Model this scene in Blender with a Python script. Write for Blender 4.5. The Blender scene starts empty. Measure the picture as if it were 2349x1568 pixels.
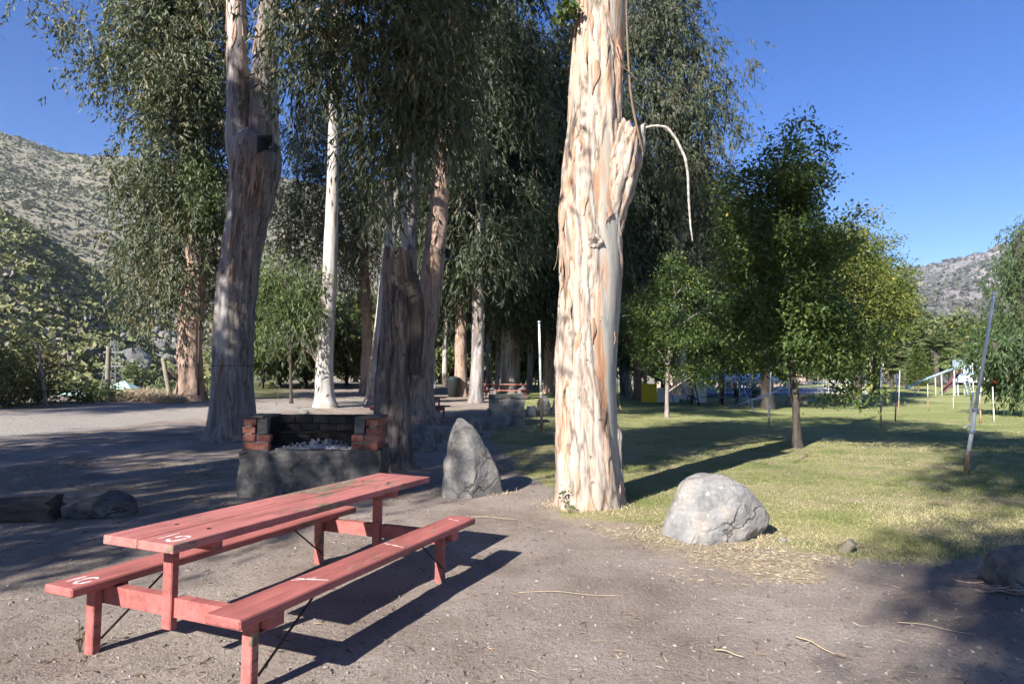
import bpy, math
import numpy as np
from mathutils import Vector, Matrix

# ------------------------------------------------------------------ camera, sky, sun, exposure
FPX, HC, PIT, ROLL = 1480.0, 1.58, 0.0594, 0.006
SUN_AZ, SUN_EL = math.radians(35.0), math.radians(31.0)      # direction shadows fall, height of the sun
scene = bpy.context.scene
cam_d = bpy.data.cameras.new('camera')
cam_d.sensor_width = 36.0
cam_d.lens = FPX / 2349.0 * 36.0
cam_d.clip_start = 0.05
cam_d.clip_end = 6000.0
cam = bpy.data.objects.new('camera', cam_d)
scene.collection.objects.link(cam)
cam.matrix_world = (Matrix.Translation((0, 0, HC)) @ Matrix.Rotation(math.pi / 2 + PIT, 4, 'X') @ Matrix.Rotation(ROLL, 4, 'Z'))
scene.camera = cam

world = bpy.data.worlds.new('World')
scene.world = world
world.use_nodes = True
wn = world.node_tree
bg = wn.nodes['Background']
sky = wn.nodes.new('ShaderNodeTexSky')
sky.sky_type = 'NISHITA'
sky.sun_disc = False
sky.sun_elevation = SUN_EL
sky.sun_rotation = SUN_AZ + math.pi
sky.altitude = 600.0
sky.air_density = 1.0
sky.dust_density = 0.0
sky.ozone_density = 4.0
hsv = wn.nodes.new('ShaderNodeHueSaturation')
hsv.inputs['Hue'].default_value = 0.516
hsv.inputs['Saturation'].default_value = 1.32
wn.links.new(sky.outputs[0], hsv.inputs['Color'])
wn.links.new(hsv.outputs[0], bg.inputs['Color'])
bg.inputs['Strength'].default_value = 0.062

sun_d = bpy.data.lights.new('sun', 'SUN')
sun_d.energy = 5.0
sun_d.angle = math.radians(0.53)
sun_d.color = (1.0, 0.955, 0.89)
sun = bpy.data.objects.new('sun', sun_d)
scene.collection.objects.link(sun)
to_ground = Vector((math.sin(SUN_AZ) * math.cos(SUN_EL), math.cos(SUN_AZ) * math.cos(SUN_EL), -math.sin(SUN_EL)))
sun.rotation_euler = to_ground.to_track_quat('-Z', 'Y').to_euler()
sun.location = (-20, -30, 30)

scene.view_settings.view_transform = 'Standard'
scene.view_settings.look = 'None'
scene.view_settings.gamma = 1.0
scene.view_settings.use_curve_mapping = False
scene.view_settings.exposure = 1.5
scene.cycles.max_bounces = 4
scene.cycles.volume_bounces = 0
scene.cycles.use_adaptive_sampling = True
scene.cycles.adaptive_threshold = 0.03
scene.cycles.transparent_max_bounces = 4

HAZE = 0.00012

# ------------------------------------------------------------------ helpers: geometry of the view
CAM = np.array([0.0, 0.0, HC])
def ray(u, v):
    a, b = u - 1174.5, v - 784.0
    c, s = math.cos(ROLL), math.sin(ROLL)
    x = (c * a + s * b) / FPX
    y = -(-s * a + c * b) / FPX
    cp, sp = math.cos(PIT), math.sin(PIT)
    return np.array([x, cp - sp * y, sp + cp * y])
def at(u, v, Y):
    r = ray(u, v)
    return CAM + r * (Y / r[1])
def sstep(a, b, x):
    t = np.clip((x - a) / (b - a), 0, 1)
    return t * t * (3 - 2 * t)

def _hash(i, j, k, seed):
    h = (i.astype(np.int64) * 374761393 + j.astype(np.int64) * 668265263 + k.astype(np.int64) * 2147483647 + seed * 974634777) & 0xFFFFFFFF
    h = ((h ^ (h >> 13)) * 1274126177) & 0xFFFFFFFF
    h = ((h ^ (h >> 16)) * 2246822519) & 0xFFFFFFFF
    return ((h ^ (h >> 15)) & 0xFFFFFF) / float(0xFFFFFF)
def vn(P, seed=0):
    P = np.asarray(P, float)
    I = np.floor(P).astype(np.int64)
    f = P - I
    f = f * f * (3 - 2 * f)
    r = 0
    for dx in (0, 1):
        wx = f[:, 0] if dx else 1 - f[:, 0]
        for dy in (0, 1):
            wy = f[:, 1] if dy else 1 - f[:, 1]
            for dz in (0, 1):
                wz = f[:, 2] if dz else 1 - f[:, 2]
                r = r + wx * wy * wz * _hash(I[:, 0] + dx, I[:, 1] + dy, I[:, 2] + dz, seed)
    return r
def fbm(P, seed=0, oct=4):
    P = np.asarray(P, float)
    r, a, t = 0, 0.5, 0
    for o in range(oct):
        r = r + a * vn(P * 2.03 ** o + 17.3 * o, seed + o)
        t += a
        a *= 0.5
    return r / t

def gh(x, y):
    """height of the land"""
    x = np.asarray(x, float); y = np.asarray(y, float)
    d = np.hypot(x, y)
    yy = np.maximum(y, 0.01)
    q = np.where(y > 1, x / yy, np.sign(x) * 9)
    wl = 1 - sstep(0.05, 0.22, q)
    z = 0.028 * np.clip(y - 10, 0, 38) * wl
    z = z + 0.024 * np.clip(-(x + 3), 0, 16) * sstep(4, 12, y)
    z = z + 0.03 * np.clip(y - 48, 0, 45) * sstep(0.3, 0.5, q)
    z = z - 0.012 * np.clip(y - 14, 0, 22) * sstep(0.25, 0.45, q) * (1 - sstep(40, 60, y))
    edge = 27 + 25 * sstep(-0.5, -0.36, q) + 300 * sstep(-0.36, -0.25, q)
    z = z - np.clip(0.22 * np.clip(y - edge, 0, 200), 0, 9.5) * (y > 1)
    return z
def gz(x, y):
    return float(gh(np.array([x]), np.array([y]))[0])
def gp(u, v):
    """the point of the ground seen at a place of the photograph"""
    r = ray(u, v)
    ts = np.linspace(1.2, 260, 5200)
    P = CAM[None] + ts[:, None] * r[None]
    df = P[:, 2] - gh(P[:, 0], P[:, 1])
    k = np.where(df <= 0)[0]
    k = k[0] if len(k) else len(ts) - 1
    p = P[k].copy()
    p[2] = gz(p[0], p[1])
    return p

# ------------------------------------------------------------------ helpers: objects
COL = scene.collection
def tag(o, label=None, cat=None, group=None, kind=None):
    if label: o['label'] = label
    if cat: o['category'] = cat
    if group: o['group'] = group
    if kind: o['kind'] = kind
    return o
def thing(name, label, cat, loc=(0, 0, 0), rz=0.0, group=None):
    o = bpy.data.objects.new(name, None)
    COL.objects.link(o)
    o.location = [float(c) for c in loc]
    o.rotation_euler = (0, 0, rz)
    o.empty_display_size = 0.2
    return tag(o, label, cat, group)
def mk(name, V, F, mat=None, smooth=False, attrs=None):
    """a mesh from arrays. F: (n,k) array or list of such arrays / lists"""
    me = bpy.data.meshes.new(name)
    V = np.asarray(V, np.float32)
    if isinstance(F, np.ndarray):
        F = [F]
    Fs = []
    for f in F:
        if isinstance(f, np.ndarray):
            Fs.append(f.astype(np.int32))
        else:
            Fs.append(np.asarray(f, np.int32)[None])
    tot = np.concatenate([np.full(len(f), f.shape[1], np.int32) for f in Fs])
    idx = np.concatenate([f.ravel() for f in Fs])
    me.vertices.add(len(V)); me.vertices.foreach_set('co', V.ravel())
    me.loops.add(len(idx)); me.loops.foreach_set('vertex_index', idx)
    me.polygons.add(len(tot))
    st = np.zeros(len(tot), np.int32); st[1:] = np.cumsum(tot)[:-1]
    me.polygons.foreach_set('loop_start', st)
    me.polygons.foreach_set('loop_total', tot)
    me.update(calc_edges=True)
    me.polygons.foreach_set('use_smooth', np.full(len(tot), bool(smooth)))
    for an, (dom, arr) in (attrs or {}).items():
        a = me.attributes.new(an, 'FLOAT', dom)
        a.data.foreach_set('value', np.asarray(arr, np.float32))
    if mat:
        me.materials.append(mat)
    return me
def obj(name, me, parent=None, loc=None, rot=None, scale=None):
    o = bpy.data.objects.new(name, me)
    COL.objects.link(o)
    if parent: o.parent = parent
    if loc is not None: o.location = [float(c) for c in loc]
    if rot is not None: o.rotation_euler = rot
    if scale is not None: o.scale = (scale,) * 3 if isinstance(scale, (int, float)) else scale
    return o
def wpart(name, V, F, mat, parent, smooth=False, attrs=None):
    """part given in world coordinates, parent an unrotated Empty"""
    base = parent
    off = np.zeros(3)
    while base:
        off = off + np.array(base.location)
        base = base.parent
    return obj(name, mk(name, np.asarray(V) - off, F, mat, smooth, attrs), parent)

class MB:
    def __init__(s): s.V, s.F, s.n = [], [], 0
    def add(s, V, F):
        V = np.asarray(V, float)
        for f in F: s.F.append([i + s.n for i in f])
        s.V.append(V); s.n += len(V)
        return s
    def box(s, lo, hi, M=None, bev=0.0):
        lo = np.array(lo, float); hi = np.array(hi, float)
        if bev <= 0:
            V = np.array([[x, y, z] for z in (lo[2], hi[2]) for y in (lo[1], hi[1]) for x in (lo[0], hi[0])])
            F = [(0, 2, 3, 1), (4, 5, 7, 6), (0, 1, 5, 4), (2, 6, 7, 3), (0, 4, 6, 2), (1, 3, 7, 5)]
        else:
            V, F = [], []
            b = bev
            idx = {}
            for sx in (0, 1):
                for sy in (0, 1):
                    for sz in (0, 1):
                        c = [lo[0] if not sx else hi[0], lo[1] if not sy else hi[1], lo[2] if not sz else hi[2]]
                        sg = [1 if not sx else -1, 1 if not sy else -1, 1 if not sz else -1]
                        for ax in range(3):
                            p = [c[k] + (0 if k == ax else sg[k] * b) for k in range(3)]
                            idx[(sx, sy, sz, ax)] = len(V); V.append(p)
            def q(*k): F.append(tuple(idx[i] for i in k))
            for sx in (0, 1):
                f = [(sx, 0, 0, 0), (sx, 1, 0, 0), (sx, 1, 1, 0), (sx, 0, 1, 0)]
                q(*(f if sx else f[::-1]))
            for sy in (0, 1):
                f = [(0, sy, 0, 1), (1, sy, 0, 1), (1, sy, 1, 1), (0, sy, 1, 1)]
                q(*(f[::-1] if sy else f))
            for sz in (0, 1):
                f = [(0, 0, sz, 2), (1, 0, sz, 2), (1, 1, sz, 2), (0, 1, sz, 2)]
                q(*(f if sz else f[::-1]))
            for sx in (0, 1):
                for sy in (0, 1):
                    f = [(sx, sy, 0, 0), (sx, sy, 1, 0), (sx, sy, 1, 1), (sx, sy, 0, 1)]
                    q(*(f if sx ^ sy else f[::-1]))
                for sz in (0, 1):
                    f = [(sx, 0, sz, 0), (sx, 0, sz, 2), (sx, 1, sz, 2), (sx, 1, sz, 0)]
                    q(*(f if sx ^ sz else f[::-1]))
            for sy in (0, 1):
                for sz in (0, 1):
                    f = [(0, sy, sz, 1), (1, sy, sz, 1), (1, sy, sz, 2), (0, sy, sz, 2)]
                    q(*(f if sy ^ sz else f[::-1]))
            for sx in (0, 1):
                for sy in (0, 1):
                    for sz in (0, 1):
                        q((sx, sy, sz, 0), (sx, sy, sz, 1), (sx, sy, sz, 2))
            V = np.array(V)
        if M is not None:
            V = V @ np.array(M[0]).T + np.array(M[1])
        return s.add(V, F)
    def tube(s, pts, rad, K=8, cap=True):
        V, F = tube(pts, rad, K, cap)
        return s.add(V, F)
    def done(s, name, mat, parent=None, smooth=False, world=False, **k):
        V = np.concatenate(s.V)
        groups = {}
        for f in s.F: groups.setdefault(len(f), []).append(f)
        F = [np.array(g) for g in groups.values()]
        if world:
            return wpart(name, V, F, mat, parent, smooth)
        return obj(name, mk(name, V, F, mat, smooth), parent, **k)
def frames(P):
    P = np.asarray(P, float)
    T = np.gradient(P, axis=0)
    T /= np.linalg.norm(T, axis=1)[:, None] + 1e-9
    ch = P[-1] - P[0]
    ref = np.eye(3)[np.argmin(np.abs(ch))]
    E1 = np.cross(T, ref); E1 /= np.linalg.norm(E1, axis=1)[:, None] + 1e-9
    E2 = np.cross(T, E1)
    return T, E1, E2
def tube(pts, rad, K=8, cap=True):
    P = np.asarray(pts, float)
    R = np.broadcast_to(np.asarray(rad, float), (len(P),))
    T, E1, E2 = frames(P)
    a = np.arange(K) * 2 * math.pi / K
    V = P[:, None] + R[:, None, None] * (np.cos(a)[None, :, None] * E1[:, None] + np.sin(a)[None, :, None] * E2[:, None])
    V = V.reshape(-1, 3)
    F = []
    for i in range(len(P) - 1):
        for j in range(K):
            k = (j + 1) % K
            F.append((i * K + j, i * K + k, (i + 1) * K + k, (i + 1) * K + j))
    if cap:
        F.append(tuple(range(K))[::-1])
        F.append(tuple((len(P) - 1) * K + j for j in range(K)))
    return V, F
def smooth_path(pts, M):
    """resample rows (any columns) along the path with rounded corners"""
    pts = np.asarray(pts, float)
    s = np.concatenate([[0], np.cumsum(np.linalg.norm(np.diff(pts[:, :3], axis=0), axis=1))])
    t = np.linspace(0, s[-1], M)
    out = np.stack([np.interp(t, s, pts[:, k]) for k in range(pts.shape[1])], 1)
    w = max(1, M // 24)
    ker = np.hanning(2 * w + 3)[1:-1]; ker /= ker.sum()
    pad = np.concatenate([2 * out[:1] - out[1:w + 1][::-1], out, 2 * out[-1:] - out[-w - 1:-1][::-1]])
    sm = np.stack([np.convolve(pad[:, k], ker, 'valid') for k in range(out.shape[1])], 1)
    return sm

# ------------------------------------------------------------------ materials
def nt(name):
    m = bpy.data.materials.new(name)
    m.use_nodes = True
    t = m.node_tree
    return m, t, t.nodes['Principled BSDF']
def node(t, typ, **k):
    n = t.nodes.new(typ)
    for a, b in k.items():
        if a.startswith('in_'):
            n.inputs[a[3:].replace('_', ' ')].default_value = b
        else:
            setattr(n, a, b)
    return n
def ramp(t, fac, stops, interp='LINEAR'):
    n = t.nodes.new('ShaderNodeValToRGB')
    n.color_ramp.interpolation = interp
    el = n.color_ramp.elements
    while len(el) < len(stops): el.new(0.5)
    for e, (p, c) in zip(el, stops):
        e.position = p
        e.color = (*c, 1) if len(c) == 3 else c
    t.links.new(fac, n.inputs[0])
    return n.outputs[0]
def coords(t, kind='Object', scale=(1, 1, 1)):
    if kind == 'World':
        g = t.nodes.new('ShaderNodeNewGeometry'); o = g.outputs['Position']
    else:
        g = t.nodes.new('ShaderNodeTexCoord'); o = g.outputs[kind]
    mp = t.nodes.new('ShaderNodeMapping')
    mp.inputs['Scale'].default_value = scale
    t.links.new(o, mp.inputs[0])
    return mp.outputs[0]
def noise(t, vec, scale, detail=5, rough=0.6, dist=0.0):
    n = node(t, 'ShaderNodeTexNoise')
    n.inputs['Scale'].default_value = scale
    n.inputs['Detail'].default_value = detail
    n.inputs['Roughness'].default_value = rough
    n.inputs['Distortion'].default_value = dist
    t.links.new(vec, n.inputs['Vector'])
    return n.outputs['Fac']
def mix(t, fac, a, b, mode='MIX'):
    n = t.nodes.new('ShaderNodeMix')
    n.data_type = 'RGBA'; n.blend_type = mode
    for s, x in ((n.inputs[0], fac), (n.inputs[6], a), (n.inputs[7], b)):
        if isinstance(x, (int, float)): s.default_value = x
        elif isinstance(x, tuple): s.default_value = (*x, 1) if len(x) == 3 else x
        else: t.links.new(x, s)
    return n.outputs[2]
def math_(t, op, a, b=0.0, clamp=False):
    n = t.nodes.new('ShaderNodeMath'); n.operation = op; n.use_clamp = clamp
    for s, x in zip(n.inputs, (a, b)):
        if isinstance(x, (int, float)): s.default_value = x
        else: t.links.new(x, s)
    return n.outputs[0]
def attr(t, name):
    n = t.nodes.new('ShaderNodeAttribute'); n.attribute_name = name
    return n.outputs['Fac']
def bump(t, bsdf, h, strength=0.5, dist=0.02):
    n = t.nodes.new('ShaderNodeBump')
    n.inputs['Strength'].default_value = strength
    n.inputs['Distance'].default_value = dist
    t.links.new(h, n.inputs['Height'])
    t.links.new(n.outputs[0], bsdf.inputs['Normal'])
def pmat(name, stops, scale=4.0, stretch=(1, 1, 1), rough=0.85, bumps=(30.0, 0.4, 0.01), kind='Object', detail=6, spec=0.3, metal=0.0, fine=None):
    m, t, b = nt(name)
    c = coords(t, kind, stretch)
    col = ramp(t, noise(t, c, scale, detail, 0.65), stops)
    if fine:
        f = noise(t, c, fine[0], 4, 0.7)
        col = mix(t, math_(t, 'MULTIPLY', ramp(t, f, [(fine[1], (0, 0, 0)), (min(1, fine[1] + 0.12), (1, 1, 1))]), fine[3] if len(fine) > 3 else 1.0), col, fine[2])
    t.links.new(col, b.inputs['Base Color'])
    b.inputs['Roughness'].default_value = rough
    b.inputs['Metallic'].default_value = metal
    b.inputs['Specular IOR Level'].default_value = spec
    if bumps:
        bump(t, b, noise(t, c, bumps[0], 5, 0.7), bumps[1], bumps[2])
    return m
def leafmat(name, stops, trans=0.3, rough=0.5, spec=0.35):
    m, t, b = nt(name)
    col = ramp(t, attr(t, 'rnd'), stops)
    t.links.new(col, b.inputs['Base Color'])
    b.inputs['Roughness'].default_value = rough
    b.inputs['Specular IOR Level'].default_value = spec
    tr = t.nodes.new('ShaderNodeBsdfTranslucent')
    t.links.new(mix(t, 0.5, col, (0.16, 0.22, 0.02)), tr.inputs['Color'])
    ms = t.nodes.new('ShaderNodeMixShader'); ms.inputs[0].default_value = trans
    t.links.new(b.outputs[0], ms.inputs[1]); t.links.new(tr.outputs[0], ms.inputs[2])
    t.links.new(ms.outputs[0], t.nodes['Material Output'].inputs[0])
    return m
def barkmat(name, smooth, bark, strips=(5, 5, 0.55), bs=0.6):
    """smooth: ramp of the bare wood, bark: ramp of the flaking bark"""
    m, t, b = nt(name)
    c = coords(t, 'World', (1, 1, 1))
    cs = coords(t, 'World', strips)
    n1 = noise(t, cs, 1.0, 5, 0.6, 0.4)
    csm = ramp(t, n1, smooth)
    streak = noise(t, coords(t, 'World', (14, 14, 0.9)), 1.0, 4, 0.65)
    csm = mix(t, 0.3, csm, ramp(t, streak, [(0.3, (0.4, 0.35, 0.3)), (0.7, (1, 1, 1))]), 'MULTIPLY')
    n2 = noise(t, coords(t, 'World', (17, 17, 1.7)), 1.0, 6, 0.7, 0.3)
    cbk = mix(t, 0.42, ramp(t, n2, bark), csm)
    fac = math_(t, 'ADD', attr(t, 'bark'), math_(t, 'MULTIPLY', math_(t, 'SUBTRACT', noise(t, coords(t, 'World', (26, 26, 5)), 1.0, 3), 0.5), 0.5))
    fac = ramp(t, fac, [(0.44, (0, 0, 0)), (0.54, (1, 1, 1))])
    col = mix(t, fac, csm, cbk)
    crev = ramp(t, attr(t, 'rid'), [(0.0, (1, 1, 1)), (0.22, (0, 0, 0))])
    col = mix(t, math_(t, 'MULTIPLY', crev, 0.75), col, (0.05, 0.032, 0.022))
    spots = noise(t, c, 7.0, 3, 0.5)
    col = mix(t, ramp(t, spots, [(0.70, (0, 0, 0)), (0.76, (1, 1, 1))]), col, (0.10, 0.075, 0.06))
    t.links.new(col, b.inputs['Base Color'])
    b.inputs['Roughness'].default_value = 0.8
    b.inputs['Specular IOR Level'].default_value = 0.25
    bump(t, b, math_(t, 'ADD', math_(t, 'MULTIPLY', n2, fac), math_(t, 'MULTIPLY', streak, 0.25)), bs, 0.02)
    return m

BK_HERO = barkmat('bark_cream_peeling',
    [(0.34, (0.22, 0.21, 0.205)), (0.43, (0.32, 0.31, 0.275)), (0.52, (0.40, 0.36, 0.305)), (0.575, (0.40, 0.235, 0.145)), (0.66, (0.31, 0.16, 0.09))],
    [(0.34, (0.05, 0.035, 0.028)), (0.41, (0.20, 0.115, 0.075)), (0.48, (0.37, 0.275, 0.205)), (0.56, (0.44, 0.365, 0.305)), (0.66, (0.31, 0.28, 0.255))])
BK_GREY = barkmat('bark_grey_stringy',
    [(0.36, (0.13, 0.115, 0.11)), (0.47, (0.27, 0.25, 0.245)), (0.57, (0.40, 0.37, 0.35)), (0.67, (0.30, 0.24, 0.21))],
    [(0.36, (0.035, 0.027, 0.022)), (0.46, (0.13, 0.095, 0.075)), (0.56, (0.24, 0.17, 0.13)), (0.68, (0.36, 0.28, 0.24))])
BK_FORK = barkmat('bark_fork_grey',
    [(0.36, (0.15, 0.135, 0.13)), (0.47, (0.26, 0.24, 0.23)), (0.57, (0.38, 0.35, 0.33)), (0.67, (0.27, 0.215, 0.185))],
    [(0.36, (0.025, 0.019, 0.016)), (0.46, (0.09, 0.066, 0.053)), (0.56, (0.18, 0.13, 0.10)), (0.68, (0.29, 0.23, 0.195))])
BK_WHITE = barkmat('bark_white_smooth',
    [(0.36, (0.24, 0.22, 0.21)), (0.46, (0.40, 0.38, 0.35)), (0.55, (0.50, 0.47, 0.43)), (0.66, (0.40, 0.32, 0.26))],
    [(0.35, (0.06, 0.045, 0.035)), (0.45, (0.22, 0.15, 0.11)), (0.55, (0.36, 0.26, 0.19)), (0.66, (0.44, 0.37, 0.32))])
BK_BROWN = barkmat('bark_brown_fibrous',
    [(0.3, (0.22, 0.15, 0.11)), (0.5, (0.42, 0.30, 0.23)), (0.7, (0.55, 0.43, 0.35))],
    [(0.36, (0.04, 0.028, 0.022)), (0.46, (0.17, 0.11, 0.08)), (0.56, (0.32, 0.21, 0.15)), (0.68, (0.42, 0.32, 0.26))])
BK_STUMP = barkmat('bark_stump_dead',
    [(0.36, (0.10, 0.085, 0.08)), (0.47, (0.20, 0.165, 0.15)), (0.57, (0.32, 0.27, 0.24)), (0.67, (0.24, 0.18, 0.15))],
    [(0.38, (0.02, 0.016, 0.014)), (0.47, (0.075, 0.055, 0.045)), (0.56, (0.14, 0.10, 0.08)), (0.68, (0.24, 0.185, 0.155))])
BK_DARK = pmat('bark_dark', [(0.3, (0.03, 0.025, 0.02)), (0.7, (0.10, 0.08, 0.065))], 6, (4, 4, 0.8), 0.9, (30, 0.7, 0.02))
BK_LUMP = pmat('bark_gnarled', [(0.36, (0.10, 0.08, 0.07)), (0.5, (0.30, 0.24, 0.20)), (0.64, (0.46, 0.39, 0.34))], 22, (1, 1, 1), 0.9, (60, 0.8, 0.01))
STRIP = pmat('bark_ribbon', [(0.3, (0.12, 0.075, 0.05)), (0.5, (0.34, 0.21, 0.14)), (0.7, (0.52, 0.39, 0.30))], 3, (6, 6, 0.6), 0.85, (40, 0.4, 0.005))
DEADWOOD = pmat('dead_pale_wood', [(0.36, (0.20, 0.18, 0.16)), (0.6, (0.36, 0.335, 0.30))], 8, (1, 1, 1), 0.8, (40, 0.3, 0.005))
TWIG = pmat('twig_brown', [(0.3, (0.10, 0.065, 0.045)), (0.7, (0.22, 0.15, 0.10))], 6, (1, 1, 1), 0.85, None)
L_EUC = leafmat('leaf_eucalyptus', [(0.0, (0.030, 0.040, 0.022)), (0.35, (0.062, 0.076, 0.040)), (0.7, (0.105, 0.118, 0.065)), (0.93, (0.17, 0.165, 0.10)), (1.0, (0.22, 0.15, 0.08))], 0.22, 0.52, 0.35)
L_EUCD = leafmat('leaf_eucalyptus_deep', [(0.0, (0.022, 0.030, 0.016)), (0.5, (0.045, 0.058, 0.030)), (0.9, (0.085, 0.095, 0.055)), (1.0, (0.15, 0.11, 0.06))], 0.2, 0.52, 0.35)
L_EUCB = leafmat('leaf_eucalyptus_young', [(0.0, (0.045, 0.07, 0.025)), (0.6, (0.085, 0.125, 0.042)), (1.0, (0.16, 0.20, 0.07))], 0.3, 0.5)
L_ASH = leafmat('leaf_ash', [(0.0, (0.03, 0.055, 0.016)), (0.5, (0.072, 0.115, 0.028)), (0.85, (0.14, 0.175, 0.045)), (1.0, (0.30, 0.27, 0.05))], 0.35, 0.45)
L_ASHY = leafmat('leaf_ash_autumn', [(0.0, (0.05, 0.075, 0.02)), (0.5, (0.11, 0.14, 0.03)), (0.85, (0.20, 0.21, 0.05)), (1.0, (0.34, 0.28, 0.06))], 0.35, 0.45)
L_BUSH = leafmat('leaf_scrub_bush', [(0.0, (0.045, 0.05, 0.018)), (0.5, (0.10, 0.105, 0.035)), (1.0, (0.22, 0.19, 0.07))], 0.25, 0.6)
L_BACK = leafmat('leaf_background', [(0.0, (0.045, 0.06, 0.025)), (0.5, (0.10, 0.125, 0.045)), (1.0, (0.20, 0.21, 0.08))], 0.3, 0.55)
L_PEPPER = leafmat('leaf_pepper_tree', [(0.0, (0.030, 0.055, 0.022)), (0.5, (0.065, 0.105, 0.04)), (1.0, (0.13, 0.17, 0.065))], 0.3, 0.5)
L_PALM = leafmat('leaf_palm', [(0.0, (0.07, 0.10, 0.035)), (0.6, (0.15, 0.19, 0.07)), (1.0, (0.32, 0.30, 0.12))], 0.25, 0.5)
L_SKIRT = leafmat('leaf_palm_dry', [(0.0, (0.25, 0.19, 0.13)), (1.0, (0.48, 0.40, 0.31))], 0.15, 0.8)
L_GRASS = leafmat('grass_blade', [(0.0, (0.11, 0.155, 0.045)), (0.45, (0.22, 0.25, 0.085)), (0.7, (0.36, 0.33, 0.155)), (1.0, (0.52, 0.45, 0.26))], 0.3, 0.7)
L_STRAW = leafmat('straw_litter', [(0.0, (0.14, 0.095, 0.06)), (0.3, (0.32, 0.245, 0.155)), (0.75, (0.46, 0.38, 0.26)), (1.0, (0.56, 0.50, 0.40))], 0.15, 0.8)
L_LITTER = leafmat('leaf_litter', [(0.0, (0.05, 0.035, 0.025)), (0.3, (0.15, 0.09, 0.055)), (0.65, (0.28, 0.20, 0.13)), (1.0, (0.42, 0.36, 0.28))], 0.05, 0.8)
L_SCRUB = leafmat('hill_scrub', [(0.0, (0.07, 0.08, 0.04)), (0.5, (0.145, 0.155, 0.06)), (0.8, (0.21, 0.205, 0.08)), (1.0, (0.20, 0.18, 0.155))], 0.1, 0.8)
L_SCRUBM = leafmat('mountain_scrub_leaf', [(0.0, (0.06, 0.065, 0.06)), (0.6, (0.095, 0.098, 0.085)), (1.0, (0.14, 0.13, 0.12))], 0.1, 0.8)
L_SCRUBF = leafmat('hill_scrub_far', [(0.0, (0.085, 0.09, 0.06)), (0.6, (0.125, 0.13, 0.08)), (1.0, (0.18, 0.17, 0.115))], 0.1, 0.8)
def stonemat(name, cols, crack=2.2):
    m, t, b = nt(name)
    c = coords(t, 'Object')
    col = ramp(t, noise(t, c, 2.8, 8, 0.7, 0.3), [(0.36, cols[0]), (0.47, cols[1]), (0.55, cols[2]), (0.66, cols[3])])
    streak = noise(t, coords(t, 'Object', (3, 3, 9)), 1.6, 6, 0.7, 0.6)
    col = mix(t, 0.5, col, ramp(t, streak, [(0.36, (0.55, 0.55, 0.55)), (0.6, (1.1, 1.1, 1.1))]), 'MULTIPLY')
    vo = node(t, 'ShaderNodeTexVoronoi'); vo.feature = 'DISTANCE_TO_EDGE'; vo.inputs['Scale'].default_value = crack
    wv = mix(t, 0.22, c, node(t, 'ShaderNodeTexNoise', in_Scale=4.0, in_Detail=5.0).outputs['Color'])
    t.links.new(wv, vo.inputs['Vector'])
    ck = ramp(t, vo.outputs['Distance'], [(0.0, (1, 1, 1)), (0.022, (0, 0, 0))])
    ckm = math_(t, 'MULTIPLY', ck, ramp(t, noise(t, c, 2.0, 3), [(0.45, (0, 0, 0)), (0.58, (1, 1, 1))]))
    col = mix(t, math_(t, 'MULTIPLY', ckm, 0.75), col, tuple(x * 0.3 for x in cols[0]))
    lich = noise(t, c, 9.0, 5, 0.7)
    col = mix(t, ramp(t, lich, [(0.60, (0, 0, 0)), (0.66, (0.7, 0.7, 0.7))]), col, tuple(x * 0.5 for x in cols[1]))
    pale = noise(t, c, 16.0, 3, 0.6)
    col = mix(t, ramp(t, pale, [(0.64, (0, 0, 0)), (0.70, (0.6, 0.6, 0.6))]), col, tuple(min(1, x * 1.4) for x in cols[3]))
    t.links.new(col, b.inputs['Base Color'])
    b.inputs['Roughness'].default_value = 0.9
    b.inputs['Specular IOR Level'].default_value = 0.2
    bump(t, b, math_(t, 'SUBTRACT', math_(t, 'ADD', noise(t, c, 9, 8, 0.75), math_(t, 'MULTIPLY', streak, 0.5)), math_(t, 'MULTIPLY', ckm, 0.6)), 0.9, 0.03)
    return m
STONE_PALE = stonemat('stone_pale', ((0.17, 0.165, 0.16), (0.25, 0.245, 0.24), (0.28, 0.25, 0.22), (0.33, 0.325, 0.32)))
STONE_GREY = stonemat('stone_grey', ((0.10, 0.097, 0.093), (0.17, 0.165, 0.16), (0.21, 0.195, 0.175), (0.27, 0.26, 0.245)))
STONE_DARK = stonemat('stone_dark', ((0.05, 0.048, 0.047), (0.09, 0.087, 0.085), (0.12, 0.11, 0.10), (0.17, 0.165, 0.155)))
CONCRETE = stonemat('old_concrete', ((0.055, 0.052, 0.05), (0.095, 0.09, 0.086), (0.12, 0.112, 0.105), (0.18, 0.17, 0.16)), 1.5)
BRICK = pmat('brick_red', [(0.36, (0.13, 0.045, 0.033)), (0.5, (0.24, 0.085, 0.058)), (0.66, (0.30, 0.15, 0.11))], 7, (1, 1, 1), 0.9, (45, 0.5, 0.006), 'World')
SOOT = pmat('sooty_brick', [(0.3, (0.012, 0.011, 0.011)), (0.6, (0.03, 0.028, 0.027)), (0.8, (0.07, 0.06, 0.055))], 4, (1, 1, 1), 0.9, (40, 0.5, 0.006), 'World')
MORTAR = pmat('mortar', [(0.3, (0.16, 0.145, 0.135)), (0.7, (0.30, 0.275, 0.25))], 8, (1, 1, 1), 0.95, (40, 0.6, 0.008), 'World')
IRON = pmat('sooty_iron', [(0.3, (0.02, 0.018, 0.017)), (0.7, (0.07, 0.05, 0.04))], 10, (1, 1, 1), 0.6, None, metal=0.6)
ASH_M = pmat('wood_ash', [(0.3, (0.10, 0.095, 0.09)), (0.55, (0.34, 0.33, 0.32)), (0.75, (0.6, 0.58, 0.56))], 16, (1, 1, 1), 0.95, (50, 0.6, 0.01), 'World')
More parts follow.
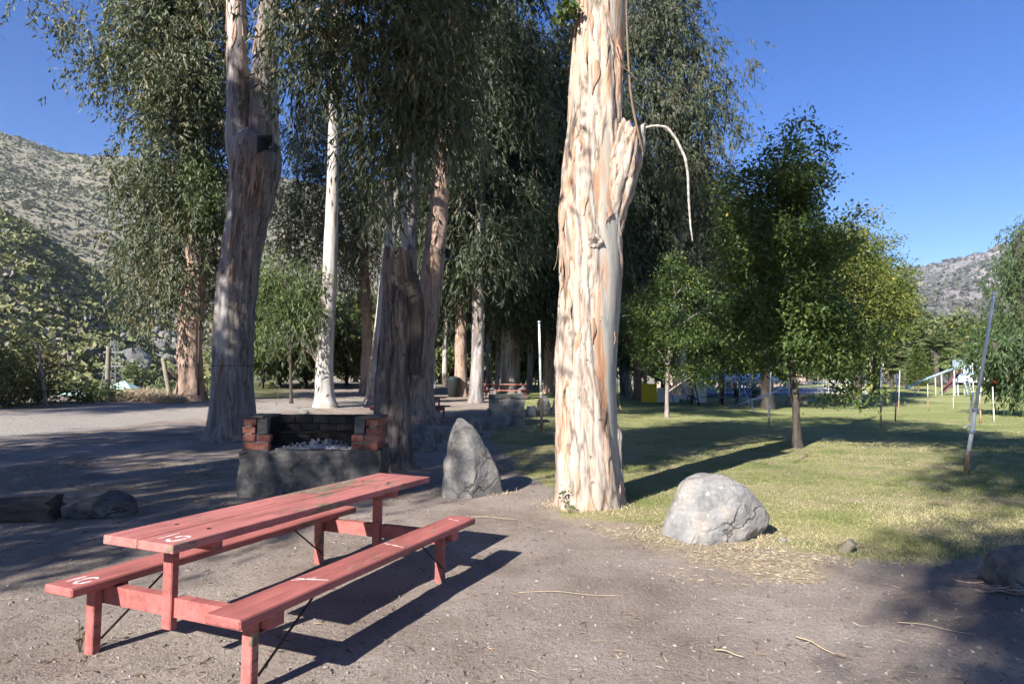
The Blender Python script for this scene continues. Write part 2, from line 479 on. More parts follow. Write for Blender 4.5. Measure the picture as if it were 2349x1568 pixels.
def paintmat(name, pink, dark, bare, amt):
    m, t, b = nt(name)
    c = coords(t, 'Object', (1, 0.35, 1))
    base = ramp(t, noise(t, c, 3.0, 6, 0.7), [(0.36, dark), (0.52, pink), (0.66, tuple(min(1, x * 1.12) for x in pink))])
    grain = noise(t, coords(t, 'Object', (60, 1.6, 60)), 1.0, 5, 0.65)
    base = mix(t, 0.45, base, ramp(t, grain, [(0.36, (0.62, 0.6, 0.58)), (0.55, (1, 1, 1))]), 'MULTIPLY')
    chips = noise(t, coords(t, 'Object', (1, 0.45, 1)), 5.0, 9, 0.74)
    big = noise(t, coords(t, 'Object', (1, 0.6, 1)), 1.7, 3, 0.5)
    f = math_(t, 'ADD', chips, math_(t, 'MULTIPLY', math_(t, 'SUBTRACT', big, 0.5), 0.55))
    worn = ramp(t, f, [(amt, (0, 0, 0)), (amt + 0.035, (1, 1, 1))])
    col = mix(t, worn, base, ramp(t, noise(t, c, 24, 4), [(0.38, bare), (0.55, tuple(x * 1.5 for x in bare)), (0.66, (0.24, 0.25, 0.20))]))
    grime = ramp(t, noise(t, coords(t, 'Object', (7, 0.9, 7)), 2.0, 5, 0.65), [(0.5, (0, 0, 0)), (0.68, (0.65, 0.65, 0.65))])
    col = mix(t, grime, col, tuple(x * 0.42 for x in pink))
    specks = noise(t, coords(t, 'Object', (1, 1, 1)), 60.0, 2, 0.5)
    col = mix(t, ramp(t, specks, [(0.68, (0, 0, 0)), (0.72, (0.8, 0.8, 0.8))]), col, (0.10, 0.06, 0.045))
    t.links.new(col, b.inputs['Base Color'])
    b.inputs['Roughness'].default_value = 0.7
    b.inputs['Specular IOR Level'].default_value = 0.25
    bump(t, b, math_(t, 'SUBTRACT', math_(t, 'MULTIPLY', grain, 0.5), math_(t, 'MULTIPLY', worn, 0.6)), 0.5, 0.003)
    return m
PINK_TOP = paintmat('pink_paint_worn', (0.41, 0.15, 0.135), (0.29, 0.10, 0.088), (0.13, 0.10, 0.065), 0.55)
PINK = paintmat('pink_paint', (0.36, 0.118, 0.105), (0.25, 0.08, 0.07), (0.10, 0.075, 0.05), 0.59)
WHITE_MARK = pmat('white_number_paint', [(0.40, (0.52, 0.24, 0.22)), (0.48, (0.66, 0.62, 0.6)), (0.8, (0.72, 0.7, 0.68))], 26, (1, 1, 1), 0.7, None)
RUSTW = None
def polemat(name, split, rust=(0.30, 0.14, 0.07)):
    m, t, b = nt(name)
    g = t.nodes.new('ShaderNodeTexCoord')
    sp = t.nodes.new('ShaderNodeSeparateXYZ'); t.links.new(g.outputs['Object'], sp.inputs[0])
    n = noise(t, g.outputs['Object'], 7, 5, 0.7)
    f = math_(t, 'ADD', math_(t, 'SUBTRACT', split, sp.outputs[2]), math_(t, 'MULTIPLY', math_(t, 'SUBTRACT', n, 0.5), 1.2))
    col = mix(t, ramp(t, f, [(0.45, (0, 0, 0)), (0.6, (1, 1, 1))]), (0.66, 0.66, 0.64), ramp(t, n, [(0.35, rust), (0.6, (0.42, 0.28, 0.17)), (0.75, (0.55, 0.5, 0.44))]))
    t.links.new(col, b.inputs['Base Color']); b.inputs['Roughness'].default_value = 0.6
    return m
POLE = polemat('pole_white_rusting', 0.9)
POLE2 = polemat('pole_white_rust_below', 1.55)
def flat(name, col, rough=0.6, var=0.15, metal=0.0):
    return pmat(name, [(0.3, tuple(x * (1 - var) for x in col)), (0.7, tuple(min(1, x * (1 + var)) for x in col))], 5, (1, 1, 1), rough, None, metal=metal)
WHITE = flat('white_paint', (0.68, 0.68, 0.67))
BLUE = flat('blue_paint', (0.12, 0.22, 0.42))
LBLUE = flat('pale_blue_paint', (0.30, 0.38, 0.45))
NAVY = flat('dark_blue_steel', (0.02, 0.03, 0.06))
YELLOW = flat('yellow_panel_paint', (0.72, 0.52, 0.02))
MAROON = flat('maroon_slide', (0.13, 0.05, 0.05))
RED = flat('red_paint', (0.5, 0.04, 0.04))
GREENROOF = flat('pale_green_roof', (0.36, 0.52, 0.45))
WALLP = flat('house_wall', (0.32, 0.27, 0.24))
POST = pmat('weathered_post', [(0.3, (0.14, 0.12, 0.09)), (0.7, (0.30, 0.27, 0.20))], 5, (3, 3, 0.5), 0.9, (30, 0.5, 0.01))
STEEL = flat('galvanised_steel', (0.42, 0.43, 0.45), 0.5, 0.2, 0.4)
STICK = flat('dry_stick', (0.34, 0.26, 0.17), 0.8, 0.3)
PYLON = flat('weathered_steel', (0.24, 0.245, 0.25), 0.6, 0.15)
GLASS = flat('dark_glass', (0.03, 0.035, 0.04), 0.15)
BLACKP = flat('dark_speaker_plastic', (0.025, 0.03, 0.032), 0.5)
LOGM = pmat('old_log', [(0.3, (0.04, 0.03, 0.025)), (0.6, (0.12, 0.09, 0.07)), (0.8, (0.22, 0.18, 0.14))], 5, (0.5, 4, 4), 0.9, (26, 0.8, 0.02))
SANDBANK = pmat('earth_bank', [(0.3, (0.30, 0.22, 0.17)), (0.7, (0.46, 0.36, 0.28))], 0.5, (1, 1, 1), 0.95, (2, 0.4, 0.1))

# ------------------------------------------------------------------ ground
def poly_px(pts): return np.array([gp(u, v)[:2] for u, v in pts])
def inside(P, poly):
    x, y = P[:, 0], P[:, 1]
    r = np.zeros(len(P), bool)
    j = len(poly) - 1
    for i in range(len(poly)):
        xi, yi = poly[i]; xj, yj = poly[j]
        c = ((yi > y) != (yj > y)) & (x < (xj - xi) * (y - yi) / (yj - yi + 1e-12) + xi)
        r ^= c; j = i
    return r
def jit(P, amp, sc, seed):
    Q = np.concatenate([P[:, :2] * sc, np.zeros((len(P), 1))], 1)
    return P[:, :2] + amp * np.stack([fbm(Q, seed, 4) - 0.5, fbm(Q + 31.7, seed + 9, 4) - 0.5], 1) * 2
LAWN = np.concatenate([poly_px([(1125, 1010), (1200, 1085), (1280, 1130), (1300, 1185), (1440, 1195), (1560, 1225), (1760, 1250), (1900, 1272), (2060, 1285), (2349, 1280)]),
                       np.array([[14, 4.0], [60, 4.0], [120, 60], [120, 130], [-3, 130], [-1.5, 60], [-0.6, 22]])])
STRAWP = poly_px([(1215, 1165), (1290, 1180), (1440, 1180), (1560, 1220), (1760, 1240), (1880, 1290), (1890, 1345), (1740, 1330), (1600, 1300), (1480, 1262), (1380, 1225), (1290, 1200)])
STRAW2 = poly_px([(60, 1175), (200, 1120), (480, 1085), (545, 1075), (545, 1130), (300, 1160), (80, 1200)])
ROADP = poly_px([(-300, 1010), (0, 948), (240, 928), (480, 924), (860, 916), (960, 915), (870, 932), (700, 940), (480, 952), (200, 990), (0, 1010), (-300, 1060)])
BANKP = poly_px([(1060, 948), (900, 975), (700, 975), (520, 1000), (560, 960), (760, 944), (1000, 928)])

def lawn_mask(P): return inside(jit(P, 0.55, 0.9, 3), LAWN)
def soft(P, poly, amp, sc, seed):
    return np.mean([inside(jit(P, amp, sc, seed + 20 * k), poly) for k in range(3)], axis=0)
na, rr = 500, np.concatenate([np.linspace(0.3, 2.4, 9)[:-1], 2.4 * (1500 / 2.4) ** (np.linspace(0, 1, 205) ** 1.15)])
# finer angular spacing in the direction of view
tt = np.linspace(-1, 1, na, endpoint=False)
ang = math.pi * (0.42 * tt + 0.58 * np.sign(tt) * np.abs(tt) ** 2.4)
X = rr[:, None] * np.sin(ang)[None]; Y = rr[:, None] * np.cos(ang)[None]
gx, gy = X.ravel(), Y.ravel()
gzv = gh(gx, gy)
Pn = np.stack([gx, gy, 0 * gx], 1)
near = 1 - sstep(20, 60, np.hypot(gx, gy))
gzv = gzv + near * (0.05 * (fbm(Pn * 0.7, 5, 3) - 0.5) + 0.022 * (fbm(Pn * 4.0, 6, 3) - 0.5))
far = sstep(60, 200, np.hypot(gx, gy))
gzv = gzv + far * 1.2 * (fbm(Pn * 0.03, 8, 3) - 0.5)
nr = len(rr)
ii, jj = np.meshgrid(np.arange(nr - 1), np.arange(na), indexing='ij')
k0 = ii * na + jj; k1 = ii * na + (jj + 1) % na
GF = np.stack([k0, k1, k1 + na, k0 + na], -1).reshape(-1, 4)[:, ::-1]
GV = np.concatenate([np.stack([gx, gy, gzv], 1), [[0, 0, gz(0, 0)]]])
cen = np.stack([np.full(na, len(GV) - 1), (np.arange(na) + 1) % na, np.arange(na)], 1)[:, ::-1]
P2 = GV[:, :2]
gm, tg, bgr = nt('ground_dirt_and_turf')
cw = coords(tg, 'World')
dn = noise(tg, cw, 0.75, 7, 0.68)
dirt = ramp(tg, dn, [(0.36, (0.225, 0.18, 0.148)), (0.5, (0.31, 0.255, 0.215)), (0.62, (0.375, 0.315, 0.27))])
dfine = noise(tg, cw, 38, 5, 0.75)
dirt = mix(tg, 0.6, dirt, ramp(tg, dfine, [(0.3, (0.42, 0.42, 0.42)), (0.5, (0.82, 0.82, 0.82)), (0.68, (1.15, 1.12, 1.08))]), 'MULTIPLY')
peb = noise(tg, cw, 95, 2, 0.5)
dirt = mix(tg, ramp(tg, peb, [(0.73, (0, 0, 0)), (0.77, (0.5, 0.5, 0.5))]), dirt, (0.46, 0.42, 0.38))
roadc = ramp(tg, noise(tg, cw, 14, 5, 0.7), [(0.3, (0.24, 0.21, 0.185)), (0.7, (0.40, 0.36, 0.32))])
turf = ramp(tg, noise(tg, cw, 1.1, 7, 0.72), [(0.30, (0.15, 0.18, 0.06)), (0.43, (0.24, 0.24, 0.095)), (0.53, (0.34, 0.30, 0.16)), (0.62, (0.37, 0.30, 0.19)), (0.72, (0.29, 0.23, 0.18))])
turf = mix(tg, 0.6, turf, ramp(tg, noise(tg, cw, 26, 5, 0.75), [(0.3, (0.40, 0.42, 0.40)), (0.6, (1.05, 1.05, 1.0))]), 'MULTIPLY')
farlawn = mix(tg, 0.5, ramp(tg, noise(tg, coords(tg, 'World', (0.12, 0.5, 1)), 1.0, 5, 0.6), [(0.38, (0.17, 0.22, 0.07)), (0.52, (0.25, 0.275, 0.10)), (0.62, (0.36, 0.32, 0.17))]), ramp(tg, noise(tg, cw, 9, 4, 0.7), [(0.38, (0.15, 0.19, 0.055)), (0.62, (0.32, 0.31, 0.14))]))
turf = mix(tg, attr(tg, 'far'), turf, farlawn)
strawc = ramp(tg, noise(tg, cw, 30, 5, 0.75), [(0.3, (0.17, 0.12, 0.085)), (0.5, (0.36, 0.28, 0.17)), (0.7, (0.50, 0.41, 0.26))])
edge_n = math_(tg, 'MULTIPLY', math_(tg, 'SUBTRACT', noise(tg, cw, 6, 5, 0.7), 0.5), 1.3)
def soften(a): return ramp(tg, math_(tg, 'ADD', a, edge_n), [(0.35, (0, 0, 0)), (0.65, (1, 1, 1))])
c1 = mix(tg, soften(attr(tg, 'road')), dirt, roadc)
c1 = mix(tg, soften(attr(tg, 'lawn')), c1, turf)
c1 = mix(tg, math_(tg, 'MULTIPLY', soften(attr(tg, 'straw')), 0.32), c1, strawc)
wild = ramp(tg, noise(tg, cw, 0.25, 5, 0.6), [(0.3, (0.06, 0.075, 0.03)), (0.5, (0.11, 0.12, 0.05)), (0.7, (0.24, 0.20, 0.13))])
c1 = mix(tg, attr(tg, 'wild'), c1, wild)
tg.links.new(c1, bgr.inputs['Base Color'])
bgr.inputs['Roughness'].default_value = 0.95
bgr.inputs['Specular IOR Level'].default_value = 0.15
bump(tg, bgr, math_(tg, 'ADD', noise(tg, cw, 22, 6, 0.75), math_(tg, 'MULTIPLY', noise(tg, cw, 70, 4, 0.7), 0.45)), 0.9, 0.035)
qv = P2[:, 0] / np.maximum(P2[:, 1], 1)
dd = np.hypot(P2[:, 0], P2[:, 1])
wild_a = np.maximum(sstep(-0.3, -0.38, qv) * sstep(26.5, 31, P2[:, 1] + 18 * sstep(-0.5, -0.36, qv) * 0.0), sstep(130, 170, dd)) * 1.0
lawn_a = 0.5 * soft(P2, LAWN, 0.55, 0.9, 3) + 0.5 * soft(P2, LAWN, 1.0, 0.5, 63)
straw_a = np.maximum(soft(P2, STRAWP, 0.35, 1.6, 4), 0.8 * soft(P2, STRAW2, 0.6, 1.0, 7))
straw_a = np.maximum(straw_a, 0.55 * soft(P2, BANKP, 1.0, 0.5, 2))
ground = obj('ground', mk('ground', GV, [GF, cen], gm, True, {
    'lawn': ('POINT', lawn_a), 'straw': ('POINT', straw_a), 'road': ('POINT', soft(P2, ROADP, 0.8, 0.4, 12)),
    'far': ('POINT', sstep(16, 34, dd)), 'wild': ('POINT', wild_a)}))
tag(ground, kind='structure')

# ------------------------------------------------------------------ hills
def hill(name, ridge, r0, r1, z0, nu, nv, amp, seed, mat, power=1.0, ext=260):
    """ridge: (u, v) of the skyline in the picture; the slope climbs from radius r0 to the ridge at r1"""
    us = np.linspace(ridge[0][0], ridge[-1][0], nu)
    vs = np.interp(us, [p[0] for p in ridge], [p[1] for p in ridge])
    D = np.array([ray(u, v) for u, v in zip(us, vs)])
    az = np.arctan2(D[:, 0], D[:, 1]); el = D[:, 2] / np.hypot(D[:, 0], D[:, 1])
    t = np.linspace(0, 1.6, nv)
    T, A = np.meshgrid(t, az, indexing='ij')
    E = np.broadcast_to(el, T.shape)
    R = r0 + (r1 - r0) * T
    top = HC + E * r1
    Z = np.where(T <= 1, z0 + (top - z0) * T ** power, top - (T - 1) * (r1 - r0) * 0.35)
    Xh = R * np.sin(A); Yh = R * np.cos(A)
    Q = np.stack([Xh.ravel(), Yh.ravel(), 0 * Xh.ravel()], 1)
    n = (fbm(Q / (ext * 0.35), seed, 5) - 0.5)
    rid = np.abs(fbm(Q / (ext * 0.6) + 3.3, seed + 3, 4) - 0.5)
    w = (np.clip(T, 0, 1) * (1 - 0.75 * np.clip(T, 0, 1) ** 6)).ravel()
    Zf = Z.ravel() + amp * (n * 1.5 - rid * 0.8 + 0.12) * w
    Zf = Zf + 0.03 * amp * (fbm(Q / (ext * 0.02), seed + 5, 3) - 0.5)
    V = np.stack([Q[:, 0], Q[:, 1], Zf], 1)
    ii, jj = np.meshgrid(np.arange(nv - 1), np.arange(nu - 1), indexing='ij')
    k = ii * nu + jj
    F = np.stack([k, k + 1, k + nu + 1, k + nu], -1).reshape(-1, 4)
    o = tag(obj(name, mk(name, V, F, mat, True)), kind='structure')
    return o, V.reshape(nv, nu, 3)
def leaf_arrays(C, D, S, L, W):
    """one four-cornered leaf per row"""
    n = len(C)
    L = np.broadcast_to(L, (n,))[:, None]; W = np.broadcast_to(W, (n,))[:, None]
    Nn = np.cross(D, S)
    V = np.stack([C, C + 0.42 * L * D + 0.5 * W * S, C + L * D + 0.1 * L * Nn, C + 0.42 * L * D - 0.5 * W * S], 1).reshape(-1, 3)
    F = np.arange(n * 4).reshape(n, 4)
    return V, F
def unit(A): return A / (np.linalg.norm(A, axis=1)[:, None] + 1e-9)
HILLM = pmat('dry_hillside', [(0.36, (0.13, 0.118, 0.088)), (0.5, (0.18, 0.162, 0.12)), (0.64, (0.225, 0.20, 0.15))], 0.02, (1, 1, 1), 0.95, (0.12, 0.5, 1.5), 'World', 7)
HILLN = pmat('scrubby_hillside', [(0.3, (0.10, 0.09, 0.06)), (0.5, (0.21, 0.17, 0.115)), (0.7, (0.32, 0.26, 0.18))], 0.05, (1, 1, 1), 0.95, (0.3, 0.5, 1.0), 'World', 7)
HILLR = pmat('far_mountain', [(0.36, (0.11, 0.105, 0.11)), (0.5, (0.165, 0.15, 0.15)), (0.64, (0.24, 0.205, 0.195))], 0.008, (1, 1, 1), 0.95, (0.05, 0.6, 4), 'World', 8)
_, HF = hill('far_hillside', [(-500, 250), (0, 305), (60, 322), (130, 345), (200, 357), (290, 362), (400, 372), (520, 390), (650, 405), (800, 440), (1000, 500), (1250, 600), (1500, 700)], 330, 760, -4, 190, 80, 36, 11, HILLM, 0.95, 300)
_, HN = hill('near_hillside', [(-500, 300), (-200, 400), (0, 478), (60, 505), (130, 562), (200, 610), (270, 668), (340, 720), (430, 765), (560, 800), (700, 840), (900, 868)], 105, 300, -9.5, 180, 80, 14, 21, HILLN, 0.85, 110)
_, HR = hill('distant_mountain', [(1500, 760), (1800, 690), (1950, 640), (2040, 612), (2110, 598), (2190, 578), (2260, 560), (2350, 535), (2600, 480), (2900, 430)], 700, 1500, -4, 140, 60, 120, 31, HILLR, 1.0, 520)
_, HR2 = hill('lower_mountain_spur', [(1700, 850), (1950, 760), (2060, 690), (2120, 668), (2200, 640), (2270, 650), (2400, 665), (2700, 640)], 380, 820, -4, 120, 50, 60, 41, HILLR, 1.0, 300)
def scrub(name, H, n, size, seed, mat, per, tmax, dens_sc, cut, label, cols=(0, 1), leaf=0.6):
    rng = np.random.RandomState(seed)
    nv, nu, _ = H.shape
    tmax = int(nv * tmax)
    a = rng.rand(n * 3) * (tmax - 1); b = (cols[0] + (cols[1] - cols[0]) * rng.rand(n * 3)) * (nu - 1.001)
    i = a.astype(int); j = b.astype(int); fa = (a - i)[:, None]; fb = (b - j)[:, None]
    C = H[i, j] * (1 - fa) * (1 - fb) + H[i + 1, j] * fa * (1 - fb) + H[i, j + 1] * (1 - fa) * fb + H[i + 1, j + 1] * fa * fb
    d = fbm(C * dens_sc, seed + 1, 4)
    C = C[d > cut][:n]
    k = len(C)
    s = size * (0.45 + rng.rand(k) ** 2 * 1.3)
    tone = np.clip(0.25 + 0.5 * rng.rand(k) + 0.6 * (fbm(C * dens_sc * 2, seed + 5, 3) - 0.5), 0, 1)
    tone[rng.rand(k) < 0.12] = 1.0
    C = np.repeat(C, per, 0); s = np.repeat(s, per); tone = np.repeat(tone, per)
    o = unit(rng.normal(size=(k * per, 3))); o[:, 2] = np.abs(o[:, 2])
    D = unit(o + 0.5 * rng.normal(size=o.shape)); S = unit(np.cross(D, rng.normal(size=o.shape)))
    Lr = s * leaf * (0.7 + 0.6 * rng.rand(len(s)))
    V, F = leaf_arrays(C + o * s[:, None] * np.array([0.55, 0.55, 0.5]) - D * Lr[:, None] * 0.5, D, S, Lr, Lr * 0.9)
    tone = np.clip(tone + 0.12 * rng.normal(size=len(tone)), 0, 1)
    return tag(obj(name, mk(name, V, F, mat, False, {'rnd': ('FACE', tone)})), label, 'scrub', kind='stuff')
scrub('far_hillside_scrub', HF, 18000, 2.3, 51, L_SCRUBF, 5, 0.68, 0.012, 0.30, 'small round scrub bushes dotting the tall dry hillside', (0.02, 0.66), 0.8)
scrub('near_hillside_scrub', HN, 10500, 1.9, 52, L_SCRUB, 16, 0.70, 0.03, 0.22, 'dense olive green scrub covering the lower hillside', (0.02, 0.88), 0.48)
scrub('mountain_scrub', HR, 9000, 6.0, 53, L_SCRUBM, 4, 0.68, 0.006, 0.42, 'dark scrub patches on the distant bluish mountain', (0.2, 0.98), 0.8)
scrub('spur_scrub', HR2, 7000, 3.6, 54, L_SCRUBM, 4, 0.68, 0.01, 0.42, 'scrub patches on the lower mountain spur', (0.2, 0.98), 0.8)

# ------------------------------------------------------------------ tree builders
def trunk_arrays(path, K, M, seed, rough=0.02, flare=0.0, barkness=0.5, jag=0.0, ridge=9.0, side=None, bumps=()):
    """path rows x,y,z,radius. Returns arrays and a surface sampler"""
    P = smooth_path(path, M)
    C, R = P[:, :3], np.maximum(P[:, 3], 0.004)
    T, E1, E2 = frames(C)
    th = np.arange(K) * 2 * math.pi / K
    s = np.concatenate([[0], np.cumsum(np.linalg.norm(np.diff(C, axis=0), axis=1))])
    TH, S = np.meshgrid(th, s)
    r0 = float(np.median(R))
    co, si = np.cos(TH).ravel(), np.sin(TH).ravel()
    Rr = np.repeat(R, K)
    Sf = S.ravel()
    tw = Sf * 0.25
    Q = np.stack([np.cos(TH.ravel() + tw) * r0, np.sin(TH.ravel() + tw) * r0, Sf], 1)
    low = fbm(Q * np.array([2.2, 2.2, 0.8]), seed, 3) - 0.5
    b = fbm(Q * np.array([3.2, 3.2, 0.55]) + 7.7, seed + 4, 4)
    b = b + (barkness - 0.5)
    if side is not None:
        # E1/E2 directions: more bark towards a given world direction
        Nx = co[:, None] * np.repeat(E1, K, 0) + si[:, None] * np.repeat(E2, K, 0)
        b = b + 0.22 * (Nx @ np.array(side))
    b = b + 0.22 * np.exp(-Sf / 0.45) * (flare > 0)
    bm = sstep(0.44, 0.54, b)
    rid = np.abs(fbm(Q * np.array([ridge, ridge, 1.0]) + 3.1, seed + 8, 4) - 0.5) * 2
    flake = fbm(Q * np.array([ridge * 1.6, ridge * 1.6, 2.6]) + 9.1, seed + 12, 3)
    disp = Rr * 0.16 * low + rough * bm * (0.35 + 1.3 * np.clip(rid * 1.8, 0, 1) + 0.9 * (flake - 0.5)) + 0.12 * rough * (fbm(Q * 12, seed + 2, 2) - 0.5)
    fl = fbm(Q * np.array([ridge * 0.85, ridge * 0.85, 1.3]) + 21.3, seed + 15, 3)
    plate = sstep(0.485, 0.515, fl)
    disp = disp + rough * 0.55 * plate * np.clip(bm + 0.15, 0, 1)
    edge_ = np.exp(-((fl - 0.482) / 0.012) ** 2)
    if flare > 0:
        lob = 0.55 + 0.9 * fbm(np.stack([np.cos(TH.ravel()) * 2.1, np.sin(TH.ravel()) * 2.1, 0 * Sf], 1) + 5.5, seed + 6, 2) ** 2 * 2
        disp = disp + flare * np.exp(-Sf / (flare * 1.5 + 0.06)) * lob
    for (bth, bs, br, bh) in bumps:
        da = np.angle(np.exp(1j * (TH.ravel() - bth))) * r0
        dd2 = (da ** 2 + (Sf - bs) ** 2) / br ** 2
        disp = disp + bh * np.exp(-dd2)
    V = np.repeat(C, K, 0) + (Rr + disp)[:, None] * (co[:, None] * np.repeat(E1, K, 0) + si[:, None] * np.repeat(E2, K, 0))
    if jag > 0:
        last = slice((M - 1) * K, M * K)
        for q, wq in [(q_, 1 - (q_ - 1) / 9.0) for q_ in range(1, 10)]:
            sl = slice((M - q) * K, (M - q + 1) * K)
            h = vn(np.stack([np.cos(th) * 2.8, np.sin(th) * 2.8, 0 * th], 1), seed + 33) + 0.5 * vn(np.stack([np.cos(th) * 7, np.sin(th) * 7, 0 * th], 1), seed + 34)
            V[sl, 2] += jag * wq * (h - 0.6)
    ii, jj = np.meshgrid(np.arange(M - 1), np.arange(K), indexing='ij')
    k0 = ii * K + jj; k1 = ii * K + (jj + 1) % K
    F = np.stack([k0, k1, k1 + K, k0 + K], -1).reshape(-1, 4)
    ridc = np.where(bm > 0.5, np.clip(rid * 2.4, 0, 1) * (1 - 0.9 * edge_), 1 - 0.55 * edge_)
    def surf(frac, theta, out=0.0):
        i = min(M - 1, max(0, int(frac * (M - 1)))); j = int((theta / (2 * math.pi) % 1) * K) % K
        n = math.cos(th[j]) * E1[i] + math.sin(th[j]) * E2[i]
        return V[i * K + j] + n * out, n, T[i]
    return V, F, {'bark': ('POINT', b), 'rid': ('POINT', ridc)}, surf
def facing(surfn, frac, direction):
    """angle of the surface whose normal is nearest to a direction"""
    best, bt = -9, 0
    for k in range(48):
        _, n, _ = surfn(frac, k * 2 * math.pi / 48)
        d = float(n @ np.array(direction))
        if d > best: best, bt = d, k * 2 * math.pi / 48
    return bt
def px_path(rows, Y, dys=None):
    """rows (u, v, width) at distance Y -> x,y,z,radius"""
    out = []
    for i, r in enumerate(rows):
        y = Y + (dys[i] if dys else (r[3] if len(r) > 3 else 0))
        p = at(r[0], r[1], y)
        out.append([p[0], p[1], p[2], 0.5 * r[2] * y / FPX])
    return out
def ribbons(parent, surfn, rng, n, frange, thc, thspread, length, width, mat=STRIP, curl=0.12):
    """loose strips of bark hanging off a trunk, each its own part"""
    for k in range(n):
        fr = rng.uniform(*frange); th = thc + rng.normal() * thspread
        p, nn, tg_ = surfn(fr, th, 0.004)
        side = np.cross(nn, tg_); side /= np.linalg.norm(side)
        Ls = length * rng.uniform(0.4, 1.3); w = width * rng.uniform(0.5, 1.4)
        m = 9
        t = np.linspace(0, 1, m)
        c = rng.uniform(0.2, 1.0) * curl; sw = rng.normal() * 0.10; tw = rng.normal() * 0.7
        Cc = p[None] - tg_[None] * (t * Ls)[:, None] + nn[None] * (c * Ls * t ** 2 + 0.006)[:, None] + side[None] * (sw * Ls * t ** 2 + 0.012 * np.sin(t * 7 + k))[:, None]
        wd = w * (0.25 + 0.75 * np.sin(np.clip(t * 1.15 + 0.12, 0, 1) * math.pi) ** 0.7) * 0.5
        a = tw * t
        Sd = side[None] * np.cos(a)[:, None] + nn[None] * np.sin(a)[:, None]
        Nd = nn[None] * np.cos(a)[:, None] - side[None] * np.sin(a)[:, None]
        thk = 0.004
        V = np.concatenate([Cc + Sd * wd[:, None], Cc + Nd * (thk + 0.25 * wd[:, None]), Cc - Sd * wd[:, None], Cc - Nd * 0.0 + Nd * (0.1 * wd[:, None])])
        F = []
        for i in range(m - 1):
            for q in range(4):
                q2 = (q + 1) % 4
                F.append((q * m + i, q2 * m + i, q2 * m + i + 1, q * m + i + 1))
        wpart('bark_strip', V, np.array(F), mat, parent)
def limb(parent, pts, mat=BK_GREY, K=8, M=16, name='limb', seed=1):
    V, F, A, _ = trunk_arrays(pts, K, M, seed, 0.008, 0, 0.45)
    return wpart(name, V, F, mat, parent, True, A)
DENS = 2.2
def sample_ells(ells, Y, n, rng, ry=None, shell=2.2):
    """ellipsoids (u, v, ru, rv[, dy]) in the picture at distance Y -> clump centres and outward directions"""
    n = int(n * DENS)
    vol = np.array([e[2] * e[3] * math.sqrt(e[2] * e[3]) for e in ells]); vol = vol / vol.sum()
    Cs, Os = [], []
    for e, f in zip(ells, vol):
        k = max(3, int(round(n * f)))
        y = Y + (e[4] if len(e) > 4 else 0)
        c = at(e[0], e[1], y)
        r = np.array([e[2] * y / FPX, (ry if ry else e[2] * y / FPX), e[3] * y / FPX])
        d = unit(rng.normal(size=(k, 3))) * (rng.rand(k) ** (1 / shell))[:, None]
        Cs.append(c + d * r); Os.append(d)
    return np.concatenate(Cs), np.concatenate(Os)
def euca(C, O, rng, twigs=5, leaves=12, spread=0.35, tl=0.8, L=0.2, W=0.035, droop=0.8, tone=0.5):
    """hanging eucalyptus sprays round every clump centre"""
    n = len(C)
    ctone = np.clip(rng.normal(tone, 0.17, n), 0, 1)
    P0 = np.repeat(C, twigs, 0) + rng.normal(size=(n * twigs, 3)) * spread
    Od = np.repeat(O, twigs, 0)
    out = unit(Od * 0.9 + rng.normal(size=P0.shape) * 0.7 + np.array([0, 0, -0.1]))
    ln = tl * (0.5 + rng.rand(len(P0)))
    k = leaves
    s = rng.rand(len(P0), k)
    pos = P0[:, None] + out[:, None] * (s * ln[:, None] * 0.75)[..., None] + np.array([0, 0, -1.0]) * (s ** 2 * ln[:, None] * droop)[..., None]
    pos = (pos + rng.normal(size=pos.shape) * 0.05).reshape(-1, 3)
    D = unit(np.repeat(out, k, 0) * 0.45 + rng.normal(size=pos.shape) * 0.42 + np.array([0, 0, -1.05 * droop]))
    S = unit(np.cross(D, rng.normal(size=D.shape)))
    Ls = L * (0.6 + 0.7 * rng.rand(len(D)))
    V, F = leaf_arrays(pos, D, S, Ls, W * (0.7 + 0.6 * rng.rand(len(D))))
    rn = np.clip(np.repeat(ctone, twigs * k) + rng.normal(size=len(D)) * 0.17, 0, 0.97)
    rn[rng.rand(len(D)) < 0.012] = 1.0
    return V, F, {'rnd': ('FACE', rn)}
def broad(C, O, rng, leaves=50, spread=0.4, L=0.13, W=0.06, tone=0.45, flat=0.5):
    """leafy clumps of a broadleaved crown"""
    n = len(C)
    ctone = np.clip(rng.normal(tone, 0.16, n), 0, 1)
    pos = np.repeat(C, leaves, 0) + rng.normal(size=(n * leaves, 3)) * spread * np.array([1, 1, 0.75])
    Od = np.repeat(O, leaves, 0)
    D = unit(Od * 0.6 + rng.normal(size=pos.shape) + np.array([0, 0, -0.35]))
    S = unit(np.cross(D, np.array([0, 0, 1.0]) * flat + rng.normal(size=D.shape) * 0.6))
    Ls = L * (0.6 + 0.8 * rng.rand(len(D)))
    V, F = leaf_arrays(pos, D, S, Ls, Ls * W / L)
    rn = np.clip(np.repeat(ctone, leaves) + rng.normal(size=len(D)) * 0.13, 0, 0.95)
    rn[rng.rand(len(D)) < 0.03] = 1.0
    return V, F, {'rnd': ('FACE', rn)}
def twigs_mesh(C, root, rng, n, r=0.012, mid=0.3):
    """thin bare branches from a root point out to some of the clumps"""
    mb = MB()
    for c in C[rng.permutation(len(C))[:n]]:
        m = (root + c) / 2 + rng.normal(size=3) * mid * 0.5 + np.array([0, 0, mid])
        pts = smooth_path(np.array([root, m, c]), 8)
        mb.tube(pts, np.linspace(r * 2, r * 0.5, 8), 4, False)
    return mb

def hbase(u, v): return gp(u, v)

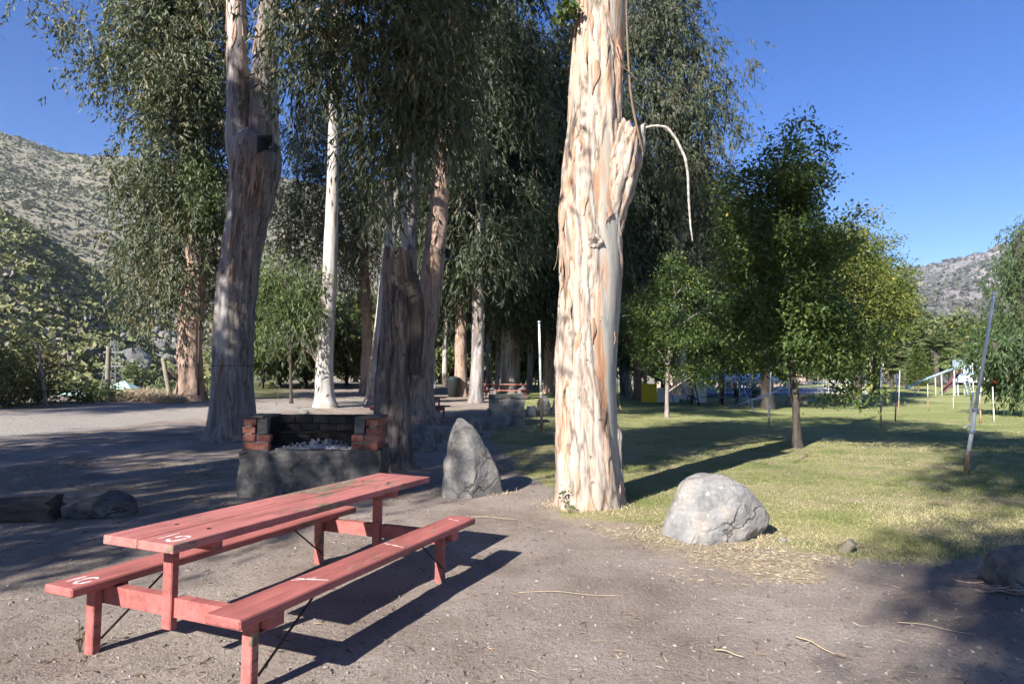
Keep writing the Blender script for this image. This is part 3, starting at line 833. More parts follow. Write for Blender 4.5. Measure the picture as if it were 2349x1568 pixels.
# ------------------------------------------------------------------ hero eucalyptus
rng = np.random.RandomState(100)
b = gp(1350, 1172); YH = b[1] + 0.33
hero = thing('eucalyptus_tree', 'thick peeling cream and orange eucalyptus trunk beside the pale boulder', 'tree', (at(1350, 1172, YH)[0], YH, gz(b[0], YH)))
rows = [(1350, 1215, 146), (1350, 1150, 142), (1350, 1100, 139), (1347, 1000, 136), (1347, 850, 134), (1356, 720, 138), (1357, 620, 142), (1354, 520, 137), (1356, 440, 130), (1362, 340, 122), (1369, 220, 117), (1375, 100, 114), (1379, 0, 113), (1384, -250, 106), (1386, -400, 101)]
V, F, A, sf = trunk_arrays(px_path(rows, YH), 176, 470, 7, 0.026, 0.10, 0.46, 0, 8.0, side=(-0.75, -0.35, 0),
                           bumps=())
wpart('trunk', V, F, BK_HERO, hero, True, A)
V2, F2, A2, _ = trunk_arrays(px_path([(1385, -370, 100), (1388, -600, 92), (1380, -1000, 76), (1360, -1500, 54), (1330, -2000, 24)], YH), 30, 70, 8, 0.02, 0, 0.46)
wpart('trunk', V2, F2, BK_HERO, hero, True, A2)
tf = facing(sf, 0.2, (-0.3, -1, 0))
tl_ = facing(sf, 0.2, (-1, -0.35, 0)); tr_ = facing(sf, 0.2, (1, -0.5, 0))
ribbons(hero, sf, rng, 16, (0.2, 0.82), tf, 0.45, 0.34, 0.05, curl=0.10)
ribbons(hero, sf, rng, 22, (0.3, 0.86), tl_, 0.35, 0.32, 0.05, curl=0.2)
ribbons(hero, sf, rng, 8, (0.03, 0.6), tr_, 0.3, 0.3, 0.05, curl=0.15)
# broken limb stub on the right
st = px_path([(1388, 560, 30, -0.08), (1400, 490, 52, -0.12), (1414, 430, 60, -0.15), (1428, 375, 62, -0.18), (1440, 325, 56, -0.2), (1447, 294, 44, -0.2)], YH)
V, F, A, sst = trunk_arrays(st, 60, 60, 17, 0.045, 0, 0.85, 0.16, 20.0)
tip = V[-60:].mean(0); V = np.concatenate([V, [tip - [0, 0, 0.04]]])
F = np.concatenate([F, np.array([[59 * 60 + j, 59 * 60 + (j + 1) % 60, len(V) - 1, len(V) - 1] for j in range(60)])])
for k in A: A[k] = ('POINT', np.append(A[k][1], 0.5))
wpart('broken_limb', V, F, BK_HERO, hero, True, A)
ribbons(hero, sst, rng, 18, (0.4, 0.98), 0, 2.0, 0.32, 0.035, curl=0.05)
# knot: ring of rough swollen bark round a dark hole
best, kf = 9, None
for fr in np.linspace(0.2, 0.8, 141):
    th_ = facing(sf, fr, (-0.05, -1, 0))
    p, n, _ = sf(fr, th_)
    e = abs(p[2] - at(1350, 553, YH - 0.4)[2])
    if e < best: best, kf = e, p
KNOT = kf
# BARK_KNOT_HERE
# bare twig down the right side and the bleached hanging branch
tw = px_path([(1436, -60, 4, -0.45), (1437, 40, 4, -0.45), (1440, 110, 5, -0.45), (1445, 200, 5.5, -0.45), (1452, 250, 6, -0.42), (1464, 305, 6, -0.38), (1474, 345, 5, -0.3)], YH)
wpart('bare_twig', *[(x if i == 0 else np.array([f for f in x if len(f) == 4])) for i, x in enumerate(tube(smooth_path(tw, 40)[:, :3], smooth_path(tw, 40)[:, 3], 7))], TWIG, hero, True)
db = px_path([(1430, 300, 11, 0.0), (1470, 296, 10, -0.1), (1500, 288, 8, -0.2), (1530, 291, 9, -0.25), (1552, 320, 9, -0.28), (1572, 362, 9.5, -0.3), (1578, 400, 8.5, -0.3), (1580, 460, 8, -0.3), (1584, 520, 6, -0.3), (1589, 553, 4.5, -0.3)], YH)
sp_ = smooth_path(db, 90)
Vt, Ft = tube(sp_[:, :3], sp_[:, 3] * 0.72 * (1 + 0.15 * np.sin(np.arange(90) * 1.7)), 8)
wpart('dead_branch', Vt, [np.array([f for f in Ft if len(f) == 4]), np.array([f for f in Ft if len(f) == 8])], DEADWOOD, hero, True)
tw = px_path([(1395, 60, 3, -0.47), (1408, 110, 3, -0.5), (1425, 150, 3, -0.5), (1450, 172, 3, -0.48), (1462, 185, 3, -0.47)], YH)
wpart('bare_twig', *[(x if i == 0 else np.array([f for f in x if len(f) == 4])) for i, x in enumerate(tube(smooth_path(tw, 20)[:, :3], smooth_path(tw, 20)[:, 3], 5))], TWIG, hero, True)
# crown high above and the long sprays that hang over the middle of the view
hx, hy = float(hero.location.x), YH
top = []
for (cx, cy, cz, r, rz_) in ((1.5, 9, 11, 1.9, 1.7), (3.4, 8.5, 12.5, 1.8, 1.8), (-0.8, 9.5, 12.5, 1.9, 1.8), (1.0, 11, 14.5, 2.2, 2.0), (2.2, 6.8, 14.5, 1.8, 1.6), (0.8, 8.6, 16.5, 2.0, 1.6), (4.4, 10.5, 13.0, 1.4, 1.2), (-5.7, 2.2, 8.6, 0.6, 0.9), (-4.5, 4.0, 9.2, 0.6, 0.9), (-3.1, 6.0, 9.8, 0.6, 1.0), (-3.2, 6.2, 12.0, 0.7, 1.0), (3.0, 5.5, 10.2, 1.3, 1.1), (1.9, 4.4, 11.6, 1.2, 1.0), (4.1, 6.6, 11.2, 1.2, 1.0), (-3.3, 8.0, 10.2, 1.2, 1.0), (-4.6, 6.4, 10.8, 1.2, 1.0), (-2.6, 9.6, 11.2, 1.3, 1.1)):
    k_ = 24 if -4.6 < 0.819 * cx - 0.574 * cy < -1.2 else 62
    d = unit(rng.normal(size=(k_, 3))) * (rng.rand(k_) ** 0.45)[:, None]
    top.append((np.array([cx, cy, cz]) + d * np.array([r, r, rz_]), d))
    limb(hero, [[hx + 0.05, hy, min(9.8, max(8.9, cz - 2.5)), 0.13], [(hx + cx) / 2, (hy + cy) / 2, cz - 0.9, 0.09], [cx, cy, cz, 0.03]], BK_WHITE, 9, 18)
C = np.concatenate([x[0] for x in top]); O = np.concatenate([x[1] for x in top])
V, F, A = euca(C, O, rng, 6, 9, 0.4, 1.0, 0.30, 0.07)
wpart('crown', V, F, L_EUC, hero, False, A)
hang = [(700, 30, 90, 60, 0.3), (760, 130, 70, 80, 0.2), (820, 60, 110, 90, 0), (870, 190, 80, 110, 0), (960, 80, 110, 110, -0.3), (930, 270, 80, 110, 0.2), (1000, 230, 70, 110, 0.1), (870, 340, 60, 80, 0.3), (820, 420, 40, 60, 0.4), (1050, 120, 50, 90, 0), (700, 120, 60, 60, 0.2), (900, 420, 50, 50, 0.4), (1040, 30, 60, 60, 0.1), (640, 150, 40, 60, 0.2), (940, -80, 220, 90, 0)]
C, O = sample_ells(hang, 9.3, 150, rng, ry=0.8, shell=1.7)
V, F, A = euca(C, O * np.array([1, 1, 0.3]), rng, 4, 11, 0.13, 0.62, 0.19, 0.036, 1.0, 0.42)
wpart('hanging_foliage', V, F, L_EUC, hero, False, A)
roots = [np.array(at(u, v, 9.3)) for u, v in ((700, -120), (860, -100), (1000, -120), (930, 150), (830, 150))]
limb(hero, [[hx, hy, 8.8, 0.12], [-0.2, hy + 0.5, 8.3, 0.09], [-1.6, 9.3, 7.6, 0.06], [-3.2, 9.4, 7.0, 0.03]], BK_WHITE, 9, 24)
mb = MB()
for c in C[rng.permutation(len(C))[:120]]:
    r_ = min(roots, key=lambda q: np.linalg.norm((q - c) * np.array([1.6, 1, 0.6])))
    m = (r_ + c) / 2 + rng.normal(size=3) * 0.12 + np.array([0, 0, 0.25])
    mb.tube(smooth_path(np.array([r_, m, c, c + np.array([0, 0, -0.35])]), 10), np.linspace(0.012, 0.003, 10), 4, False)
mb.done('twigs', TWIG, hero, True, world=True)
# tuft of round young leaves on the left flank, ivy at the foot
C, O = sample_ells([(1290, 30, 26, 22, -0.2), (1310, 10, 22, 18, -0.3)], YH, 12, rng)
V, F, A = broad(C, O, rng, 8, 0.05, 0.085, 0.06, 0.6)
wpart('young_leaves', V, F, L_EUCB, hero, False, A)

# ------------------------------------------------------------------ forked eucalyptus behind the barbecue
rng = np.random.RandomState(101)
b = gp(530, 1012); YF = b[1] + 0.4
fork = thing('eucalyptus_tree', 'grey forked eucalyptus behind the brick barbecue, a square loudspeaker in its fork', 'tree', (b[0], YF, gz(b[0], YF)))
rows = [(526, 1030, 92), (531, 980, 88), (532, 900, 84), (534, 800, 85), (539, 700, 82), (552, 600, 82), (568, 500, 88), (579, 430, 104), (584, 375, 114), (585, 340, 112), (586, 318, 98), (587, 304, 60), (588, 292, 16)]
V, F, A, sf = trunk_arrays(px_path(rows, YF), 96, 300, 19, 0.024, 0.26, 0.58, 0, 9.0, side=(0.6, -0.2, 0))
wpart('trunk', V, F, BK_FORK, fork, True, A)
tf = facing(sf, 0.5, (0.2, -1, 0))
ribbons(fork, sf, rng, 26, (0.55, 0.98), tf, 0.6, 0.75, 0.055, curl=0.05)
ribbons(fork, sf, rng, 10, (0.2, 0.6), tf, 0.7, 0.35, 0.05, curl=0.08)
ls = px_path([(562, 420, 40), (553, 370, 58), (549, 325, 66), (547, 260, 54), (545, 160, 48), (544, 60, 43), (543, -60, 40), (540, -300, 32), (530, -700, 16)], YF)
V, F, A, sl = trunk_arrays(ls, 60, 240, 23, 0.014, 0, 0.40, 0, 10.0)
wpart('stem', V, F, BK_FORK, fork, True, A)
tL = facing(sl, 0.3, (-1, -0.3, 0)); tC = facing(sl, 0.3, (0.5, -1, 0))
ribbons(fork, sl, rng, 14, (0.12, 0.62), tL, 0.3, 1.3, 0.06, curl=0.02)
ribbons(fork, sl, rng, 12, (0.3, 0.62), tC, 0.5, 0.8, 0.05, curl=0.05)
rs = px_path([(600, 420, 40), (606, 370, 60), (607, 325, 68), (606, 270, 64), (606, 180, 56), (612, 90, 48), (622, 0, 42), (640, -200, 34), (665, -600, 16)], YF, None)
V, F, A, sr = trunk_arrays(rs, 60, 240, 29, 0.016, 0, 0.50, 0, 10.0)
wpart('stem', V, F, BK_FORK, fork, True, A)
ribbons(fork, sr, rng, 14, (0.2, 0.6), facing(sr, 0.3, (-0.2, -1, 0)), 0.6, 0.7, 0.05, curl=0.05)
# wire round the trunk
V, F, A, sf2 = trunk_arrays(px_path(rows, YF), 40, 120, 19, 0.024, 0.2, 0.52, 0, 9.0)
fr_w = min(np.linspace(0.05, 0.6, 80), key=lambda f: abs(sf2(f, 0)[0][2] - at(500, 838, YF)[2]))
Wp = [sf2(fr_w, x, 0.03)[0] for x in np.linspace(0, 2 * math.pi, 41)]
Vt, Ft = tube(np.array(Wp), 0.008, 5, False)
wpart('wire', Vt, np.array(Ft), IRON, fork, True)
hangF = [(700, 60, 60, 60), (690, 150, 55, 60), (660, 30, 50, 50), (740, 90, 60, 70), (650, 200, 35, 40), (690, 260, 40, 40), (600, -120, 200, 90), (560, -320, 230, 130), (650, -560, 230, 180), (520, -620, 200, 160), (600, -900, 200, 200)]
C, O = sample_ells(hangF, YF, 190, rng, ry=2.2)
V, F, A = euca(C, O, rng, 5, 11, 0.25, 0.8, 0.22, 0.042, 0.9, 0.62)
wpart('crown', V, F, L_EUC, fork, False, A)
for (u, v) in ((700, 60), (740, 90), (520, -400), (680, -420), (600, -700)):
    q = at(u, v, YF); s0 = at(622, min(40, v + 160), YF)
    limb(fork, [[*s0, 0.07], [*((s0 + q) / 2 + [0, 0, 0.3]), 0.05], [*q, 0.015]], BK_WHITE, 7, 14)

# ------------------------------------------------------------------ generic custom eucalypts
def eucalypt(name, label, rows, Y, mat, seed, ells=None, nclump=100, leafmat_=L_EUC, K=36, M=150, rough=0.02, flare=0.12, barkness=0.5, L=0.25, W=0.052, twigs=5, leaves=11, spread=0.3, tl=0.8, ry=None, group=None, strips=0, tone=0.5, extra=None, droop=0.8, shell=2.2):
    rng = np.random.RandomState(seed)
    u0, v0, _ = rows[0][:3]
    p = at(u0, v0, Y)
    t = thing(name, label, 'tree', (p[0], Y, gz(p[0], Y)), 0, group)
    V, F, A, s = trunk_arrays(px_path(rows, Y), K, M, seed, rough, flare, barkness, 0, 10.0)
    wpart('trunk', V, F, mat, t, True, A)
    if strips: ribbons(t, s, rng, strips, (0.12, 0.55), facing(s, 0.2, (-0.2, -1, 0)), 0.7, 0.5, 0.06, curl=0.12)
    if ells:
        C, O = sample_ells(ells, Y, nclump, rng, ry, shell)
        V, F, A = euca(C, O, rng, twigs, leaves, spread, tl, L, W, droop, tone)
        wpart('crown', V, F, leafmat_, t, False, A)
        top = [at(r[0], r[1], Y) for r in rows]
        for e in ells[:9]:
            q = at(e[0], e[1], Y + (e[4] if len(e) > 4 else 0))
            k = min(range(len(top)), key=lambda i: abs(top[i][2] - (q[2] - 1.2)))
            k = min(max(1, k), len(top) - 1)
            s0 = top[k]; r0 = 0.3 * rows[k][2] * Y / FPX * 0.5
            if np.linalg.norm(s0 - q) > 0.5:
                limb(t, [[*s0, max(0.03, r0)], [*((s0 + q) / 2 + [0, 0, 0.25]), max(0.02, r0 * 0.6)], [*q, 0.012]], mat, 6, 12)
    if extra: extra(t, rng, s)
    return t
YL = gp(437, 920)[1]
eucalypt('eucalyptus_tree', 'bushy grey green eucalyptus with brown shaggy trunk at the left roadside', [(437, 926, 54), (436, 860, 50), (435, 780, 48), (440, 700, 52), (448, 620, 42), (440, 450, 32), (425, 250, 26), (415, 0, 20), (405, -300, 14)], YL + 0.5, BK_BROWN, 110,
    [(430, 120, 100, 120), (350, 60, 90, 90), (290, 130, 70, 60), (440, 320, 85, 110), (380, 230, 80, 90), (400, 470, 85, 90), (350, 560, 70, 70), (450, 600, 60, 70), (400, 660, 80, 60), (330, 420, 55, 70), (475, 480, 50, 90), (150, 62, 48, 34), (120, 45, 26, 20), (200, 120, 46, 36), (250, 185, 40, 34), (330, 690, 45, 40), (300, 610, 40, 45), (480, 200, 60, 120), (450, -60, 130, 90), (340, -80, 110, 80), (400, -260, 140, 110)],
    500, L_EUC, 48, 200, 0.04, 0.22, 0.72, 0.27, 0.07, 6, 12, 0.34, 0.85, 2.4, strips=18, tone=0.55)
eucalypt('eucalyptus_sapling', 'bright green young regrowth on the left roadside eucalyptus', [(455, 905, 3), (458, 700, 3), (462, 500, 3), (462, 400, 2)], YL - 0.3, BK_DARK, 111, [(462, 420, 30, 50), (470, 470, 32, 40), (455, 370, 24, 30)], 34, L_EUCB, 10, 40, 0.005, 0.02, 0.5, 0.22, 0.05, 5, 10, 0.22, 0.6, 0.8)
YW = gp(745, 936)[1]
eucalypt('eucalyptus_tree', 'slender pale trunk standing at the edge of the gravel road', [(746, 940, 46), (744, 900, 40), (743, 850, 38), (749, 750, 36), (756, 650, 33), (761, 500, 30), (764, 400, 27), (766, 300, 25), (768, 200, 22), (774, 0, 19), (780, -300, 14), (785, -700, 8)], YW + 0.4, BK_WHITE, 112,
    [(690, 690, 45, 50, -0.5), (650, 740, 40, 50, -0.4), (720, 760, 36, 50, -0.6), (690, 800, 40, 36, -0.4), (740, 720, 30, 60, -0.7), (800, -150, 160, 120), (760, -420, 170, 160), (700, -250, 120, 100), (800, -700, 150, 160)],
    150, L_EUC, 36, 200, 0.016, 0.18, 0.36, 0.24, 0.045, 5, 11, 0.3, 0.9, 1.6, strips=8, tone=0.62)
eucalypt('eucalyptus_sapling', 'light green sapling to the left of the slender pale trunk', [(668, 925, 7), (666, 800, 6), (660, 700, 4), (655, 620, 3)], YW - 0.3, BK_DARK, 113, [(640, 640, 36, 34), (690, 612, 30, 22), (615, 700, 28, 50), (680, 660, 44, 36), (655, 710, 34, 40), (620, 770, 24, 50), (700, 700, 30, 50), (720, 640, 20, 26), (640, 600, 18, 14)], 40, L_EUCB, 10, 40, 0.005, 0.03, 0.5, 0.22, 0.045, 5, 10, 0.25, 0.7, 0.9)
Y6 = gp(838, 906)[1]
eucalypt('eucalyptus_tree', 'thin orange brown trunk with a leafy collar behind the leaning white trunk', [(838, 910, 25), (839, 850, 21), (842, 780, 20), (840, 700, 22), (836, 600, 15), (830, 400, 11), (820, 100, 8)], Y6 + 0.3, BK_BROWN, 114,
    [(835, 690, 36, 44), (810, 600, 46, 60), (780, 520, 60, 70), (840, 560, 40, 60), (730, 420, 60, 60), (800, 400, 60, 80), (700, 520, 60, 60), (690, 330, 45, 50), (650, 460, 46, 50), (720, 300, 50, 60), (680, 590, 50, 40), (860, 470, 40, 80), (780, 280, 60, 60)],
    260, L_EUC, 24, 120, 0.03, 0.15, 0.7, 0.27, 0.052, 5, 11, 0.4, 1.0, 2.4, strips=6, tone=0.66)
Y5 = gp(862, 928)[1]
eucalypt('eucalyptus_tree', 'leaning white trunk behind the broken hollow stump', [(860, 932, 44), (864, 870, 36), (874, 760, 33), (886, 640, 29), (898, 540, 26), (905, 460, 23), (912, 300, 19), (920, 0, 14), (930, -400, 9)], Y5 + 0.4, BK_WHITE, 115,
    [(930, -120, 150, 110), (900, -350, 170, 150), (980, -600, 170, 180)], 90, L_EUCD, 36, 160, 0.014, 0.14, 0.40, 0.26, 0.05, 5, 11, 0.4, 1.0, 2.4, strips=6)
Y8 = gp(960, 975)[1]
def twin(t, rng, s):
    lp = px_path([(952, 860, 34), (942, 760, 36), (938, 650, 35), (937, 540, 34), (938, 400, 31), (936, 200, 26), (930, 0, 20), (920, -300, 14)], Y8 + 0.35)
    V, F, A, s2 = trunk_arrays(lp, 36, 140, 61, 0.018, 0, 0.45, 0, 10)
    wpart('stem', V, F, BK_GREY, t, True, A)
    ribbons(t, s2, rng, 8, (0.2, 0.6), facing(s2, 0.3, (0, -1, 0)), 0.6, 0.6, 0.05)
tw8 = eucalypt('eucalyptus_tree', 'brown twin stemmed eucalyptus just behind the broken hollow stump', [(958, 980, 74), (960, 930, 62), (964, 880, 56), (972, 800, 49), (984, 700, 46), (994, 600, 43), (1004, 500, 39), (1012, 400, 35), (1030, 200, 30), (1058, 0, 24), (1090, -300, 18), (1110, -700, 10)], Y8 + 0.4, BK_BROWN, 116,
    [(1000, 330, 60, 80, 0.8), (960, 420, 50, 70, 0.9), (1060, 250, 60, 90, 1.0), (920, 230, 70, 90, 1.0), (1060, 90, 80, 100, 0.8), (960, 60, 100, 100, 1.0), (1000, -200, 200, 150), (1100, -480, 200, 190), (940, -500, 190, 180), (1040, -860, 200, 200)],
    260, L_EUCD, 44, 200, 0.03, 0.24, 0.62, 0.25, 0.046, 5, 11, 0.32, 1.0, 2.2, strips=12, extra=twin, tone=0.45)
# hollow broken stump
rng = np.random.RandomState(117)
YS = gp(905, 1082)[1] + 0.35
ps = at(905, 1085, YS)
stump = thing('broken_tree_stump', 'tall broken hollow eucalyptus stump with jagged top next to the barbecue', 'tree stump', (ps[0], YS, gz(ps[0], YS)))
rows = [(906, 1100, 84), (905, 1050, 78), (904, 980, 73), (903, 900, 71), (908, 800, 68), (916, 720, 72), (918, 650, 65), (917, 600, 60), (916, 580, 58)]
V, F, A, ss = trunk_arrays(px_path(rows, YS), 90, 240, 71, 0.035, 0.08, 0.60, 0.24, 9, side=(0.4, -0.3, 0))
M_, K_ = 240, 90
cen_ = V.reshape(M_, K_, 3)
inner = []
for q in range(14):
    i = M_ - 1 - q * 5
    c = cen_[i].mean(0)
    inner.append(c + (cen_[i] - c) * np.array([0.78 - 0.01 * q, 0.78 - 0.01 * q, 1.0]) - np.array([0, 0, 0.02]))
inner = np.concatenate(inner)
off = len(V); V = np.concatenate([V, inner])
IF = []
for j in range(K_):
    k = (j + 1) % K_
    IF.append(((M_ - 1) * K_ + j, (M_ - 1) * K_ + k, off + k, off + j))
    for q in range(13): IF.append((off + q * K_ + j, off + q * K_ + k, off + (q + 1) * K_ + k, off + (q + 1) * K_ + j))
for k in A: A[k] = ('POINT', np.append(A[k][1], np.full(len(inner), 0.7)))
wpart('trunk', V, np.concatenate([F, np.array(IF)]), BK_STUMP, stump, True, A)
ribbons(stump, ss, rng, 18, (0.55, 0.98), facing(ss, 0.5, (0.4, -1, 0)), 0.6, 0.7, 0.06, BK_DARK, curl=0.05)
# dark dead outer slab clinging to the right of the stump
sl_ = px_path([(948, 860, 20, -0.05), (952, 780, 34, -0.05), (948, 700, 42, -0.08), (938, 640, 34, -0.08), (930, 610, 16, -0.05)], YS)
V, F, A, _ = trunk_arrays(sl_, 28, 60, 73, 0.03, 0, 0.8, 0.1, 12)
wpart('dead_slab', V, F, BK_DARK, stump, True, A)

# ------------------------------------------------------------------ grove behind: shared tree forms
rng = np.random.RandomState(200)
def proto_trunk(seed, h, r, bend, barkness, mat):
    rg = np.random.RandomState(seed)
    zs = np.linspace(-0.15, h, 8)
    pts = [[bend[0] * (z / h) ** 2 * h + 0.08 * rg.normal() * (z > 1), bend[1] * (z / h) ** 2 * h + 0.08 * rg.normal() * (z > 1), z, r * (1 - 0.93 * max(0, z) / h) + 0.02] for z in zs]
    V, F, A, _ = trunk_arrays(pts, 26, 110, seed, 0.03, 0.18, barkness, 0, 10)
    return mk('trunk', V, F, mat, True, A)
TR = [proto_trunk(201, 18, 0.46, (0.02, 0.0), 0.42, BK_WHITE), proto_trunk(202, 18, 0.46, (-0.03, 0.02), 0.62, BK_BROWN), proto_trunk(203, 18, 0.46, (0.04, -0.02), 0.52, BK_GREY)]
def proto_crown(seed, zlo, zhi, rad, ncl, mat, L, W, sparse=1.0, tone=0.45, low=1.0):
    rg = np.random.RandomState(seed)
    k = int(ncl)
    t = rg.rand(k)
    z = zlo + (zhi - zlo) * t
    R = rad * np.sin(np.clip(0.18 * low + 0.82 * t, 0, 1) * math.pi) ** 0.6 * (0.75 + 0.5 * rg.rand(k))
    th = rg.rand(k) * 2 * math.pi
    # gather into branches
    nb = 16
    bth = rg.rand(nb) * 2 * math.pi; bz = rg.rand(nb)
    j = np.argmin(np.abs(np.angle(np.exp(1j * (th[:, None] - bth[None])))) / 3 + np.abs(t[:, None] - bz[None]) * 2.0, axis=1)
    th = th * 0.45 + bth[j] * 0.55; z = z * 0.6 + (zlo + (zhi - zlo) * bz[j]) * 0.4
    q = R * rg.rand(k) ** (1 / 2.0)
    C = np.stack([q * np.cos(th), q * np.sin(th), z], 1)
    O = np.stack([np.cos(th), np.sin(th), 0.1 * rg.normal(size=k)], 1)
    V, F, A = euca(C, O, rg, 5, 11, 0.38, 1.2, L, W, 0.9, tone)
    return mk('crown', V, F, mat, False, A)
CR = [proto_crown(211, 4.2, 20, 3.3, 860, L_EUCD, 0.36, 0.075), proto_crown(212, 5.5, 21, 3.0, 800, L_EUCD, 0.36, 0.075), proto_crown(213, 3.4, 18, 3.5, 860, L_EUCD, 0.36, 0.075)]
CRS = [proto_crown(221, 5.5, 17, 3.0, 420, L_EUCD, 0.34, 0.08), proto_crown(222, 6.0, 17, 2.6, 420, L_EUCD, 0.34, 0.08)]
BR = []
for sd in (231, 232):
    rg = np.random.RandomState(sd); mb = MB()
    for k in range(12):
        z = rg.uniform(4, 15); a_ = rg.rand() * 6.28; l_ = rg.uniform(1.2, 2.8)
        p0 = np.array([0, 0, z]); p1 = p0 + [math.cos(a_) * l_ * 0.5, math.sin(a_) * l_ * 0.5, 0.7]; p2 = p0 + [math.cos(a_) * l_, math.sin(a_) * l_, 0.9]
        mb.tube(smooth_path(np.array([p0, p1, p2]), 8), np.linspace(0.07, 0.015, 8), 5, False)
    V = np.concatenate(mb.V)
    BR.append(mk('limbs', V, np.array(mb.F), BK_GREY, True, {'bark': ('POINT', np.full(len(V), 0.4)), 'rid': ('POINT', np.ones(len(V)))}))
def grove_tree(label, x, y, width, kt, kc, rz, s=1.0, group=None, crown=None, csc=(1, 1, 1), zl=0.0):
    t = thing('eucalyptus_tree', label, 'tree', (x, y, gz(x, y) - 0.03), rz, group)
    obj('trunk', TR[kt], t, scale=(width / 0.92, width / 0.92, s))
    obj('crown', crown if crown else CR[kc], t, loc=(0, 0, zl), scale=(csc[0] * s, csc[1] * s, csc[2] * s))
    tag(obj('limbs', BR[kc % 2], t, scale=(s, s, s)), kind='stuff')
    return t
GROVE = [  # u, v of the foot, width in px, trunk kind, crown kind, spin, size, label
    (1058, 909, 27, 1, 0, 0.3, 1.0, 'brown grove trunk beside a dark bin, left of the pale split trunk'),
    (1091, 924, 30, 2, 1, 1.2, 1.1, 'pale split trunk left of the far stone barbecue'),
    (1165, 902, 34, 2, 2, 2.1, 1.15, 'broad grey trunk directly behind the far stone barbecue'),
    (1021, 886, 12, 0, 0, 2.8, 0.85, 'thin white leaning trunk far back in the grove'),
    (1122, 893, 13, 2, 1, 3.9, 0.9, 'slim dark trunk right of the pale split trunk'),
    (1141, 890, 10, 0, 2, 4.4, 0.95, 'slim white trunk tucked left of the broad grey trunk'),
    (1187, 896, 11, 1, 0, 5.2, 0.95, 'slim brown trunk touching the broad grey trunk on its right'),
    (1214, 895, 13, 2, 1, 0.9, 1.0, 'dark leaning trunk left of the thin white pole'),
    (1258, 902, 22, 1, 2, 1.8, 1.1, 'dark thick trunk right of the thin white pole'),
    (1296, 908, 24, 2, 0, 2.6, 1.1, 'dark trunk half hidden behind the peeling hero trunk'),
    (1438, 908, 26, 2, 1, 3.3, 1.15, 'dark trunk showing right of the peeling trunk, by the lawn'),
    (1462, 903, 18, 1, 2, 4.1, 1.05, 'brown trunk left of the yellow play panel'),
    (1480, 900, 9, 0, 0, 4.9, 0.9, 'slender pale trunk touching the yellow play panel'),
    (1590, 897, 14, 2, 1, 5.6, 1.0, 'dark trunk behind the white play panel'),
    (1655, 893, 10, 1, 2, 0.2, 0.9, 'slim trunk left of the pool umbrellas'),
]
for (u, v, w, kt, kc, rz, s, lab) in GROVE:
    p = gp(u, v)
    if p[1] > 62: p = at(u, v, 52.0); p[2] = gz(p[0], 52.0)
    grove_tree(lab, p[0], p[1], w * p[1] / FPX, kt, kc, rz, s, 'eucalyptus trees of the grove')
# the tall dark eucalyptus whose crown edges the open sky
YR = 40.0
eucalypt('eucalyptus_tree', 'tall dark drooping eucalyptus at the right edge of the grove against open sky', [(1560, 905, 30), (1562, 700, 24), (1560, 400, 20), (1550, 100, 16), (1540, -300, 10)], YR, BK_GREY, 118,
    [(1540, 60, 80, 90), (1600, 140, 55, 70), (1580, 260, 70, 90), (1540, 420, 80, 110), (1610, 370, 50, 70), (1640, 480, 50, 80), (1560, 600, 90, 90), (1500, 250, 80, 120), (1470, 480, 80, 120), (1480, 680, 80, 80), (1660, 180, 40, 34), (1690, 165, 26, 22), (1650, 250, 30, 36), (1530, -120, 110, 110), (1640, 600, 50, 60), (1460, 60, 70, 120), (1690, 330, 26, 34)],
    470, L_EUCD, 30, 120, 0.02, 0.2, 0.5, 0.36, 0.085, 6, 12, 0.5, 1.3, 3.0, tone=0.6, droop=1.0)

# trees outside the view to the left and behind: the photograph shows their shadows on the ground
for i, (x, y, kt, s, kc, lab) in enumerate((
        (-12.2, -2.2, 0, 0.85, 0, 'eucalyptus left of the viewpoint shading the barbecue and log'),
        (-14.6, 3.6, 1, 1.0, 1, 'eucalyptus left of the viewpoint shading the forked tree'),
        (-27.0, 4.0, 0, 1.0, 1, 'eucalyptus far left beside the road throwing long bands of shade'),
        (-5.0, -11.0, 1, 1.1, 1, 'eucalyptus behind the viewpoint shading the lower right turf'),
        (-15.2, -3.2, 1, 1.0, 0, 'eucalyptus left of the viewpoint shading the ground left of the barbecue'))):
    grove_tree(lab, x, y, 0.8, kt, kc, i * 1.3, s, 'shade trees outside the view', CR[1] if i == 3 else CRS[kc], (0.72, 0.72, 0.8) if i == 3 else (1, 1, 1), 4.4 if i == 3 else 0.0)

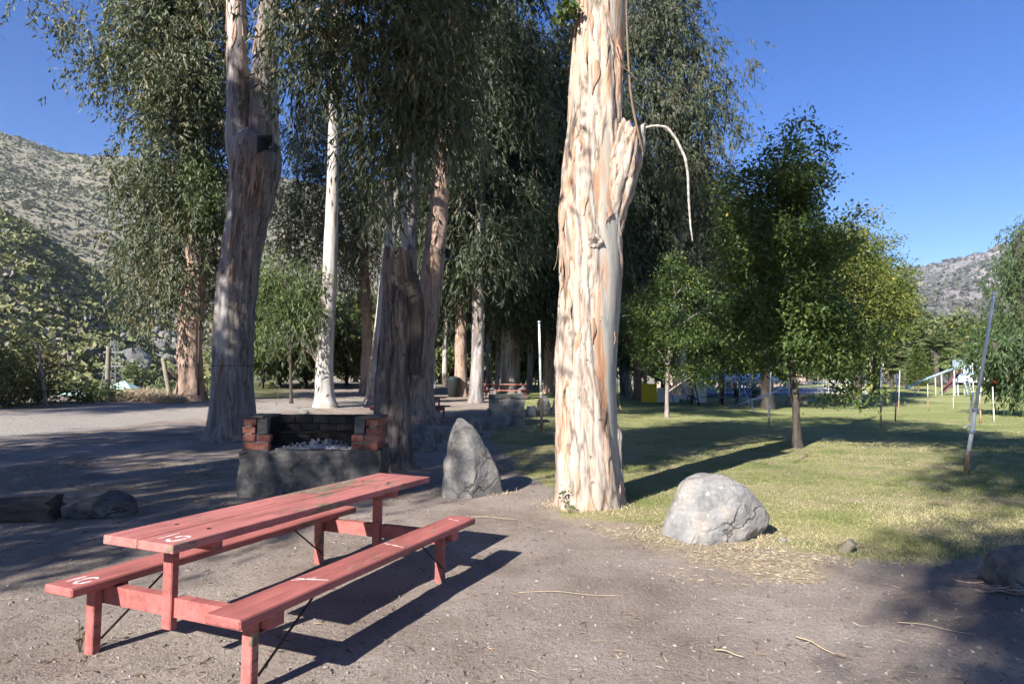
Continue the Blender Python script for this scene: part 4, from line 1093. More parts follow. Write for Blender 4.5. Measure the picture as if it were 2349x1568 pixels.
# ------------------------------------------------------------------ broadleaved trees on the lawn
def leafy_tree(name, label, rows, Y, mat, seed, ells, ncl, leaf, leaves=55, spread=0.4, L=0.14, W=0.065, ry=None, K=22, M=70, tone=0.45, group=None, limbs=12, shell=2.2):
    rng = np.random.RandomState(seed)
    p = at(rows[0][0], rows[0][1], Y)
    t = thing(name, label, 'tree', (p[0], Y, gz(p[0], Y)), 0, group)
    V, F, A, s = trunk_arrays(px_path(rows, Y), K, M, seed, 0.008, 0.06, 0.55, 0, 10)
    wpart('trunk', V, F, mat, t, True, A)
    C, O = sample_ells(ells, Y, ncl, rng, ry, shell)
    V, F, A = broad(C, O, rng, leaves, spread, L, W, tone)
    wpart('crown', V, F, leaf, t, False, A)
    tops = [at(r[0], r[1], Y) for r in rows]
    for e in ells[:limbs]:
        q = at(e[0], e[1], Y + (e[4] if len(e) > 4 else 0))
        k = min(range(1, len(tops)), key=lambda i: abs(tops[i][2] - (q[2] - 0.8)))
        r0 = max(0.012, 0.22 * rows[k][2] * Y / FPX)
        if np.linalg.norm(tops[k] - q) > 0.3:
            limb(t, [[*tops[k], r0], [*((tops[k] + q) / 2 + [0, 0, 0.12]), r0 * 0.6], [*q, 0.008]], mat, 6, 10)
    return t
YA = gp(1829, 1026)[1]
leafy_tree('ash_tree', 'young ash with a slim dark trunk in the middle of the lawn', [(1829, 1032, 19), (1828, 980, 15), (1825, 900, 14), (1812, 820, 13), (1802, 700, 11), (1795, 560, 9), (1792, 420, 6), (1805, 320, 3)], YA, BK_DARK, 121,
    [(1810, 330, 40, 36), (1860, 350, 34, 36), (1760, 350, 30, 34), (1800, 430, 80, 70), (1850, 470, 60, 60), (1740, 450, 50, 60), (1780, 560, 90, 80), (1850, 600, 70, 80), (1720, 600, 60, 70), (1790, 700, 110, 80), (1880, 720, 70, 80), (1710, 720, 60, 60), (1930, 800, 60, 70), (1960, 880, 36, 46), (1930, 900, 34, 30), (1880, 820, 50, 50), (1700, 520, 50, 70), (1690, 400, 34, 50), (1900, 560, 44, 60), (1690, 820, 46, 40), (1760, 800, 60, 46)],
    300, L_ASH, 80, 0.19, 0.11, 0.05, 1.6, tone=0.42, shell=1.8)
YA2 = gp(1530, 957)[1]
leafy_tree('ash_sapling', 'small ash sapling on the lawn in front of the playground', [(1530, 960, 9), (1530, 900, 8), (1532, 840, 7), (1540, 760, 5), (1548, 680, 3)], YA2, BK_GREY, 122,
    [(1520, 690, 45, 60), (1580, 650, 46, 60), (1490, 780, 46, 60), (1560, 770, 70, 60), (1630, 740, 40, 70), (1460, 720, 30, 50), (1620, 850, 50, 36), (1540, 860, 46, 24), (1655, 690, 24, 40), (1540, 620, 30, 40)], 80, L_ASH, 90, 0.27, 0.14, 0.06, 2.0, tone=0.25, shell=1.7)  # low leaf tone paints in the grove's shade, which doesn't reach this crown
YA3 = gp(1762, 938)[1]
leafy_tree('ash_tree', 'large ash with a thick dark trunk behind the young ash', [(1762, 945, 34), (1760, 900, 27), (1757, 840, 25), (1755, 760, 22), (1760, 600, 14), (1770, 480, 6)], YA3, BK_DARK, 123,
    [(1740, 640, 80, 90), (1800, 600, 80, 90), (1690, 720, 60, 70), (1760, 760, 110, 60), (1850, 720, 70, 80), (1780, 500, 60, 60), (1680, 620, 40, 60), (1900, 780, 60, 60), (1850, 830, 60, 36), (1660, 800, 50, 40), (1700, 500, 50, 60), (1860, 600, 50, 60)], 210, L_ASH, 80, 0.45, 0.19, 0.085, 3.0, tone=0.3)
leafy_tree('ash_tree', 'tall sunlit yellow green ash right of the young ash', [(1965, 915, 24), (1962, 800, 20), (1960, 650, 12), (1958, 540, 5)], 44, BK_DARK, 124,
    [(1950, 510, 40, 36), (1930, 580, 60, 60), (1990, 570, 46, 44), (1960, 660, 80, 70), (1890, 640, 50, 60), (2020, 680, 50, 50), (1980, 750, 70, 60), (1920, 760, 60, 50), (1900, 560, 40, 50)], 150, L_ASHY, 85, 0.42, 0.21, 0.095, 3.0, tone=0.5)
leafy_tree('ash_tree', 'rounded yellow green ash leaning out over the far lawn', [(2010, 905, 22), (2012, 820, 17), (2020, 700, 11), (2030, 620, 5)], 52, BK_DARK, 125,
    [(2015, 590, 34, 34), (2042, 640, 40, 44), (1990, 640, 50, 50), (2062, 690, 32, 38), (2025, 710, 56, 48), (2060, 745, 30, 28), (1990, 760, 50, 40)], 120, L_ASHY, 85, 0.42, 0.22, 0.10, 3.0, tone=0.42)
# pepper tree and its bent trunk at the right edge
YP = 44.0
def pepper(label, rows, Y, seed, ells, n, tone=0.5):
    return eucalypt('pepper_tree', label, rows, Y, BK_DARK, seed, ells, n, L_PEPPER, 16, 60, 0.02, 0.1, 0.5, 0.36, 0.09, 5, 10, 0.45, 1.1, 2.8, tone=tone, droop=1.0)
pepper('tall weeping green tree at the right edge of the lawn', [(2345, 905, 40), (2350, 800, 34), (2345, 650, 24), (2335, 540, 10)], 56, 126,
    [(2350, 570, 40, 50), (2325, 625, 34, 55), (2380, 620, 60, 80), (2325, 700, 38, 55), (2370, 740, 60, 70), (2365, 505, 26, 30), (2420, 560, 60, 90), (2312, 660, 24, 36), (2335, 780, 34, 36)], 260, 0.5)
YB = gp(2380, 918)[1]
pepper('low spreading tree with a bent black trunk at the right edge', [(2420, 930, 46), (2370, 890, 36), (2330, 862, 26), (2300, 840, 18), (2285, 810, 12), (2280, 780, 8)], 36, 127,
    [(2285, 800, 26, 18), (2325, 785, 34, 24), (2365, 820, 40, 36), (2262, 812, 18, 10), (2310, 845, 18, 14), (2375, 860, 36, 30), (2345, 885, 20, 14)], 90, 0.3)

# ------------------------------------------------------------------ background greenery (shared forms)
def bush_mesh(seed, ncl, mat, tone, L=0.32, W=0.16, sh=(1, 1, 1), leaves=95):
    rg = np.random.RandomState(seed)
    d = unit(rg.normal(size=(ncl, 3))) * (rg.rand(ncl) ** 0.42)[:, None]
    d[:, 2] = d[:, 2] * 0.9 + 0.15
    d *= 0.8 + 0.5 * fbm(d * 1.8 + seed, seed, 3)[:, None]
    C = d * np.array([2.4, 2.4, 2.4]) * np.array(sh) + [0, 0, 2.6 * sh[2]]
    V, F, A = broad(C, d, rg, leaves, 0.36, L, W, tone)
    return mk('crown', V, F, mat, False, A)
BU = [bush_mesh(301, 130, L_BACK, 0.5), bush_mesh(302, 120, L_BACK, 0.35, sh=(0.8, 0.8, 1.25)), bush_mesh(303, 110, L_ASH, 0.5, sh=(1.1, 1, 0.9)), bush_mesh(304, 110, L_BUSH, 0.5, 0.26, 0.11)]
tv, tf_ = tube(np.array([[0, 0, -0.2], [0.05, 0.02, 1.2], [0.0, 0.1, 2.6], [0.1, 0, 3.6]]), [0.16, 0.13, 0.1, 0.03], 8, False)
BT = mk('trunk', tv, np.array(tf_), BK_DARK, True)
def back_tree(label, u, Y, s, k, rz, name='background_tree', cat='tree', group='leafy trees closing the background', sz=1.0, zoff=None):
    p = at(u, 872, Y)
    z = gz(p[0], Y) if zoff is None else zoff
    t = thing(name, label, cat, (p[0], Y, z), rz, group)
    obj('trunk', BT, t, scale=(s, s, s * sz)); obj('crown', BU[k], t, scale=(s, s, s * sz))
    return t
BACK = [(600, 37, 1.0, 1, 'dark leafy shrub right of the forked trunk across the road'), (640, 40, 1.25, 0, 'leafy shrub tree behind the light green sapling'),
        (700, 43, 1.2, 2, 'green shrub left of the slender pale trunk'), (795, 44, 0.85, 3, 'yellowish bush just right of the slender pale trunk'),
        (815, 56, 1.5, 0, 'grey green tree behind the yellowish roadside bush'), (900, 60, 1.4, 2, 'green tree behind the broken stump'),
        (985, 58, 1.2, 0, 'pale green bush left of the dark bin'), (1010, 64, 1.6, 1, 'grey green tree behind the thin white leaning trunk'), (1045, 62, 1.3, 2, 'green bush behind the brown grove trunk'),
        (1110, 60, 1.2, 0, 'sunlit bush between the pale split and broad grey trunks'), (1140, 66, 1.6, 2, 'bluish green tree seen past the broad grey trunk'),
        (1200, 58, 1.2, 2, 'bright green bush right of the broad grey trunk'), (1238, 62, 1.2, 3, 'yellow green bush behind the thin white pole'),
        (1280, 64, 1.3, 0, 'bush at the end of the rail fence'), (1440, 75, 1.5, 1, 'dark tree behind the playground at its left'),
        (1520, 78, 1.9, 1, 'dark tree behind the play panels'), (1600, 80, 1.7, 0, 'leafy tree behind the blue swing legs'),
        (1670, 88, 1.9, 0, 'sunlit tree above the left pool umbrella'), (1730, 92, 2.0, 2, 'sunlit tree above the right pool umbrella'),
        (1800, 95, 1.8, 0, 'sunlit tree behind the white shower arch'), (1870, 96, 2.0, 3, 'yellowish tree behind the white fence'),
        (1940, 98, 2.0, 2, 'green tree behind the low grey block'), (2040, 110, 2.6, 1, 'dark tree behind the dry palm'), (2090, 125, 2.6, 0, 'grey green tree above the palms'),
        (2210, 120, 2.6, 0, 'tall grey green tree left of the weeping tree'), (2235, 110, 2.0, 2, 'green tree beside the weeping tree'),
        (2098, 90, 0.8, 2, 'dense green shrub below the palms'), (2270, 100, 1.6, 3, 'pale bush under the weeping tree'), (2330, 95, 2.0, 2, 'light green bush at the far right edge')]
for i, (u, Y_, s, k, lab) in enumerate(BACK):
    back_tree(lab, u, Y_, s, k, i * 1.7)
# valley trees below the road on the left
for i, (u, v, Y_, s, k, lab) in enumerate(((90, 905, 75, 1.3, 2, 'green valley tree left of the green roofed house'), (215, 900, 80, 1.5, 2, 'green valley tree right of the green roofed house'),
        (165, 880, 115, 2.0, 2, 'bright green tree above the green roofed house'), (320, 885, 120, 2.2, 1, 'dark valley tree right of the pointed green roof'), (380, 890, 95, 1.8, 0, 'valley tree behind the leaning post'),
        (235, 870, 140, 2.2, 0, 'valley tree under the lattice pylon'), (60, 885, 110, 2.0, 1, 'dark valley tree at the far left'), (205, 860, 150, 2.4, 2, 'bright valley tree left of the pylon'), (300, 905, 62, 1.0, 0, 'low shrub behind the dry grass heap'), (350, 860, 150, 2.2, 2, 'valley tree below the rocky outcrop'))):
    p = at(u, v, Y_)
    back_tree(lab, u, Y_, s, k, i * 2.1, 'valley_tree', 'tree', 'trees down in the valley', 1.0, p[2] - 4.9 * s)

# left roadside bushes with bare stems
def stem_bush(label, ells, Y, seed, n, base, L=0.12, W=0.055, leaves=42, spread=0.25, leaf=L_BUSH, twn=40):
    rng = np.random.RandomState(seed)
    p = at(base[0], base[1], Y)
    t = thing('roadside_bush', label, 'bush', (p[0], Y, gz(p[0], Y)), 0, 'scrubby bushes at the left roadside')
    C, O = sample_ells(ells, Y, n, rng, 1.4)
    V, F, A = broad(C, O, rng, leaves, spread, L, W, 0.5)
    wpart('foliage', V, F, leaf, t, False, A)
    twigs_mesh(C, np.array([p[0], Y, gz(p[0], Y) - 0.05]), rng, twn, 0.02).done('stems', TWIG, t, True, world=True)
    return t
stem_bush('yellow green bush at the far left edge of the picture', [(10, 830, 46, 44), (-40, 850, 50, 60), (40, 880, 50, 40), (10, 920, 60, 26)], 21.0, 401, 48, (15, 945))
stem_bush('sparse yellowing bush round the thin bare trunk', [(100, 815, 30, 34), (80, 870, 36, 40), (60, 912, 46, 22), (128, 830, 20, 22)], 22.5, 402, 32, (95, 938), leaves=26)
stem_bush('dark low bush left of the fence post', [(200, 900, 40, 22), (215, 915, 30, 14)], 24, 403, 16, (205, 928), leaf=L_ASH, twn=8)
t = thing('bare_trunk', 'thin bare leaning trunk among the left roadside bushes', 'tree trunk', (*at(103, 930, 21.5)[:2], gz(*at(103, 930, 21.5)[:2])))
V, F, A, _ = trunk_arrays(px_path([(106, 940, 9), (102, 900, 8), (97, 860, 8), (90, 810, 6), (84, 785, 4)], 21.5), 10, 40, 5, 0.006, 0.02, 0.5)
wpart('trunk', V, F, BK_GREY, t, True, A)

# ------------------------------------------------------------------ rocks
def ico(n=4):
    import bmesh
    bm = bmesh.new()
    bmesh.ops.create_icosphere(bm, subdivisions=n, radius=1.0)
    V = np.array([v.co[:] for v in bm.verts]); F = np.array([[v.index for v in f.verts] for f in bm.faces])
    bm.free()
    return V, F
ICO = {k: ico(k) for k in (2, 3, 4, 5, 6)}
def rock_mesh(poly, depth, seed, n=5, rough=0.03, p=40, facets=4, tilt=0.18, planes=()):
    """a rock whose front outline is the convex polygon poly (x, z in metres, z=0 the ground)"""
    rg = np.random.RandomState(seed)
    U, F = ICO[n]
    poly = np.array(poly, float)
    c2 = poly.mean(0); c2[1] = max(c2[1], 0.3 * poly[:, 1].max())
    N, Dd = [], []
    m = len(poly)
    area = sum(poly[i][0] * poly[(i + 1) % m][1] - poly[(i + 1) % m][0] * poly[i][1] for i in range(m))
    for i in range(m):
        a, b_ = poly[i], poly[(i + 1) % m]
        e = b_ - a
        nn = np.array([e[1], -e[0]]) if area > 0 else np.array([-e[1], e[0]])
        ln = np.linalg.norm(nn)
        if ln < 1e-6: continue
        nn = nn / ln
        v3 = np.array([nn[0], rg.normal() * tilt, nn[1]]); d = max(0.02, float(nn @ (a - c2)))
        N.append(v3); Dd.append(d)
    for s_ in (-1, 1):
        for k in range(facets):
            v3 = np.array([rg.normal() * 0.5, s_, rg.normal() * 0.35 + 0.12]); v3 /= np.linalg.norm(v3)
            sup = float(((poly - c2) @ v3[[0, 2]]).max()); N.append(v3); Dd.append(max(depth * 0.5 * rg.uniform(0.7, 1.05), 0.9 * sup))
    for pl_ in planes:
        v3 = np.array(pl_[:3], float); N.append(v3 / np.linalg.norm(v3)); Dd.append(pl_[3])
    N = np.array(N); Dd = np.array(Dd)
    q = np.clip(U @ N.T / Dd[None], 0, None)
    r = (q ** p).sum(1) ** (-1 / p)
    V = U * r[:, None]
    nz = fbm(V * 3.0 / max(0.3, depth) * 0.6 + seed, seed, 5) - 0.5
    rdg = np.abs(fbm(V * 5.0 + seed * 2.2, seed + 3, 4) - 0.5)
    stp = fbm(V * 4.0 + seed * 1.7, seed + 7, 2); stp = np.floor(stp * 7) / 7 + 0.06 * stp
    V = V + U * (rough * 2.2 * nz + rough * 1.3 * (0.2 - rdg) + rough * 1.6 * (stp - 0.5))[:, None]
    V = V + np.array([c2[0], 0, c2[1]])
    return V, F
def rock_px(name, label, outline, seed, mat, depth=None, n=5, rough=0.03, base=None, dyc=0.3, group=None, facets=4, p=40, planes=()):
    """outline in picture pixels; it stands on the ground at its lowest row"""
    o = np.array(outline, float)
    vb = base if base else (float(np.median(o[:, 0])), o[:, 1].max())
    g = gp(vb[0], vb[1])
    Y = g[1] + dyc
    P = np.array([at(u, v, Y) for u, v in o])
    zg = gz(g[0], Y)
    x0 = P[:, 0].mean()
    poly = np.stack([P[:, 0] - x0, P[:, 2] - zg], 1)
    poly[:, 1] = np.maximum(poly[:, 1], -0.06)
    dp = depth if depth else 0.8 * (poly[:, 0].max() - poly[:, 0].min())
    V, F = rock_mesh(poly, dp, seed, n, rough, p, facets, 0.18, planes)
    ob = obj(name, mk(name, V, F, mat, True), None, (x0, Y, zg))
    ob.data.polygons.foreach_set('use_smooth', np.ones(len(ob.data.polygons), bool))
    return tag(ob, label, 'rock', group)
for k in range(11):
    a_ = k * 2 * math.pi / 11
    rr_ = 0.062 * (1 + 0.25 * math.sin(3.1 * k))
    V, F = rock_mesh([(-0.5, -0.5), (-0.5, 0.4), (0.1, 0.6), (0.5, 0.3), (0.4, -0.5)], 0.8, 900 + k, 3, 0.16)
    V = V * np.array([0.055, 0.04, 0.06]) + KNOT + np.array([math.cos(a_) * rr_, 0.0, math.sin(a_) * rr_ * 0.9])
    wpart('knot_lump', V, F, BK_LUMP, hero, True)
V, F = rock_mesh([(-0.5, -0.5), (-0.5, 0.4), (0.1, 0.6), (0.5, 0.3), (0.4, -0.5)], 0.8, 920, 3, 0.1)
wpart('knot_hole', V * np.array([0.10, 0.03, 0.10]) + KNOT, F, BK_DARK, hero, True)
rock_px('boulder', 'pale grey boulder with a sloping right side on straw at the lawn edge', [(1512, 1240), (1535, 1185), (1560, 1110), (1580, 1098), (1640, 1087), (1690, 1105), (1762, 1180), (1752, 1215), (1735, 1252), (1620, 1255)], 503, STONE_PALE, 0.85, 6, 0.028, (1640, 1249), 0.36, facets=2, planes=((-0.15, -1, 0.32, 0.30), (0.55, -0.8, 0.12, 0.34), (-0.75, -0.55, 0.35, 0.36), (0.1, -0.75, 0.75, 0.34), (0.5, -0.6, -0.5, 0.40)))
rock_px('standing_stone', 'large pointed grey standing stone right of the picnic table', [(1013, 1138), (1016, 1070), (1034, 985), (1050, 960), (1066, 958), (1092, 985), (1122, 1035), (1148, 1095), (1160, 1145), (1080, 1150)], 504, STONE_GREY, 0.55, 6, 0.03, (1085, 1139), 0.2, p=34, facets=2, planes=((-0.3, -1, 0.22, 0.2), (0.6, -0.8, 0.25, 0.22), (-0.8, -0.5, 0.2, 0.3)))
RK = 'border rocks along the lawn'
rock_px('rock', 'flat topped rock half lit, left of the standing stone', [(936, 1042), (936, 985), (950, 976), (992, 982), (1000, 1030), (990, 1042)], 505, STONE_GREY, 0.5, 5, 0.03, (965, 1040), 0.25, RK)
rock_px('rock', 'low layered rock just left of the standing stone tip', [(994, 1015), (996, 985), (1015, 980), (1038, 990), (1040, 1015)], 506, STONE_GREY, 0.5, 5, 0.03, (1015, 1018), 0.25, RK)
rock_px('rock', 'dark rounded rock behind the tip of the standing stone', [(1074, 990), (1078, 958), (1090, 953), (1104, 968), (1106, 995)], 507, STONE_GREY, 0.4, 4, 0.03, (1090, 1000), 0.2, RK)
rock_px('rock', 'upright pointed rock in front of the far stone barbecue', [(1106, 990), (1110, 955), (1119, 936), (1130, 948), (1140, 985), (1138, 992)], 508, STONE_GREY, 0.4, 5, 0.02, (1122, 988), 0.2, RK)
rock_px('rock', 'pale blocky rock at the left corner of the far stone barbecue', [(1134, 982), (1136, 953), (1150, 944), (1166, 955), (1168, 970), (1164, 982)], 509, STONE_PALE, 0.4, 5, 0.03, (1152, 982), 0.2, RK)
rock_px('rock', 'square pale rock right of the far stone barbecue', [(1207, 953), (1210, 932), (1228, 930), (1230, 956)], 510, STONE_PALE, 0.35, 4, 0.02, (1218, 956), 0.2, RK)
rock_px('rock', 'wide grey rock behind the thin white pole', [(1228, 952), (1236, 915), (1250, 908), (1262, 925), (1266, 950)], 511, STONE_GREY, 0.6, 4, 0.03, (1248, 952), 0.2, RK)
rock_px('rock', 'grey rock partly hidden by the left of the peeling trunk', [(1266, 945), (1270, 918), (1282, 906), (1300, 912), (1302, 945)], 512, STONE_GREY, 0.6, 4, 0.03, (1284, 945), 0.2, RK)
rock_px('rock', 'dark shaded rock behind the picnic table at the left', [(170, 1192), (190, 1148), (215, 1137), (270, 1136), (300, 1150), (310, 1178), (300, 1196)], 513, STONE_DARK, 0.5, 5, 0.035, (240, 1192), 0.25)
rock_px('rock', 'dark rock cut off by the right edge of the picture', [(2286, 1345), (2283, 1310), (2292, 1276), (2312, 1256), (2350, 1247), (2400, 1256), (2436, 1300), (2436, 1360), (2390, 1388), (2320, 1380)], 514, STONE_GREY, 0.6, 5, 0.03, (2350, 1383), 0.3)
rock_px('rock', 'small flat stone by the gravel road near the pale trunk', [(682, 948), (690, 940), (705, 940), (710, 948)], 515, STONE_GREY, 0.3, 3, 0.02, (696, 949), 0.1)
rock_px('rock', 'small pale stone beside the shadow of the boulder', [(1788, 1243), (1792, 1235), (1803, 1236), (1806, 1244)], 516, STONE_PALE, 0.06, 3, 0.006, (1797, 1245), 0.03)
# rocky outcrop on the near hill
rng = np.random.RandomState(520)
t = thing('rocky_outcrop', 'grey broken rocky outcrop low on the scrubby hillside', 'rock outcrop', at(400, 800, 190))
def hill_at(u, v):
    r = ray(u, v); best = None
    dH = HN.reshape(-1, 3) - CAM
    dn_ = dH / np.linalg.norm(dH, axis=1)[:, None]
    return HN.reshape(-1, 3)[np.argmax(dn_ @ (r / np.linalg.norm(r)))]
rmesh = [mk('boulder_block', *rock_mesh([(-0.5, 0), (-0.45, 0.6), (-0.1, 0.95), (0.35, 0.75), (0.5, 0.1)], 0.8, 521 + k, 3, 0.08), STONE_GREY, False) for k in range(3)]
for k in range(130):
    c = hill_at(rng.choice([rng.normal(390, 34), rng.normal(360, 30), rng.normal(410, 22)]), rng.normal(785, 26))
    s = rng.uniform(1.6, 5.0)
    obj('boulder_block', rmesh[k % 3], t, np.array(c) - np.array(t.location) + rng.normal(size=3) * [1.2, 1.2, 0.3] - [0, 0, 0.35 * s], (rng.normal() * 0.3, rng.normal() * 0.3, rng.rand() * 6.28), s)
t = thing('rocky_outcrop', 'pale bare rock slab just above the valley trees', 'rock outcrop', hill_at(292, 838))
obj('rock_slab', rmesh[0], t, (0, 0, -2.0), (0.2, 0.3, 0.5), (7, 5, 6)); obj('rock_slab', rmesh[1], t, (2.5, -1, -2.2), (0.1, 0.5, 1.5), (5, 5, 4))

# ------------------------------------------------------------------ log, small stub
rng = np.random.RandomState(530)
g = gp(70, 1205)
t = thing('log', 'old dark cut log lying at the left edge of the picture', 'log', (g[0], g[1] + 0.15, gz(g[0], g[1])))
pts = [[*at(-120, 1185, g[1] + 0.1), 0.165], [*at(-20, 1180, g[1] + 0.15), 0.16], [*at(70, 1176, g[1] + 0.2), 0.155], [*at(128, 1172, g[1] + 0.25), 0.15]]
V, F, A, _ = trunk_arrays(pts, 40, 60, 531, 0.02, 0, 0.6, 0.0, 10)
e = V[-40:].mean(0) - np.array([0.03, 0, 0]); V = np.concatenate([V, [e]])
V[-41:-1] += rng.normal(size=(40, 3)) * 0.02
wpart('log_body', V, [F, np.array([[59 * 40 + j, 59 * 40 + (j + 1) % 40, 2400] for j in range(40)])], LOGM, t, True)
g = gp(1938, 1268)
t = thing('wood_stub', 'small grey wooden stub sticking out of the turf right of the boulder', 'stub', (g[0], g[1], g[2]))
V, F, A, _ = trunk_arrays([[0, 0.05, -0.03, 0.05], [0.02, 0.0, 0.04, 0.05], [0.05, -0.04, 0.10, 0.042]], 16, 14, 532, 0.006, 0, 0.5)
e = V[-16:].mean(0); V = np.concatenate([V, [e]])
obj('stub_body', mk('stub_body', V, [F, np.array([[13 * 16 + j, 13 * 16 + (j + 1) % 16, 14 * 16] for j in range(16)])], POST, True), t)
rng = np.random.RandomState(533)
t = thing('fallen_bark', 'long strips of fallen bark beside the rock at the right edge', 'bark strips', gp(2270, 1365))
for k in range(7):
    L_ = rng.uniform(0.12, 0.3); a_ = rng.normal(2.9, 0.35)
    c = np.array([rng.normal() * 0.07, rng.normal() * 0.05, 0.02 + 0.008 * k])
    d = np.array([math.cos(a_), math.sin(a_), 0.02])
    nx = np.array([-d[1], d[0], 0])
    m = 6; s_ = np.linspace(-1, 1, m)
    cc = c + d * (s_ * L_ / 2)[:, None] + np.array([0, 0, 1]) * (0.015 * s_ ** 2)[:, None]
    w = 0.013 * (1 - 0.7 * s_ ** 2)[:, None]
    V = np.concatenate([cc + nx * w, cc - nx * w, cc + [0, 0, 0.006]])
    F = [(i, i + 1, m * 2 + i + 1, m * 2 + i) for i in range(m - 1)] + [(m * 2 + i, m * 2 + i + 1, m + i + 1, m + i) for i in range(m - 1)]
    obj('bark_strip', mk('bark_strip', V, np.array(F), STRIP), t)

# ------------------------------------------------------------------ picnic tables
TL, TW, TH, TT = 2.58, 0.521, 0.737, 0.048
BL, BW, BH, BT_ = 2.54, 0.235, 0.433, 0.05
BX0, BX1 = -0.451, 0.498
def bx(lo, hi, bev=0.0, M=None): return MB().box(lo, hi, M, bev)
def table_meshes(pt, pb):
    d = {}
    def reg(name, mb, mat):
        V = np.concatenate(mb.V); g_ = {}
        for f in mb.F: g_.setdefault(len(f), []).append(f)
        d.setdefault(name, []).append(mk(name, V, [np.array(x) for x in g_.values()], mat))
    reg('tabletop_plank', bx((-TW / 2, 0, TH - TT), (-0.0008, TL, TH), 0.004), pt)
    reg('tabletop_plank', bx((0.0008, 0.002, TH - TT), (TW / 2, TL - 0.003, TH - 0.002), 0.004), pt)
    reg('bench_plank', bx((BX0 - BW, -0.03, BH - BT_), (BX0, -0.03 + BL, BH), 0.008), pb)
    reg('bench_plank', bx((BX1, -0.007, BH - BT_), (BX1 + BW, -0.007 + BL, BH), 0.008), pb)
    return d
TM = table_meshes(PINK_TOP, PINK)
def channel(a, b_, w, h, t_=0.008):
    """steel channel from a to b along x, open towards +y"""
    mb = MB()
    mb.box((a[0], a[1], a[2]), (b_[0], a[1] + t_, a[2] + h))
    mb.box((a[0], a[1] + t_, a[2]), (b_[0], a[1] + w, a[2] + t_))
    mb.box((a[0], a[1] + t_, a[2] + h - t_), (b_[0], a[1] + w, a[2] + h))
    return mb
ENDS = (0.25, TL - 0.36)
def picnic_table(label, loc, rz, group, detail=True):
    t = thing('picnic_table', label, 'picnic table', loc, rz, group)
    for nm in ('tabletop_plank', 'bench_plank'):
        for k, me in enumerate(TM[nm]):
            o = obj(nm, me, t)
    for e, ly in enumerate(ENDS):
        sgn = 1 if e == 0 else -1
        y0 = ly
        # post under the table, beam across, legs under the benches
        bx((-0.05, y0 - 0.05, 0.205), (0.022, y0 - 0.0, TH - TT - 0.002), 0.006).done('post', PINK, t)
        for xa, xb in ((BX0 - BW * 0.5, -0.052), (0.024, BX1 + BW * 0.55)):
            ch = channel((xa, y0 - 0.03, 0.272), (xb, y0, 0.0), 0.06, 0.105)
            ch.done('beam', PINK, t)
        for xc in (BX0 - BW * 0.52, BX1 + BW * 0.50):
            bx((xc - 0.045, y0 - 0.085, -0.06), (xc + 0.025, y0 - 0.032, BH - BT_ - 0.002), 0.005).done('leg', PINK, t)
            bx((xc - 0.075, y0 - 0.02, 0.30), (xc + 0.075, y0 + 0.09, 0.381), 0.004).done('bracket', PINK, t)
            if detail:
                dy = 0.42 * sgn
                MB().tube(np.array([[xc + 0.02, y0 - 0.03, 0.07], [xc + 0.02, y0 + dy, BH - BT_ - 0.012]]), 0.007, 6).done('brace_rod', IRON, t, True)
        bx((-TW / 2 + 0.05, y0 - 0.03 + 0.09 * sgn, TH - TT - 0.062), (TW / 2 - 0.05, y0 + 0.03 + 0.09 * sgn, TH - TT - 0.001), 0.004).done('crosspiece', PINK, t)
    bx((-0.035, ENDS[0] + 0.05, TH - TT - 0.05), (0.035, ENDS[1] - 0.05, TH - TT - 0.001), 0.003).done('rail', PINK, t)
    return t
TH0 = 0.400
tloc = np.array([-1.9557, 3.43, 0.0])
main = picnic_table('weathered pink picnic table with number 10 painted on it, in the foreground', tloc, -TH0, 'pink picnic tables')
# worn numerals painted on the table end and the bench end
def stroke(poly_l, z, th_=0.0005):
    """flat painted stroke from a list of (x,y,width)"""
    P = np.array(poly_l, float)
    T = np.gradient(P[:, :2], axis=0); T /= np.linalg.norm(T, axis=1)[:, None] + 1e-9
    Nn = np.stack([-T[:, 1], T[:, 0]], 1)
    m = len(P)
    a_ = P[:, :2] + Nn * P[:, 2:3] / 2; b_ = P[:, :2] - Nn * P[:, 2:3] / 2
    V = np.concatenate([np.c_[a_, np.full(m, z)], np.c_[b_, np.full(m, z)], np.c_[a_, np.full(m, z + th_)], np.c_[b_, np.full(m, z + th_)]])
    F = []
    for i in range(m - 1):
        F += [(2 * m + i, 3 * m + i, 3 * m + i + 1, 2 * m + i + 1), (i, 2 * m + i, 2 * m + i + 1, i + 1), (m + i, m + i + 1, 3 * m + i + 1, 3 * m + i)]
    return V, np.array(F)
def zero(cx, cy, rx, ry, a0, a1, w):
    a_ = np.linspace(a0, a1, 26)
    return [(cx + rx * math.cos(x), cy + ry * math.sin(x), w * (0.85 + 0.3 * abs(math.sin(3 * x)))) for x in a_]
tp1 = [o for o in main.children if o.name.startswith('tabletop_plank')]
bp1 = [o for o in main.children if o.name.startswith('bench_plank')]
for nm, par, st_, z in (('numeral_one', tp1[1], [(0.075, 0.06, 0.008), (0.072, 0.13, 0.011), (0.07, 0.20, 0.008)], TH - 0.0015),
                        ('numeral_zero', tp1[1], zero(0.165, 0.115, 0.036, 0.06, -2.6, 3.0, 0.019), TH - 0.0015),
                        ('numeral_one', bp1[0], [(BX0 - 0.168, 0.05, 0.016), (BX0 - 0.165, 0.10, 0.02), (BX0 - 0.163, 0.16, 0.017)], BH + 0.0005),
                        ('numeral_zero', bp1[0], zero(BX0 - 0.085, 0.105, 0.034, 0.06, 0.7, 6.4, 0.018), BH + 0.0005)):
    V, F = stroke(st_, z)
    obj(nm, mk(nm, V, F, WHITE_MARK), par)
